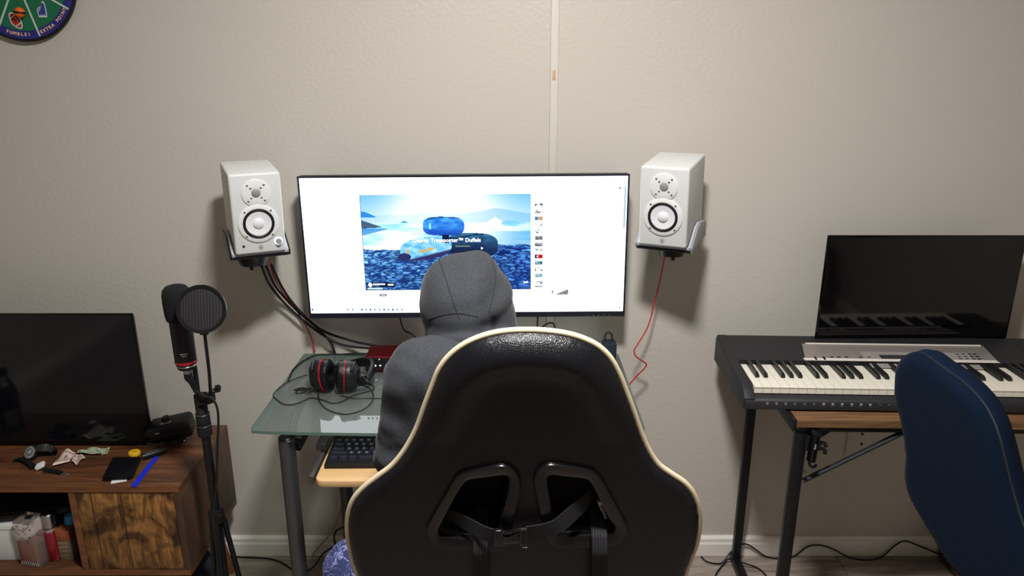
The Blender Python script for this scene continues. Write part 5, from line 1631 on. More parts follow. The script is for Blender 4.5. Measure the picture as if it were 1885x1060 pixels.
# small black pouch with loop at the rear right of the desk
q = UY(1122, 645, -0.11)
pc = thing('black_pouch', 'small black pouch with a looped strap standing at the right rear of the desk', 'pouch', (q.x, -0.10, DZ))
zt = UY(1122, 630, -0.11).z
G().box((q.x, -0.10, (DZ + zt) / 2), (0.040, 0.045, zt - DZ), bevel=0.006, seg=3).build('pouch_body', M['navybag'], pc)
l0 = [UY(1116, 631, -0.10), UY(1113.5, 621, -0.10), UY(1116, 613.5, -0.10), UY(1122, 612, -0.10), UY(1126.5, 617, -0.10), UY(1126.5, 625, -0.10), UY(1123.5, 632, -0.10)]
G().tube(spline(l0, 6), 0.0028, seg=8).build('strap_loop', M['strap'], pc)
# ================================================================== GAMING CHAIR
CT = Vector((0, -1.115, 1.225)); CBt = Vector((0, -1.015, 0.42))   # points on the rear plane (top, bottom)
ch_up = (CT - CBt).normalized()
ch_n = Vector((1, 0, 0)).cross(ch_up).normalized()      # towards the camera (-y)
if ch_n.y > 0: ch_n = -ch_n
def cu(px, py):
    q = UP(px, py, CT, ch_n)
    return ((q - CBt).dot(Vector((1, 0, 0))), (q - CBt).dot(ch_up))
CM = Matrix.Identity(4)
for i in range(3):
    CM[i][0] = (1, 0, 0)[i]; CM[i][1] = ch_up[i]; CM[i][2] = ch_n[i]; CM[i][3] = CBt[i]
chair = thing('gaming_chair', 'black leather gaming chair with cream piping seen from behind', 'chair', (0.02, -0.86, 0))
outer_px = [(965, 607), (1000, 608), (1040, 613), (1072, 622), (1100, 636), (1122, 657), (1138, 685), (1152, 720), (1166, 757), (1180, 797), (1194, 828), (1211, 853), (1234, 870), (1258, 886), (1275, 906), (1285, 933), (1287, 965), (1281, 1000), (1268, 1035), (1258, 1065),
            (1246, 1120), (1236, 1200), (1226, 1280), (700, 1280), (690, 1200), (680, 1120), (662, 1065), (650, 1030), (641, 985), (641, 950), (650, 920), (669, 897), (694, 877), (723, 855), (747, 825), (767, 788), (782, 747), (797, 708), (810, 677), (832, 650), (860, 630), (895, 616), (930, 609)]
outer = [(p.x, p.y) for p in spline([(*cu(x, y), 0) for x, y in outer_px], 5, closed=True)]
Z6 = lambda p: (770 + p[0] / 4.4175, 820 + p[1] / 4.4175)
def loop6(pts, n=5):
    return [(p.x, p.y) for p in spline([(*cu(*Z6(p)), 0) for p in pts], n, closed=True)]
Lo = [(78, 600), (100, 535), (160, 425), (230, 305), (295, 190), (340, 140), (400, 116), (530, 84), (660, 58), (725, 66), (785, 105), (822, 165), (828, 230), (812, 330), (790, 430), (772, 540), (760, 640), (735, 705), (670, 738), (540, 742), (380, 742), (230, 742), (160, 725), (105, 680)]
Li = [(176, 595), (215, 510), (265, 415), (330, 295), (385, 215), (430, 188), (560, 168), (680, 148), (725, 155), (740, 195), (722, 290), (690, 410), (662, 500), (655, 580), (625, 632), (500, 645), (350, 648), (220, 645), (183, 630)]
Ro = [(935, 185), (950, 120), (990, 75), (1045, 52), (1110, 52), (1250, 76), (1385, 103), (1430, 128), (1475, 180), (1560, 330), (1640, 480), (1683, 570), (1680, 630), (1640, 685), (1570, 716), (1430, 720), (1280, 722), (1150, 718), (1080, 690), (1030, 620), (1000, 500), (965, 340)]
Ri = [(1042, 190), (1052, 155), (1090, 148), (1210, 165), (1340, 182), (1385, 210), (1430, 290), (1480, 400), (1530, 500), (1575, 560), (1570, 600), (1530, 620), (1400, 624), (1270, 625), (1155, 624), (1125, 600), (1105, 530), (1080, 410), (1060, 300)]
lo_, li_, ro_, ri_ = loop6(Lo), loop6(Li), loop6(Ro), loop6(Ri)
vtop = cu(965, 607)[1]; cxc = cu(965, 700)[0]
def f_back(x, y, dO, dH):
    z = rnd(dO, 0.026, 0.020)
    up = np.clip((y - (vtop - 0.20)) / 0.12, 0, 1)
    z = z + up * 0.016 * np.exp(-((dO - 0.040) / 0.024) ** 2)           # padded roll along the top
    z = z + 0.012 * np.exp(-((x - cxc) / 0.17) ** 2) * np.clip((vtop - 0.06 - y) / 0.25, 0, 1) * np.clip(dO / 0.08, 0, 1)
    z = z - 0.006 * np.exp(-(dH / 0.012) ** 2)
    return z
def f_front(x, y, dO, dH):
    z = -0.004 - 0.062 * (1 - (1 - np.clip(dO / 0.14, 0, 1)) ** 1.5)
    return z + 0.008 * np.exp(-(dH / 0.02) ** 2)
me = slab(outer, [li_, ri_], 0.0055, f_back, f_front, CM)
link('backrest', me, M['leather'], chair)
# piping
o2 = outer
pts = [CM @ Vector((x, y, 0.001)) for x, y in o2]
keep = [p for p in pts if p.z > 0.44]
# order the open run from lower right around the top to lower left
i0 = next(i for i in range(len(pts)) if pts[i].z <= 0.44)
rot_ = pts[i0:] + pts[:i0]
keep = [p for p in rot_ if p.z > 0.44]
def grow(k):
    c = Vector((CM @ Vector((cxc, 0.4, 0))))
    return k
G().tube(keep, 0.0052, seg=10).build('piping', M['cream'], chair)
# plastic harness frames
def fsurf(x, y):
    dO = pdist(np.array([[x, y]]), outer_np)[0]
    return float(f_back(np.array([x]), np.array([y]), dO, np.array([1.0]))[0])
outer_np = np.array(outer)
def ringprism(o, i, name):
    n = len(o)
    ro2 = o; ri2 = i
    # resample both to 96 by angle around the centre
    c = np.mean(np.array(ri2), 0)
    def byang(L):
        A = np.array(L) - c; a = np.arctan2(A[:, 1], A[:, 0]); r = np.hypot(A[:, 0], A[:, 1]); s = np.argsort(a)
        t = np.linspace(-math.pi, math.pi, 121)[:-1]
        rr_ = np.interp(t, np.concatenate([a[s] - 2 * math.pi, a[s], a[s] + 2 * math.pi]), np.tile(r[s], 3))
        return np.stack([c[0] + rr_ * np.cos(t), c[1] + rr_ * np.sin(t)], 1)
    A, B = byang(ro2), byang(ri2)
    zb_ = 0.0
    lay = [(A, -0.010), (A, 0.0036), (A * 0.94 + B * 0.06, 0.0060), (A * 0.22 + B * 0.78, 0.0048), (A * 0.06 + B * 0.94, 0.0026), (B, -0.004), (B, -0.055)]
    bmn = G(); rings = []
    hb = fsurf
    for L_, z in lay:
        rings.append([bmn.bm.verts.new(CM @ Vector((p[0], p[1], z + hb(p[0], p[1])))) for p in L_])
    for a_, b_2 in zip(rings, rings[1:]):
        m_ = len(a_)
        for k in range(m_): bmn.bm.faces.new((a_[k], a_[(k + 1) % m_], b_2[(k + 1) % m_], b_2[k]))
    bmesh.ops.recalc_face_normals(bmn.bm, faces=bmn.bm.faces)
    return bmn.build(name, M['frame'], chair, angle=35)
ringprism(lo_, li_, 'harness_frame'); ringprism(ro_, ri_, 'harness_frame')
# lumbar cushion behind the openings
lc_ = Vector(cu(*Z6((880, 420)))).to_3d()
G().sphere(CM @ Vector((lc_.x, lc_.y + 0.0, -0.088)), (0.20, 0.05, 0.15), rot=CM.to_3x3() @ Matrix.Rotation(R(90), 3, 'X'), u=32, v=16).build('lumbar_cushion', M['blk_matte'], chair)
# straps
def c6(x, y, z): 
    u, v = cu(*Z6((x, y))); return CM @ Vector((u, v, z + 0.004))
hz_ = 0.030
lstr = G().tube(spline([c6(150, 600, -0.015), c6(270, 540, 0.006), c6(400, 535, 0.026), c6(540, 556, 0.042), c6(640, 570, 0.046)], 6), 0.01, flat=(0.0285, 0.002), up=-ch_n).build('lumbar_strap', M['strap'], chair)
G().tube(spline([c6(880, 545, 0.046), c6(1020, 528, 0.044), c6(1130, 500, 0.040), c6(1250, 440, 0.028), c6(1360, 405, 0.010), c6(1440, 400, -0.02)], 6), 0.01, flat=(0.0285, 0.002), up=-ch_n).build('lumbar_strap', M['strap'], chair)
# buckle : two halves
bx = c6(760, 560, 0.047)
rotb = CM.to_3x3()
def bpt(x, y, z=0.05): return c6(x, y, z)
bkl = G().prism(rrect(-0.008, -0.017, 0.008, 0.017, 0.004), 0.008, CM @ Matrix.Translation((*cu(*Z6((655, 565))), 0.049)), bevel=0.0015).build('buckle', M['frame'], chair)
G().prism(rrect(-0.0065, -0.0165, 0.0065, 0.0165, 0.002), 0.009, CM @ Matrix.Translation((*cu(*Z6((852, 555))), 0.049)), bevel=0.0012).build('buckle_end', M['frame'], bkl)
G().prism(rrect(-0.022, -0.010, 0.022, 0.009, 0.006), 0.007, CM @ Matrix.Translation((*cu(*Z6((755, 572))), 0.0495)) @ Matrix.Rotation(R(6), 4, 'Z'), bevel=0.002).build('buckle_tongue', M['frame'], bkl)
G().tube(spline([bpt(680, 520, .05), bpt(720, 518, .052), (bpt(770, 500, .053)), bpt(820, 492, .053), bpt(875, 492, .052)], 5), 0.0028, seg=8).build('buckle_prong', M['frame'], bkl)
G().tube(spline([bpt(680, 545, .05), bpt(730, 552, .053), bpt(780, 528, .053), bpt(820, 510, .053)], 5), 0.0024, seg=8).build('buckle_prong', M['frame'], bkl)
G().prism(rrect(-0.0035, -0.012, 0.0035, 0.012, 0.001, 2), 0.0006, CM @ Matrix.Translation((*cu(*Z6((855, 560))), 0.0583))).build('buckle_slot', M['rub'], bkl)
G().prism(rrect(-0.004, -0.0009, 0.004, 0.0009, 0.0004, 2), 0.0006, CM @ Matrix.Translation((*cu(*Z6((862, 628))), 0.0583))).build('buckle_catch', M['print_g'], bkl)
for x0, x1 in (((458, 575)), ((1393, 1515))):
    xm = (x0 + x1) / 2
    q0 = c6(xm, 560 if xm > 900 else 610, 0.008); 
    w_ = (Vector(cu(*Z6((x1, 800)))) - Vector(cu(*Z6((x0, 800))))).length
    def cc(y, z): return c6(xm - (y - 600) * 0.012, y, z)
    pts = [cc(560, -0.02), cc(585, 0.015), cc(605, 0.030), cc(640, 0.036), cc(720, 0.042), cc(800, 0.040), cc(1060, 0.037), cc(1500, 0.036), cc(1900, 0.034)]
    st = G().tube(spline(pts, 5), 0.01, flat=(w_, 0.0018), up=-ch_n).build('hanging_strap', M['strap'], chair)
    for k in range(5):
        off = (k - 2) * w_ * 0.18
        G().tube([p + Vector((off, 0, 0)) + ch_n * 0.0013 for p in spline(pts, 5)], 0.0007, seg=4).build('rib', M['rib'], st)
# white tag on right frame
G().tube([c6(1455, 385, 0.012), c6(1490, 440, 0.020), c6(1515, 520, 0.016)], 0.0035, seg=6).build('strap_clip', M['gunmetal'], chair)
G().prism(rrect(-0.004, -0.010, 0.004, 0.010, 0.001, 2), 0.001, CM @ Matrix.Translation((*cu(*Z6((1480, 420))), 0.022)) @ Matrix.Rotation(R(20), 4, 'Z'), bevel=0.0002).build('care_tag', M['print_g'], chair)
# seat, base
seat = slab(rrect(-0.24, 0, 0.24, 0.50, 0.09, 8), [], 0.012, lambda x, y, a, b: 0.05 + rnd(a, 0.04, 0.035) - 0.012 * np.exp(-((x) / 0.12) ** 2), lambda x, y, a, b: -0.0 - rnd(a, 0.02, 0.03), Matrix.Translation((0.02, -0.99, 0.335)))
link('seat', seat, M['leather'], chair)
for s in (-1, 1):
    G().box((0.02 + s * 0.225, -0.985, 0.36), (0.03, 0.10, 0.12), bevel=0.008).build('recliner_bracket', M['blk'], chair)
G().box((0.02, -0.76, 0.285), (0.22, 0.26, 0.04), bevel=0.008).build('mechanism', M['blk'], chair)
G().cyl((0.02, -0.76, 0.09), (0.02, -0.76, 0.27), 0.026, 0.022).build('gas_lift', M['blk'], chair)
for k in range(5):
    th = R(90 + 72 * k)
    d = Vector((math.cos(th), math.sin(th), 0)); c = Vector((0.02, -0.76, 0.095))
    ft = G().tube([c, c + d * 0.15 + Vector((0, 0, -0.008)), c + d * 0.29 + Vector((0, 0, -0.025))], [0.030, 0.022, 0.014], seg=12).build('base_arm', M['blk'], chair)
    e = c + d * 0.285
    sd = Vector((-d.y, d.x, 0))
    for s in (-1, 1):
        G().cyl(Vector((e.x, e.y, 0.027)) + sd * (s * 0.008), Vector((e.x, e.y, 0.027)) + sd * (s * 0.024), 0.0265, seg=18, bevel=0.003).build('caster', M['blk_gloss'], ft)
    G().cyl(Vector((e.x, e.y, 0.027)), Vector((e.x, e.y, 0.075)), 0.006).build('caster_stem', M['blk'], ft)

# ================================================================== PERSON
per = thing('person', 'person in a grey hood and printed jeans sitting at the computer, seen from behind', 'person', (-0.03, -0.86, 0))
HD = Vector((-0.098, -0.600, 1.120))
shL, shR = Vector((-0.198, -0.775, 1.000)), Vector((0.135, -0.74, 0.945))
elL, elR = Vector((-0.236, -0.765, 0.815)), Vector((0.205, -0.75, 0.80))
wrL, wrR = Vector((-0.185, -0.600, 0.733)), Vector((0.085, -0.585, 0.733))
hipL, hipR = Vector((-0.11, -0.84, 0.485)), Vector((0.09, -0.84, 0.485))
knL, knR = Vector((-0.385, -0.645, 0.435)), Vector((0.345, -0.655, 0.430))
anL, anR = Vector((-0.30, -0.52, 0.09)), Vector((0.25, -0.53, 0.09))
ch = Vector((-0.03, -0.79, 0.86))
# -- body: skinned skeleton with fingers
def skin_body():
    bmb = bmesh.new()
    sk = []
    def add(p, r): bmb.verts.new(p); sk.append(r); return len(sk) - 1
    E = []
    pel = add((-0.01, -0.84, 0.50), 0.105)
    wa = add((-0.015, -0.83, 0.65), 0.085); c1 = add((-0.025, -0.81, 0.82), 0.082); c2 = add((-0.025, -0.79, 0.94), 0.058)
    nk = add((-0.065, -0.69, 1.03), 0.040); hd0 = add((-0.09, -0.62, 1.075), 0.045); 
    E += [(pel, wa), (wa, c1), (c1, c2), (c2, nk), (nk, hd0)]
    for S, sh, el, wr in ((-1, shL, elL, wrL), (1, shR, elR, wrR)):
        a = add(sh, 0.050); b = add(sh.lerp(el, .5), 0.042); c = add(el, 0.036); d = add(el.lerp(wr, .4), 0.034); e = add(wr, 0.024)
        dr = (wr - el); dr.z = -0.02; dr.normalize()
        side = Vector((-dr.y, dr.x, 0)) 
        pm = add(wr + dr * 0.045 + Vector((0, 0, -0.002)), 0.026)
        E += [(c2, a), (a, b), (b, c), (c, d), (d, e), (e, pm)]
        for k, L_ in enumerate((0.028, 0.034, 0.036, 0.032)):
            off = side * ((k - 1.5) * 0.019)
            f0 = add(wr + dr * 0.068 + off + Vector((0, 0, 0.0)), 0.0088)
            f1 = add(wr + dr * (0.072 + L_) + off * 1.1 + Vector((0, 0, -0.004)), 0.0080)
            f2 = add(wr + dr * (0.070 + L_ * 1.7) + off * 1.1 + Vector((0, 0, -0.018)), 0.0068)
            E += [(pm, f0), (f0, f1), (f1, f2)]
        ts = side * (1 if S > 0 else -1)
        t0 = add(wr + dr * 0.022 + ts * 0.026 + Vector((0, 0, -0.004)), 0.0100); t1 = add(wr + dr * 0.055 + ts * 0.046 + Vector((0, 0, -0.010)), 0.0085); t2 = add(wr + dr * 0.078 + ts * 0.048 + Vector((0, 0, -0.014)), 0.007)
        E += [(e, t0), (t0, t1), (t1, t2)]
    for hp_, kn_, an_ in ((hipL, knL, anL), (hipR, knR, anR)):
        a = add(hp_, 0.070); b = add(hp_.lerp(kn_, .5), 0.062); c = add(kn_, 0.047); d = add(kn_.lerp(an_, .4), 0.045); e = add(an_, 0.030)
        f = add(an_ + Vector((0, 0.06, -0.05)), 0.028); g_ = add(an_ + Vector((0, 0.14, -0.06)), 0.02)
        E += [(pel, a), (a, b), (b, c), (c, d), (d, e), (e, f), (f, g_)]
    bmb.verts.ensure_lookup_table()
    for a, b in E: bmb.edges.new((bmb.verts[a], bmb.verts[b]))
    me = bpy.data.meshes.new('skel'); bmb.to_mesh(me); bmb.free()
    ob = bpy.data.objects.new('skel', me); COL.objects.link(ob)
    md = ob.modifiers.new('s', 'SKIN'); md.use_smooth_shade = True
    if not me.skin_vertices: me.attributes
    for i, r in enumerate(sk):
        me.skin_vertices[0].data[i].radius = (r, r)
    me.skin_vertices[0].data[0].use_root = True
    sb = ob.modifiers.new('b', 'SUBSURF'); sb.levels = 2; sb.render_levels = 2
    dg = bpy.context.evaluated_depsgraph_get()
    out = bpy.data.meshes.new_from_object(ob.evaluated_get(dg))
    bpy.data.objects.remove(ob)
    return out
body = skin_body()
# head with a face, facing the monitor (+y)
hf = union([ell(HD + Vector((0, -0.010, 0.004)), (0.070, 0.088, 0.080)), ell(HD + Vector((0, 0.035, -0.035)), (0.055, 0.055, 0.062)), ell(HD + Vector((0, 0.060, -0.078)), (0.026, 0.024, 0.020)), cap(HD + Vector((0, 0.083, 0.002)), HD + Vector((0, 0.100, -0.030)), 0.008, 0.013),
            ell(HD + Vector((0, 0.084, -0.056)), (0.024, 0.010, 0.006)), ell(HD + Vector((0, 0.075, 0.022)), (0.045, 0.014, 0.010)),
            ell(HD + Vector((-0.076, 0.0, -0.012)), (0.008, 0.018, 0.028)), ell(HD + Vector((0.076, 0.0, -0.012)), (0.008, 0.018, 0.028)),
            cap(HD + Vector((0.0, -0.000, -0.06)), (-0.065, -0.69, 1.02), 0.045, 0.045)], 0.014)
def hf2(P):
    d = hf(P)
    for s in (-1, 1):
        d = -smin(-d, ell(HD + Vector((s * 0.031, 0.093, 0.002)), (0.014, 0.011, 0.006))(P), 0.006)
    return d
hm = nets(hf2, HD - Vector((0.10, 0.16, 0.12)), HD + Vector((0.10, 0.13, 0.12)), 0.006)
g = G(); g.mesh(body); g.mesh(hm)
g.build('body', M['skin'], per, angle=180)
for s in (-1, 1):
    ey = G().sphere(HD + Vector((s * 0.031, 0.0765, 0.002)), 0.0108).build('eye', mat('eye_white', srgb(235, 232, 228), 0.2), per)
    G().lathe([(0, 0.0111), (0.005, 0.0104)], Matrix.Translation(HD + Vector((s * 0.031, 0.0765, 0.002))) @ Matrix.Rotation(R(-90), 4, 'X'), 16, cap=False).build('iris', M['hair'], ey)
    G().tube([HD + Vector((s * 0.016, 0.092, 0.021)), HD + Vector((s * 0.031, 0.092, 0.025)), HD + Vector((s * 0.047, 0.080, 0.020))], 0.003, seg=6).build('eyebrow', M['hair'], per)
G().tube([HD + Vector((-0.022, 0.088, -0.056)), HD + Vector((0, 0.096, -0.055)), HD + Vector((0.022, 0.088, -0.056))], 0.0028, seg=6).build('lips', mat('lips', srgb(150, 85, 80), 0.5), per)
def hairf(P):
    d = ell(HD + Vector((0, -0.012, 0.006)), (0.076, 0.093, 0.084))(P)
    cut = (P[:, 1] - (HD.y + 0.055)) ; low = (HD.z - 0.045) - P[:, 2]
    cut2 = np.minimum(P[:, 1] - (HD.y + 0.02), (HD.z + 0.04) - P[:, 2])
    return np.maximum(np.maximum(np.maximum(d, cut), low), cut2)
link('hair', nets(hairf, HD - Vector((0.1, 0.13, 0.10)), HD + Vector((0.1, 0.1, 0.13)), 0.008), M['hair'], per)
# -- hoodie
def fold(P, s=1.0):
    x, y, z = P[:, 0], P[:, 1], P[:, 2]
    return s * (0.0022 * np.sin(x * 40 + 3 * np.sin(z * 21) + y * 17) * np.sin(z * 37 + 2 * np.sin(x * 19)) + 0.0016 * np.sin(z * 71 + 4 * np.sin(x * 27 + y * 31)))
tors = union([ell((-0.02, -0.84, 0.56), (0.155, 0.115, 0.13)), ell((-0.02, -0.82, 0.72), (0.158, 0.112, 0.16)), ell((-0.03, -0.795, 0.87), (0.172, 0.115, 0.15)), cap(shL + Vector((0.03, 0, 0.015)), (-0.08, -0.77, 0.992), 0.072), cap((-0.06, -0.77, 0.96), shR + Vector((-0.03, 0, 0.0)), 0.072),
              cap((-0.03, -0.78, 0.98), (-0.065, -0.70, 1.02), 0.078, 0.060), ell((-0.03, -0.745, 0.90), (0.125, 0.09, 0.10))], 0.045)
arms = union([cap(shL, elL, 0.064, 0.054), cap(elL, wrL + (elL - wrL) * 0.12, 0.053, 0.034), cap(shR, elR, 0.064, 0.054), cap(elR, wrR + (elR - wrR) * 0.12, 0.053, 0.034)], 0.02)
cuffs = union([cap(wrL + (elL - wrL) * 0.14, wrL + (elL - wrL) * 0.02, 0.034, 0.030), cap(wrR + (elR - wrR) * 0.14, wrR + (elR - wrR) * 0.02, 0.034, 0.030)], 0.004)
def hoodie(P):
    d = smin(tors(P), arms(P), 0.035)
    d = d + fold(P)
    # elbow wrinkles
    for e in (elL, elR):
        w = np.exp(-((np.linalg.norm(P - np.array(e), axis=1)) / 0.075) ** 2)
        d = d + w * 0.004 * np.sin((P[:, 2] * 1.0 - P[:, 1] * 0.6) * 150 + 2 * np.sin(P[:, 0] * 40))
    d = smin(d, cuffs(P), 0.008)
    return np.maximum(d, 0.475 - P[:, 2])
me = nets(hoodie, (-0.36, -0.98, 0.46), (0.33, -0.53, 1.13), 0.0085)
hoody = link('hoodie', me, M['fabric'], per)
# -- hood : shell round the head, open to the front
hoodf = union([ell(HD + Vector((-0.004, -0.020, -0.004)), (0.101, 0.128, 0.098)), ell(HD + Vector((0.018, -0.01, 0.052)), (0.048, 0.085, 0.052)), ell(HD + Vector((-0.038, -0.01, 0.040)), (0.052, 0.085, 0.048)),
               cap(HD + Vector((0.050, -0.03, -0.02)), HD + Vector((0.066, -0.06, -0.095)), 0.052, 0.050), cap(HD + Vector((-0.040, -0.04, -0.05)), HD + Vector((-0.030, -0.09, -0.070)), 0.050, 0.040)], 0.022)
def tor(c, Rr, r, nrm, ex=1.0):
    c = np.array(c); n_ = np.array(Vector(nrm).normalized())
    def f(P):
        q = P - c; h = q @ n_; rad = np.linalg.norm(q - h[:, None] * n_, axis=1)
        return np.sqrt((rad - Rr) ** 2 + h ** 2) - r
    return f
coll = tor(HD + Vector((0.008, -0.060, -0.078)), 0.082, 0.017, (0.08, 0.52, 0.9))
coll2 = tor(HD + Vector((0.012, -0.075, -0.098)), 0.088, 0.018, (0.05, 0.58, 0.9))
def hood(P):
    d = hoodf(P)
    d = smin(d, coll(P), 0.012)
    d = smin(d, coll2(P), 0.006)
    x, y, z = P[:, 0], P[:, 1], P[:, 2]
    d = d + 0.0042 * np.sin(x * 46 + 3 * np.sin(z * 25) + y * 20) * np.sin(z * 40 + x * 22) * np.clip((x - HD.x + 0.10) / 0.12, 0.25, 1.3)
    d = d + 0.003 * np.exp(-((x - HD.x - 0.052 - 0.25 * (HD.z - z)) / 0.008) ** 2) * (np.abs(z - HD.z) < 0.07)
    inner = ell(HD + Vector((-0.002, -0.012, 0.003)), (0.085, 0.106, 0.087))(P)
    op = ell(HD + Vector((0, 0.135, -0.015)), (0.074, 0.10, 0.088))(P)
    neck = cap(HD + Vector((0, -0.01, -0.05)), (-0.065, -0.69, 1.0), 0.056, 0.056)(P)
    d = np.maximum(d, -inner); d = np.maximum(d, -op); d = np.maximum(d, -neck)
    return d
me = nets(hood, HD - Vector((0.15, 0.21, 0.16)), HD + Vector((0.16, 0.13, 0.125)), 0.0048)
hd_o = link('hood', me, M['fabric'], per)
# seams draped on the hood
ti = root_matrix(per)
def drape(o, pxs, name, r=0.0008, m=M['seam']):
    bv = BVHTree.FromPolygons([ti @ v.co for v in o.data.vertices], [p.vertices[:] for p in o.data.polygons])
    pts = []
    pl = spline([(x, y, 0) for x, y in pxs], 8)
    for p in pl:
        d = ray(p.x, p.y).normalized()
        loc, n_, i, ds = bv.ray_cast(CAM, d)
        if loc is not None: pts.append(loc + n_ * 0.0004)
    pts = [p for i, p in enumerate(pts) if i == 0 or (p - pts[i - 1]).length < 0.02]
    if len(pts) > 2: G().tube(pts, r, seg=6).build(name, m, o)
drape(hd_o, [(808, 478), (816, 500), (826, 530), (838, 566), (846, 588)], 'seam')
drape(hd_o, [(788, 588), (815, 580), (845, 577), (880, 583)], 'seam')
drape(hd_o, [(905, 475), (912, 505), (908, 540), (900, 575)], 'seam')
# -- jeans
jf = union([ell((-0.01, -0.845, 0.49), (0.165, 0.12, 0.095)), cap(hipL, knL, 0.088, 0.070), cap(hipR, knR, 0.088, 0.070), cap(knL, anL, 0.068, 0.052), cap(knR, anR, 0.068, 0.052)], 0.03)
def jeans_f(P):
    d = jf(P) + 0.002 * np.sin(P[:, 0] * 60 + 3 * np.sin(P[:, 1] * 40)) * np.sin(P[:, 2] * 50)
    return np.maximum(d, 0.085 - P[:, 2])
link('jeans', nets(jeans_f, (-0.48, -1.0, 0.06), (0.45, -0.44, 0.60), 0.009), M['jeans'], per)
for an_, s in ((anL, -1), (anR, 1)):
    sf = union([ell(an_ + Vector((0, 0.0, -0.045)), (0.042, 0.055, 0.045)), ell(an_ + Vector((0, 0.10, -0.052)), (0.045, 0.10, 0.038))], 0.03)
    sh_ = link('shoe', nets(lambda P: np.maximum(sf(P), 0.012 - P[:, 2]), an_ + Vector((-0.07, -0.08, -0.10)), an_ + Vector((0.07, 0.23, 0.05)), 0.009), M['blk_matte'], per)
    G().prism([(an_.x + x, an_.y + y) for x, y in ((-0.036, -0.05), (0.036, -0.05), (0.046, 0.08), (0.030, 0.18), (0, 0.20), (-0.030, 0.18), (-0.046, 0.08))], 0.014, Matrix.Translation((0, 0, 0.0)), bevel=0.003).build('sole', M['wht'], sh_)
# ================================================================== FOLDING TABLE + SYNTH (right)
TTZ = 0.752
ta = R(-1.3)
tfl_ = UZ(1467, 773.5, TTZ); tbl_ = UZ(1444, 757, TTZ)
T0 = Vector((tfl_.x, tfl_.y, 0))
tab = thing('folding_table', 'folding table with wooden top and black steel frame under the piano keyboard', 'table', T0, ta)
TM = root_matrix(tab)
TWd, TDp = 1.20, 0.435
def tb_(g, name, m, **k): return g.build(name, m, tab, world=False, **k)
tb_(G().box((TWd / 2, TDp / 2, TTZ - 0.010), (TWd, TDp, 0.020), bevel=0.0012), 'table_top', M['tblwood'])
tb_(G().box((TWd / 2, -0.0006, TTZ - 0.0105), (TWd - 0.004, 0.0016, 0.017)), 'edge_band', M['tblwood'])
tb_(G().box((-0.004, TDp / 2, TTZ - 0.014), (0.010, TDp, 0.030), bevel=0.001), 'end_rail', M['blk'])
tb_(G().box((TWd / 2, 0.022, TTZ - 0.029), (TWd - 0.02, 0.02, 0.018), bevel=0.001), 'front_rail', M['blk'])
tb_(G().box((TWd / 2, TDp - 0.02, TTZ - 0.029), (TWd - 0.02, 0.02, 0.018), bevel=0.001), 'rear_rail', M['blk'])
for X in (0.022, TWd - 0.03):
    lt = tb_(G().box((X, 0.022, (TTZ - 0.038) / 2 + 0.012), (0.030, 0.022, TTZ - 0.062), bevel=0.002), 'leg', M['blk'])
    lt = tb_(G().box((X, TDp - 0.012, (TTZ - 0.038) / 2 + 0.012), (0.026, 0.022, TTZ - 0.062), bevel=0.002), 'leg', M['blk'])
    tb_(G().box((X, TDp / 2 - 0.0, 0.0165), (0.028, TDp + 0.03, 0.021), bevel=0.002), 'foot_bar', M['blk'])
    tb_(G().box((X, TDp / 2, TTZ - 0.048), (0.022, TDp - 0.04, 0.018), bevel=0.001), 'side_rail', M['blk'])
    for Y in (0.01, TDp - 0.01):
        tb_(G().cyl((X, Y, 0), (X, Y, 0.008), 0.012, seg=14), 'foot_pad', M['rub'])
# corner plate and slanting brace
iTM = TM.inverted()
def tl_(px, py, y): # pixel -> point on local plane y (table frame)
    n_ = TM.to_3x3() @ Vector((0, 1, 0)); p0 = TM @ Vector((0, y, 0))
    return iTM @ UP(px, py, p0, n_)
b0_, b1_ = tl_(1477, 884, 0.022), tl_(1668, 792, 0.022)
tb_(G().tube([b0_, b1_], 0.01, flat=(0.004, 0.013), up=(0, 1, 0)).tube([b0_ + Vector((0, -0.006, 0)), b1_ + Vector((0, -0.006, 0))], 0.0045, seg=8), 'brace', M['synth'])
c_ = tl_(1500, 796, 0.014)
tb_(G().prism([(0.03, 0), (0.10, 0), (0.075, -0.018), (0.03, -0.045)], 0.003, Matrix.Translation((0.0, 0.018, TTZ - 0.036)) @ Matrix.Rotation(R(90), 4, 'X')), 'corner_plate', M['blk'])
tb_(G().cyl(tl_(1481, 868, 0.008), tl_(1481, 868, -0.001), 0.004, seg=12), 'bolt', M['blk'])
# clamp with hook under the table edge
c0 = TM @ tl_(1499, 808, -0.005)
ck = thing('clamp_hook', 'black clamp-on hook with a thumb screw hanging under the table front', 'hook', c0)
p0, p1 = TM @ tl_(1502, 797, -0.006), TM @ tl_(1493, 848, -0.006)
G().cyl(p0, p1, 0.0125, 0.0115, seg=24, bevel=0.001).build('clamp_barrel', M['blk_gloss'], ck)
G().tube([p0 + Vector((0.004, 0.0, 0.004)), p0 + Vector((0, 0.0, -0.004))], [0.0145, 0.0145], seg=20).build('barrel_cap', M['blk'], ck)
G().box((TM @ tl_(1489, 815, 0.004)), (0.022, 0.012, 0.042), bevel=0.003).build('clamp_jaw', M['blk'], ck)
hk = [TM @ tl_(x, y, -0.006) for x, y in ((1490, 848), (1490, 854), (1494, 859), (1500, 859), (1502, 855))]
G().tube(spline(hk, 5), 0.0035, seg=8).build('hook_tip', M['blk'], ck)
for pts in (((1506, 816), (1512, 815), (1519, 817), (1520, 822)), ((1506, 826), (1514, 826), (1519, 830), (1518, 835))):
    G().tube(spline([TM @ tl_(x, y, -0.004) for x, y in pts], 5), [0.005] * 16, seg=8).build('thumb_wing', M['blk'], ck)
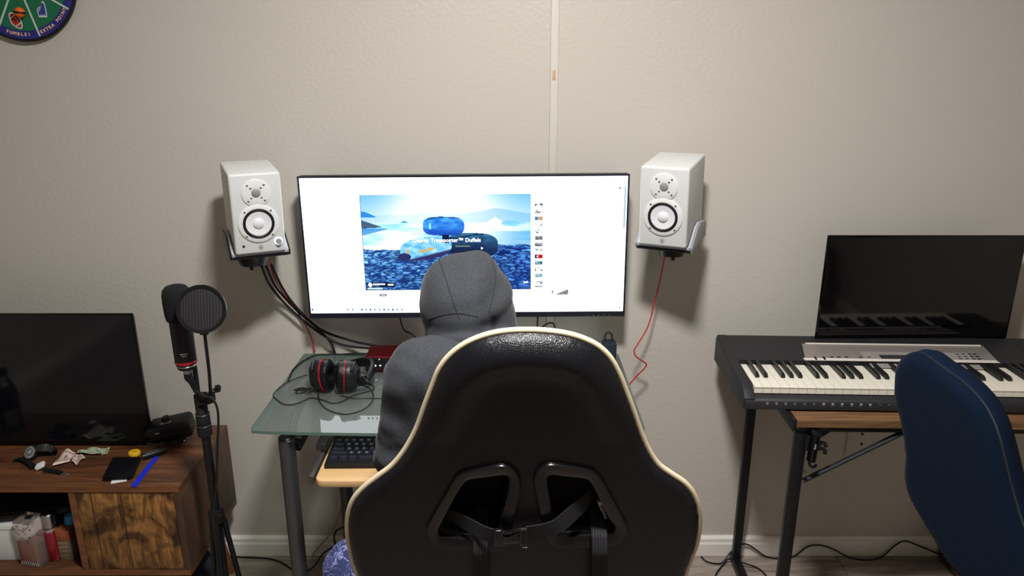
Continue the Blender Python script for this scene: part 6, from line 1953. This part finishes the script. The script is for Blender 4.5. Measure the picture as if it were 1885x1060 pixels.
G().cyl(TM @ tl_(1503, 822, -0.006), TM @ tl_(1510, 822, -0.006), 0.007).build('thumb_screw', M['blk'], ck)
q = TM @ tl_(1500, 826, -0.0195)
G().sphere(q, (0.0022, 0.001, 0.0022)).box(q + Vector((0.001, 0, 0.007)), (0.0025, 0.001, 0.010)).build('white_mark', M['print_g'], ck)

# ---- synthesizer
SZ = TTZ
sfl = UZ(1369, 752, SZ + 0.006); sfr = UZ(1650, 758, SZ + 0.006)
sa = math.atan2(sfr.y - sfl.y, sfr.x - sfl.x) * 0.75
S0 = Vector((sfl.x, sfl.y, SZ))
syn = thing('electronic_piano', 'black electronic piano keyboard with silver control panel on the folding table', 'piano keyboard', S0, sa)
SM = root_matrix(syn); iSM = SM.inverted()
SWd, SDp = 0.955, 0.345
def sb(g, name, m, parent=syn, **k): return g.build(name, m, parent, world=False, **k)
def sp_(px, py, z):
    l = iSM @ UZ(px, py, SZ + z); return l
hB, hF, hK = 0.085, 0.034, 0.058      # rear height, front lip height, key top
prof = [(0, 0.006), (0.010, 0), (SDp, 0), (SDp, 0.070), (SDp - 0.012, hB), (0.185, 0.064), (0.180, 0.038), (0.018, 0.036), (0.004, 0.032), (0, 0.026)]
XM = Matrix(((0, 0, 1, 0), (1, 0, 0, 0), (0, 1, 0, 0), (0, 0, 0, 1)))
kx0 = sp_(1399, 740, 0.05).x
kx0 = max(kx0, 0.03)
KWd = 0.0229 * 36
sb(G().prism(prof, SWd - 0.004, XM @ Matrix.Translation((0, 0, 0.002)), bevel=0.002), 'case', M['synth'])
cheek = [(0, 0.006), (0.010, 0), (SDp, 0), (SDp, 0.070), (SDp - 0.012, hB + 0.001), (0.185, 0.066), (0.045, 0.062), (0.018, 0.048), (0.002, 0.034)]
sb(G().prism(cheek, kx0 - 0.001, XM, bevel=0.004), 'end_cheek', M['synth'])
sb(G().prism(cheek, SWd - kx0 - KWd - 0.001, XM @ Matrix.Translation((0, 0, kx0 + KWd + 0.001)), bevel=0.004), 'end_cheek', M['synth'])
# white keys
def wkey():
    w, L_, h = 0.0229 - 0.0011, 0.148, 0.019
    return G().prism([(0.0, 0.0), (L_, 0), (L_, h), (0.0005, h), (-0.0015, h - 0.001), (-0.0012, h - 0.004), (0, h - 0.005)], w, Matrix(((0, 0, 1, -w / 2), (1, 0, 0, 0), (0, 1, 0, 0), (0, 0, 0, 1))))
def bkey():
    w, L_, h = 0.0110, 0.094, 0.0115
    g = G(); wt = w * 0.36; wb = w * 0.5
    v = [g.bm.verts.new(p) for p in ((-wb, 0, 0), (wb, 0, 0), (wb, L_, 0), (-wb, L_, 0), (-wt, 0.009, h), (wt, 0.009, h), (wt, L_, h), (-wt, L_, h), (-wb * .95, 0.001, h * .55), (wb * .95, 0.001, h * .55))]
    for f in ((0, 1, 9, 8), (8, 9, 5, 4), (4, 5, 6, 7), (1, 2, 6, 5, 9), (3, 0, 8, 4, 7), (2, 3, 7, 6)): g.bm.faces.new([v[i] for i in f])
    bmesh.ops.recalc_face_normals(g.bm, faces=g.bm.faces)
    return g
y0k = 0.026
ztop = hK
w0 = b0k = None
for i in range(36):
    x = kx0 + (i + 0.5) * 0.0229
    if w0 is None: w0 = sb(wkey(), 'white_key', M['key_w'], smooth=False); o = w0
    else: o = dup(w0)
    o.location = (x, y0k, ztop - 0.019)
    if i % 7 in (0, 1, 3, 4, 5) and i < 35:
        if b0k is None: b0k = sb(bkey(), 'black_key', M['key_b'], smooth=False); o = b0k
        else: o = dup(b0k)
        o.location = (x + 0.0115, y0k + 0.056, ztop + 0.0002)
sb(G().box((kx0 + KWd / 2, y0k + 0.151, ztop + 0.006), (KWd, 0.004, 0.012)), 'key_felt', M['rub'])
# control panel (trapezoid following the slope)
sl_ = math.atan2(hB - 0.064, SDp - 0.012 - 0.185)
PM = Matrix.Translation((0, 0.185, 0.0645)) @ Matrix.Rotation(sl_, 4, 'X')
iPM = PM.inverted()
pn = (SM.to_3x3() @ PM.to_3x3() @ Vector((0, 0, 1))); pp0 = SM @ PM @ Vector((0, 0, 0.0015))
def pc_(px, py):
    l = iPM @ (iSM @ UP(px, py, pp0, pn)); return l.x, l.y
A_, B_, C_, D_ = pc_(1477, 633.5), pc_(1491.5, 677), pc_(1852, 679), pc_(1808, 635)
yb, yt = (B_[1] + C_[1]) / 2, (A_[1] + D_[1]) / 2
yb = max(yb, 0.001)
sb(G().prism([(B_[0], yb), (C_[0], yb), (D_[0], yt), (A_[0], yt)], 0.0016, PM, bevel=0.0004), 'control_panel', M['synth_s'])
sb(G().prism([(B_[0], yb - 0.001), (C_[0], yb - 0.001), (C_[0] - 0.006, yb + 0.012), (B_[0] - 0.003, yb + 0.012)], 0.0040, PM), 'light_strip', M['synth_l'])
sb(G().prism([(A_[0] + 0.012, yt - 0.004), (D_[0] - 0.008, yt - 0.004), (D_[0] - 0.006, yt + 0.002), (A_[0] + 0.010, yt + 0.002)], 0.0034, PM), 'light_strip', M['synth_l'])
def prect(px0, py0, px1, py1, h, m, name, z=0.0014):
    a, b = pc_(px0, py1), pc_(px1, py0)
    return sb(G().prism([(a[0], a[1]), (b[0], a[1]), (b[0], b[1]), (a[0], b[1])], h, PM @ Matrix.Translation((0, 0, z))), name, m, smooth=False)
prect(1606, 650, 1780, 677, 0.0010, mat('synth_panel_light', srgb(172, 164, 160), 0.4, metal=0.3), 'display_surround')
prect(1628, 655, 1700, 667, 0.0012, M['lcd'], 'display', 0.0022)
bt0 = None
for (xs_, y) in (((1531, 1544, 1558), 657.5), ((1584, 1600), 658), ((1538, 1552, 1565, 1578, 1591, 1605), 666.5), ((1733,), 653), ((1738,), 660.5), ((1762, 1773, 1784, 1794), 652.2), ((1766, 1777, 1788, 1799), 656.5), ((1768, 1780, 1792, 1803), 661), ((1755, 1770, 1784, 1797, 1808), 667)):
    for x in xs_:
        a = pc_(x, y)
        if bt0 is None: bt0 = sb(G().box((0, 0, 0.001), (0.0095, 0.0036, 0.002), bevel=0.0006, seg=1), 'panel_button', M['blk']); o = bt0
        else: o = dup(bt0)
        o.matrix_local = PM @ Matrix.Translation((a[0], a[1], 0.0014))
for x in (1501, 1517):
    a = pc_(x, 661)
    sb(G().prism(rrect(-0.0025, -0.008, 0.0025, 0.008, 0.001, 2), 0.004, PM @ Matrix.Translation((a[0], a[1], 0.0014))), 'slider', M['blk'])
a = pc_(1526, 667)
sb(G().prism(lens(0, 0, 0.007, 0.0016, R(-20), 6), 0.0008, PM @ Matrix.Translation((a[0], a[1], 0.0014))), 'white_mark', M['print_w'])
# printed marks along the front lip
LP = Matrix.Translation((0, 0.0, 0.016)) @ Matrix.Rotation(R(90), 4, 'X')
ln = SM.to_3x3() @ Vector((0, -1, 0)); lp0 = SM @ Vector((0, 0, 0.016))
def lp(px, py):
    l = iSM @ UP(px, py, lp0, ln); return l.x, l.z - 0.016
marks = [(1413, 'n'), (1430, 'n'), (1447, 'n'), (1464, 'v'), (1482, 'v'), (1499, 'v'), (1517, 'b'), (1534, 'b'), (1551, 'b'), (1569, 'b'), (1586, 'b'), (1603, 'b'), (1621, 'd'), (1638, 'd')]
for x, k in marks:
    a = lp(x, 738.5)
    g = G(); b = Vector((a[0], 0.020, 0.0001))
    o_ = LP @ Matrix.Translation((a[0], 0.006, 0.0))
    def bar(x0, y0, x1, y1, r=0.0004): g.tube([o_ @ Vector((x0, y0, 0.0003)), o_ @ Vector((x1, y1, 0.0003))], r, seg=4)
    if k == 'n':
        bar(-0.003, 0.003, 0.003, 0.003); bar(-0.003, 0.0, 0.003, 0.0); bar(-0.003, -0.003, 0.003, -0.003); bar(-0.001, -0.003, -0.001, 0.003)
    elif k == 'v':
        bar(-0.003, 0.0, 0.002, 0.0035); bar(-0.003, 0.0, 0.003, -0.003)
    elif k == 'b':
        g.box(o_ @ Vector((0, 0.0015, 0.0002)), (0.0062, 0.0006, 0.004)); bar(-0.003, -0.0035, 0.003, -0.0035)
    else:
        bar(-0.0025, 0.0015, 0.0025, 0.001)
    sb(g, 'printed_symbol', M['print_g'], smooth=False)

# ---- monitor behind the synth
RY = -0.115
tl, tr, br, bl = UY(1522.5, 432, RY), UY(1887, 433.5, RY), UY(1853, 631, RY), UY(1500, 627, RY)
x0, x1 = (tl.x + bl.x) / 2, (tr.x + br.x) / 2; z1, z0 = (tl.z + tr.z) / 2, (bl.z + br.z) / 2
rmn = thing('desktop_monitor', 'switched-off black desktop monitor standing behind the piano keyboard', 'monitor', ((x0 + x1) / 2, RY + 0.04, TTZ))
G().box(((x0 + x1) / 2, RY + 0.014, (z0 + z1) / 2), (x1 - x0 - 0.02, 0.026, z1 - z0 - 0.02), bevel=0.005).build('back_shell', M['blk'], rmn)
G().box(((x0 + x1) / 2, RY, (z0 + z1) / 2), (x1 - x0, 0.004, z1 - z0), bevel=0.001).build('bezel', M['blk_gloss'], rmn)
G().box(((x0 + x1) / 2, RY - 0.0022, (z0 + z1) / 2 + 0.006), (x1 - x0 - 0.012, 0.0010, z1 - z0 - 0.026)).build('screen', M['scr_off'], rmn)
G().box(((x0 + x1) / 2 + 0.0, RY - 0.0024, z0 + 0.008), (0.018, 0.0008, 0.0025)).build('maker_plate', M['gunmetal'], rmn)
G().box(((x0 + x1) / 2, RY + 0.040, (z0 + TTZ) / 2 + 0.06), (0.06, 0.012, z0 - TTZ + 0.12), bevel=0.003).build('stand_neck', M['blk'], rmn)
G().box(((x0 + x1) / 2, RY + 0.062, TTZ + 0.0045), (0.20, 0.07, 0.008), bevel=0.003).build('stand_base', M['blk'], rmn)

# ================================================================== BLUE OFFICE CHAIR
BP = UY(1700, 800, -2.17 + 1.36)
bpsi = R(66)
bn = Vector((-math.sin(bpsi), -math.cos(bpsi), 0)).normalized()
tilt = R(6)
bt_ = Vector((math.cos(bpsi), -math.sin(bpsi), 0))
bup = (Vector((0, 0, 1)) * math.cos(tilt) - bn * -math.sin(tilt) * 1.0).normalized()
bnn = bt_.cross(bup).normalized()
if bnn.dot(bn) < 0: bnn = -bnn
def bu(px, py):
    q = UP(px, py, BP, bnn); return ((q - BP).dot(bt_), (q - BP).dot(bup))
BM = Matrix.Identity(4)
for i in range(3):
    BM[i][0] = bt_[i]; BM[i][1] = bup[i]; BM[i][2] = bnn[i]; BM[i][3] = BP[i]
oc = thing('office_chair', 'navy blue fabric office chair turned sideways before the piano table', 'chair', (BP.x + 0.2, BP.y, 0))
shell_px = [(1648, 735), (1647, 700), (1651, 675), (1664, 657), (1685, 649), (1703, 658), (1730, 678), (1765, 703), (1797, 735), (1817, 765), (1832, 800), (1846, 850), (1858, 900), (1872, 950), (1892, 1010), (1915, 1080), (1900, 1110), (1800, 1085), (1765, 1056), (1742, 1030), (1716, 985), (1690, 943), (1671, 905), (1665, 870), (1666, 830), (1660, 785)]
shell = [(p.x, p.y) for p in spline([(*bu(x, y), 0) for x, y in shell_px], 5, closed=True)]
me = slab(shell, [], 0.007, lambda x, y, a, b: rnd(a, 0.03, 0.012), lambda x, y, a, b: -0.012 - 0 * x, BM)
link('back_shell', me, M['navy'], oc)
cush = slab(shell, [], 0.009, lambda x, y, a, b: -0.0122 + 0 * x, lambda x, y, a, b: -0.030 - rnd(a, 0.05, 0.050), BM)
link('back_cushion', cush, M['navy_rib'], oc)
pts = [BM @ Vector((x, y, -0.002)) for x, y in shell]
G().tube(pts, 0.0014, seg=8, closed=True).build('seam_piping', M['navy'], oc)
sc_c = Vector((BP.x + 0.27, BP.y - 0.12, 0.43))
seatm = slab(rrect(-0.19, -0.20, 0.19, 0.20, 0.08, 8), [], 0.014, lambda x, y, a, b: rnd(a, 0.04, 0.05), lambda x, y, a, b: -rnd(a, 0.02, 0.03), Matrix.Translation(sc_c) @ Matrix.Rotation(math.atan2(bt_.y, bt_.x), 4, 'Z'))
link('seat', seatm, M['navy_rib'], oc)
sx_m = sum(p[0] for p in shell) / len(shell); sy_m = min(p[1] for p in shell)
lo3 = BM @ Vector((sx_m + 0.03, sy_m + 0.14, -0.085))
G().tube(spline([lo3, Vector((lo3.x, lo3.y, 0.45)) - bn * 0.005, Vector((lo3.x, lo3.y, 0.375)) - bn * 0.03, sc_c + Vector((0, 0, -0.05))], 6), 0.016, seg=10).build('back_bar', M['blk'], oc)
G().cyl((sc_c.x, sc_c.y, 0.09), (sc_c.x, sc_c.y, 0.42), 0.025).build('gas_lift', M['blk'], oc)
for k in range(5):
    th = R(20 + 72 * k)
    d = Vector((math.cos(th), math.sin(th), 0)); c = Vector((sc_c.x, sc_c.y, 0.095))
    ft = G().tube([c, c + d * 0.14 + Vector((0, 0, -0.01)), c + d * 0.27 + Vector((0, 0, -0.025))], [0.028, 0.02, 0.013], seg=12).build('base_arm', M['blk'], oc)
    e = c + d * 0.265; sd = Vector((-d.y, d.x, 0))
    for s in (-1, 1):
        G().cyl(Vector((e.x, e.y, 0.027)) + sd * (s * 0.008), Vector((e.x, e.y, 0.027)) + sd * (s * 0.024), 0.0265, seg=18, bevel=0.003).build('caster', M['blk_gloss'], ft)
    G().cyl(Vector((e.x, e.y, 0.027)), Vector((e.x, e.y, 0.078)), 0.006).build('caster_stem', M['blk'], ft)

# dark wooden box on the floor behind the blue chair
q = UZ(1727, 1050, 0.0)
bxm = thing('subwoofer', 'dark brown wooden box on the floor behind the blue chair', 'speaker', (q.x + 0.10, -0.15, 0))
bx_top = UY(1730, 1003, -0.18).z
qx = UY(1729, 1010, -0.03).x
G().box((qx + 0.12, -0.12, bx_top / 2 + 0.003), (0.24, 0.18, bx_top - 0.006), bevel=0.004).build('wooden_case', M['rust_v'], bxm)
G().cyl((qx + 0.12, -0.2095, bx_top / 2), (qx + 0.12, -0.2125, bx_top / 2), min(0.06, bx_top * 0.38), seg=32).build('grille', M['blk_matte'], bxm)

# ================================================================== FLOOR CABLES
def wl(px, py, y=-0.022):
    q = UY(px, py, y)
    return q if q.z > 0.004 else UZ(px, py, 0.004)
def fz(px, py, z=0.004): return UZ(px, py, z)
cable('floor_cable', 'black cable waving along the skirting under the piano table', [wl(1291, 1024, -0.02), fz(1300, 1033), fz(1318, 1037), fz(1330, 1035), wl(1345, 1016, -0.035), wl(1362, 1003, -0.03), wl(1376, 1002, -0.025), wl(1392, 1012, -0.024), wl(1410, 1024, -0.024), wl(1436, 1028, -0.026), wl(1462, 1023, -0.024), wl(1485, 1007, -0.024), wl(1505, 1003, -0.024), wl(1530, 1009, -0.024), wl(1565, 1026, -0.026), wl(1600, 1030, -0.028), wl(1625, 1023, -0.024), wl(1650, 1002, -0.024), wl(1668, 996, -0.024), wl(1695, 1006, -0.024), wl(1727, 1019, -0.026)], 0.0027, M['blkwire'], n=6)
cable('floor_cable', 'black cable arching over the floor beside the rear table leg', [fz(1316, 1062), fz(1322, 1050, 0.006), wl(1334, 1036, -0.06), wl(1341, 1029, -0.055), wl(1352, 1031, -0.06), wl(1375, 1038, -0.08), fz(1396, 1046), fz(1412, 1062), fz(1420, 1080)], 0.0027, M['blkwire'], n=6)
cable('floor_cable', 'black cable crossing the floor between the cabinet leg and the desk leg', [fz(405, 1024), fz(430, 1024.5), fz(465, 1026), fz(495, 1028), fz(520, 1036), fz(545, 1052), fz(565, 1050, 0.006), wl(580, 1040, -0.09), wl(592, 1022, -0.06), wl(604, 1012, -0.05), wl(625, 1000, -0.05)], 0.0027, M['blkwire'], n=6)
cable('power_lead', 'black lead bending around the rear desk leg above the knee', [wl(645, 966, -0.15), wl(632, 970, -0.145), wl(618, 978, -0.14), wl(615, 992, -0.13), wl(618, 1010, -0.12), (UY(618, 1010, -0.12).x, -0.16, 0.004)], 0.0030, M['blkwire'], n=6)
cable('grey_cable', 'pale grey cable slanting from the baseboard down to the floor by the desk leg', [wl(640, 880, -0.02), wl(622, 955, -0.02), wl(606, 984, -0.025), wl(590, 1003, -0.03), fz(572, 1026, 0.004), fz(565, 1042), fz(566, 1062), fz(572, 1080)], 0.0026, M['greywire'], n=6)
# unseen bed added behind the camera to give the dark screens something to reflect
bed = thing('bed', 'unseen low wooden bed with white bedding, added behind the viewer for reflections', 'bed', (1.3, -3.4, 0))
G().box((1.35, -3.45, 0.22), (1.5, 1.3, 0.28), bevel=0.01).build('bed_frame', M['beech'], bed)
G().box((1.35, -3.45, 0.47), (1.44, 1.24, 0.20), bevel=0.04, seg=3).build('mattress', M['wht'], bed)
for x in (0.65, 2.05):
    for y in (-2.85, -4.05):
        G().cyl((x, y, 0), (x, y, 0.09), 0.03).build('leg', M['beech'], bed)

GROUPS = {'speaker_cable': 'black speaker cables left of the monitor', 'red_cable': 'red speaker cables', 'monitor_cable': 'thin cables under the big monitor', 'headphone_cable': 'headphone cable loops on the glass desk',
          'audio_cable': 'audio cables on the glass desk', 'floor_cable': 'black cables on the floor', 'banknote': 'banknotes on the brown cabinet', 'wristwatch': 'wristwatches on the brown cabinet', 'speaker_bracket': 'wall brackets of the white speakers', 'perfume_bottle': 'perfume bottles in the cubby'}
for o in COL.objects:
    if o.parent is None and o.name.split('.')[0] in GROUPS: o['group'] = GROUPS[o.name.split('.')[0]]
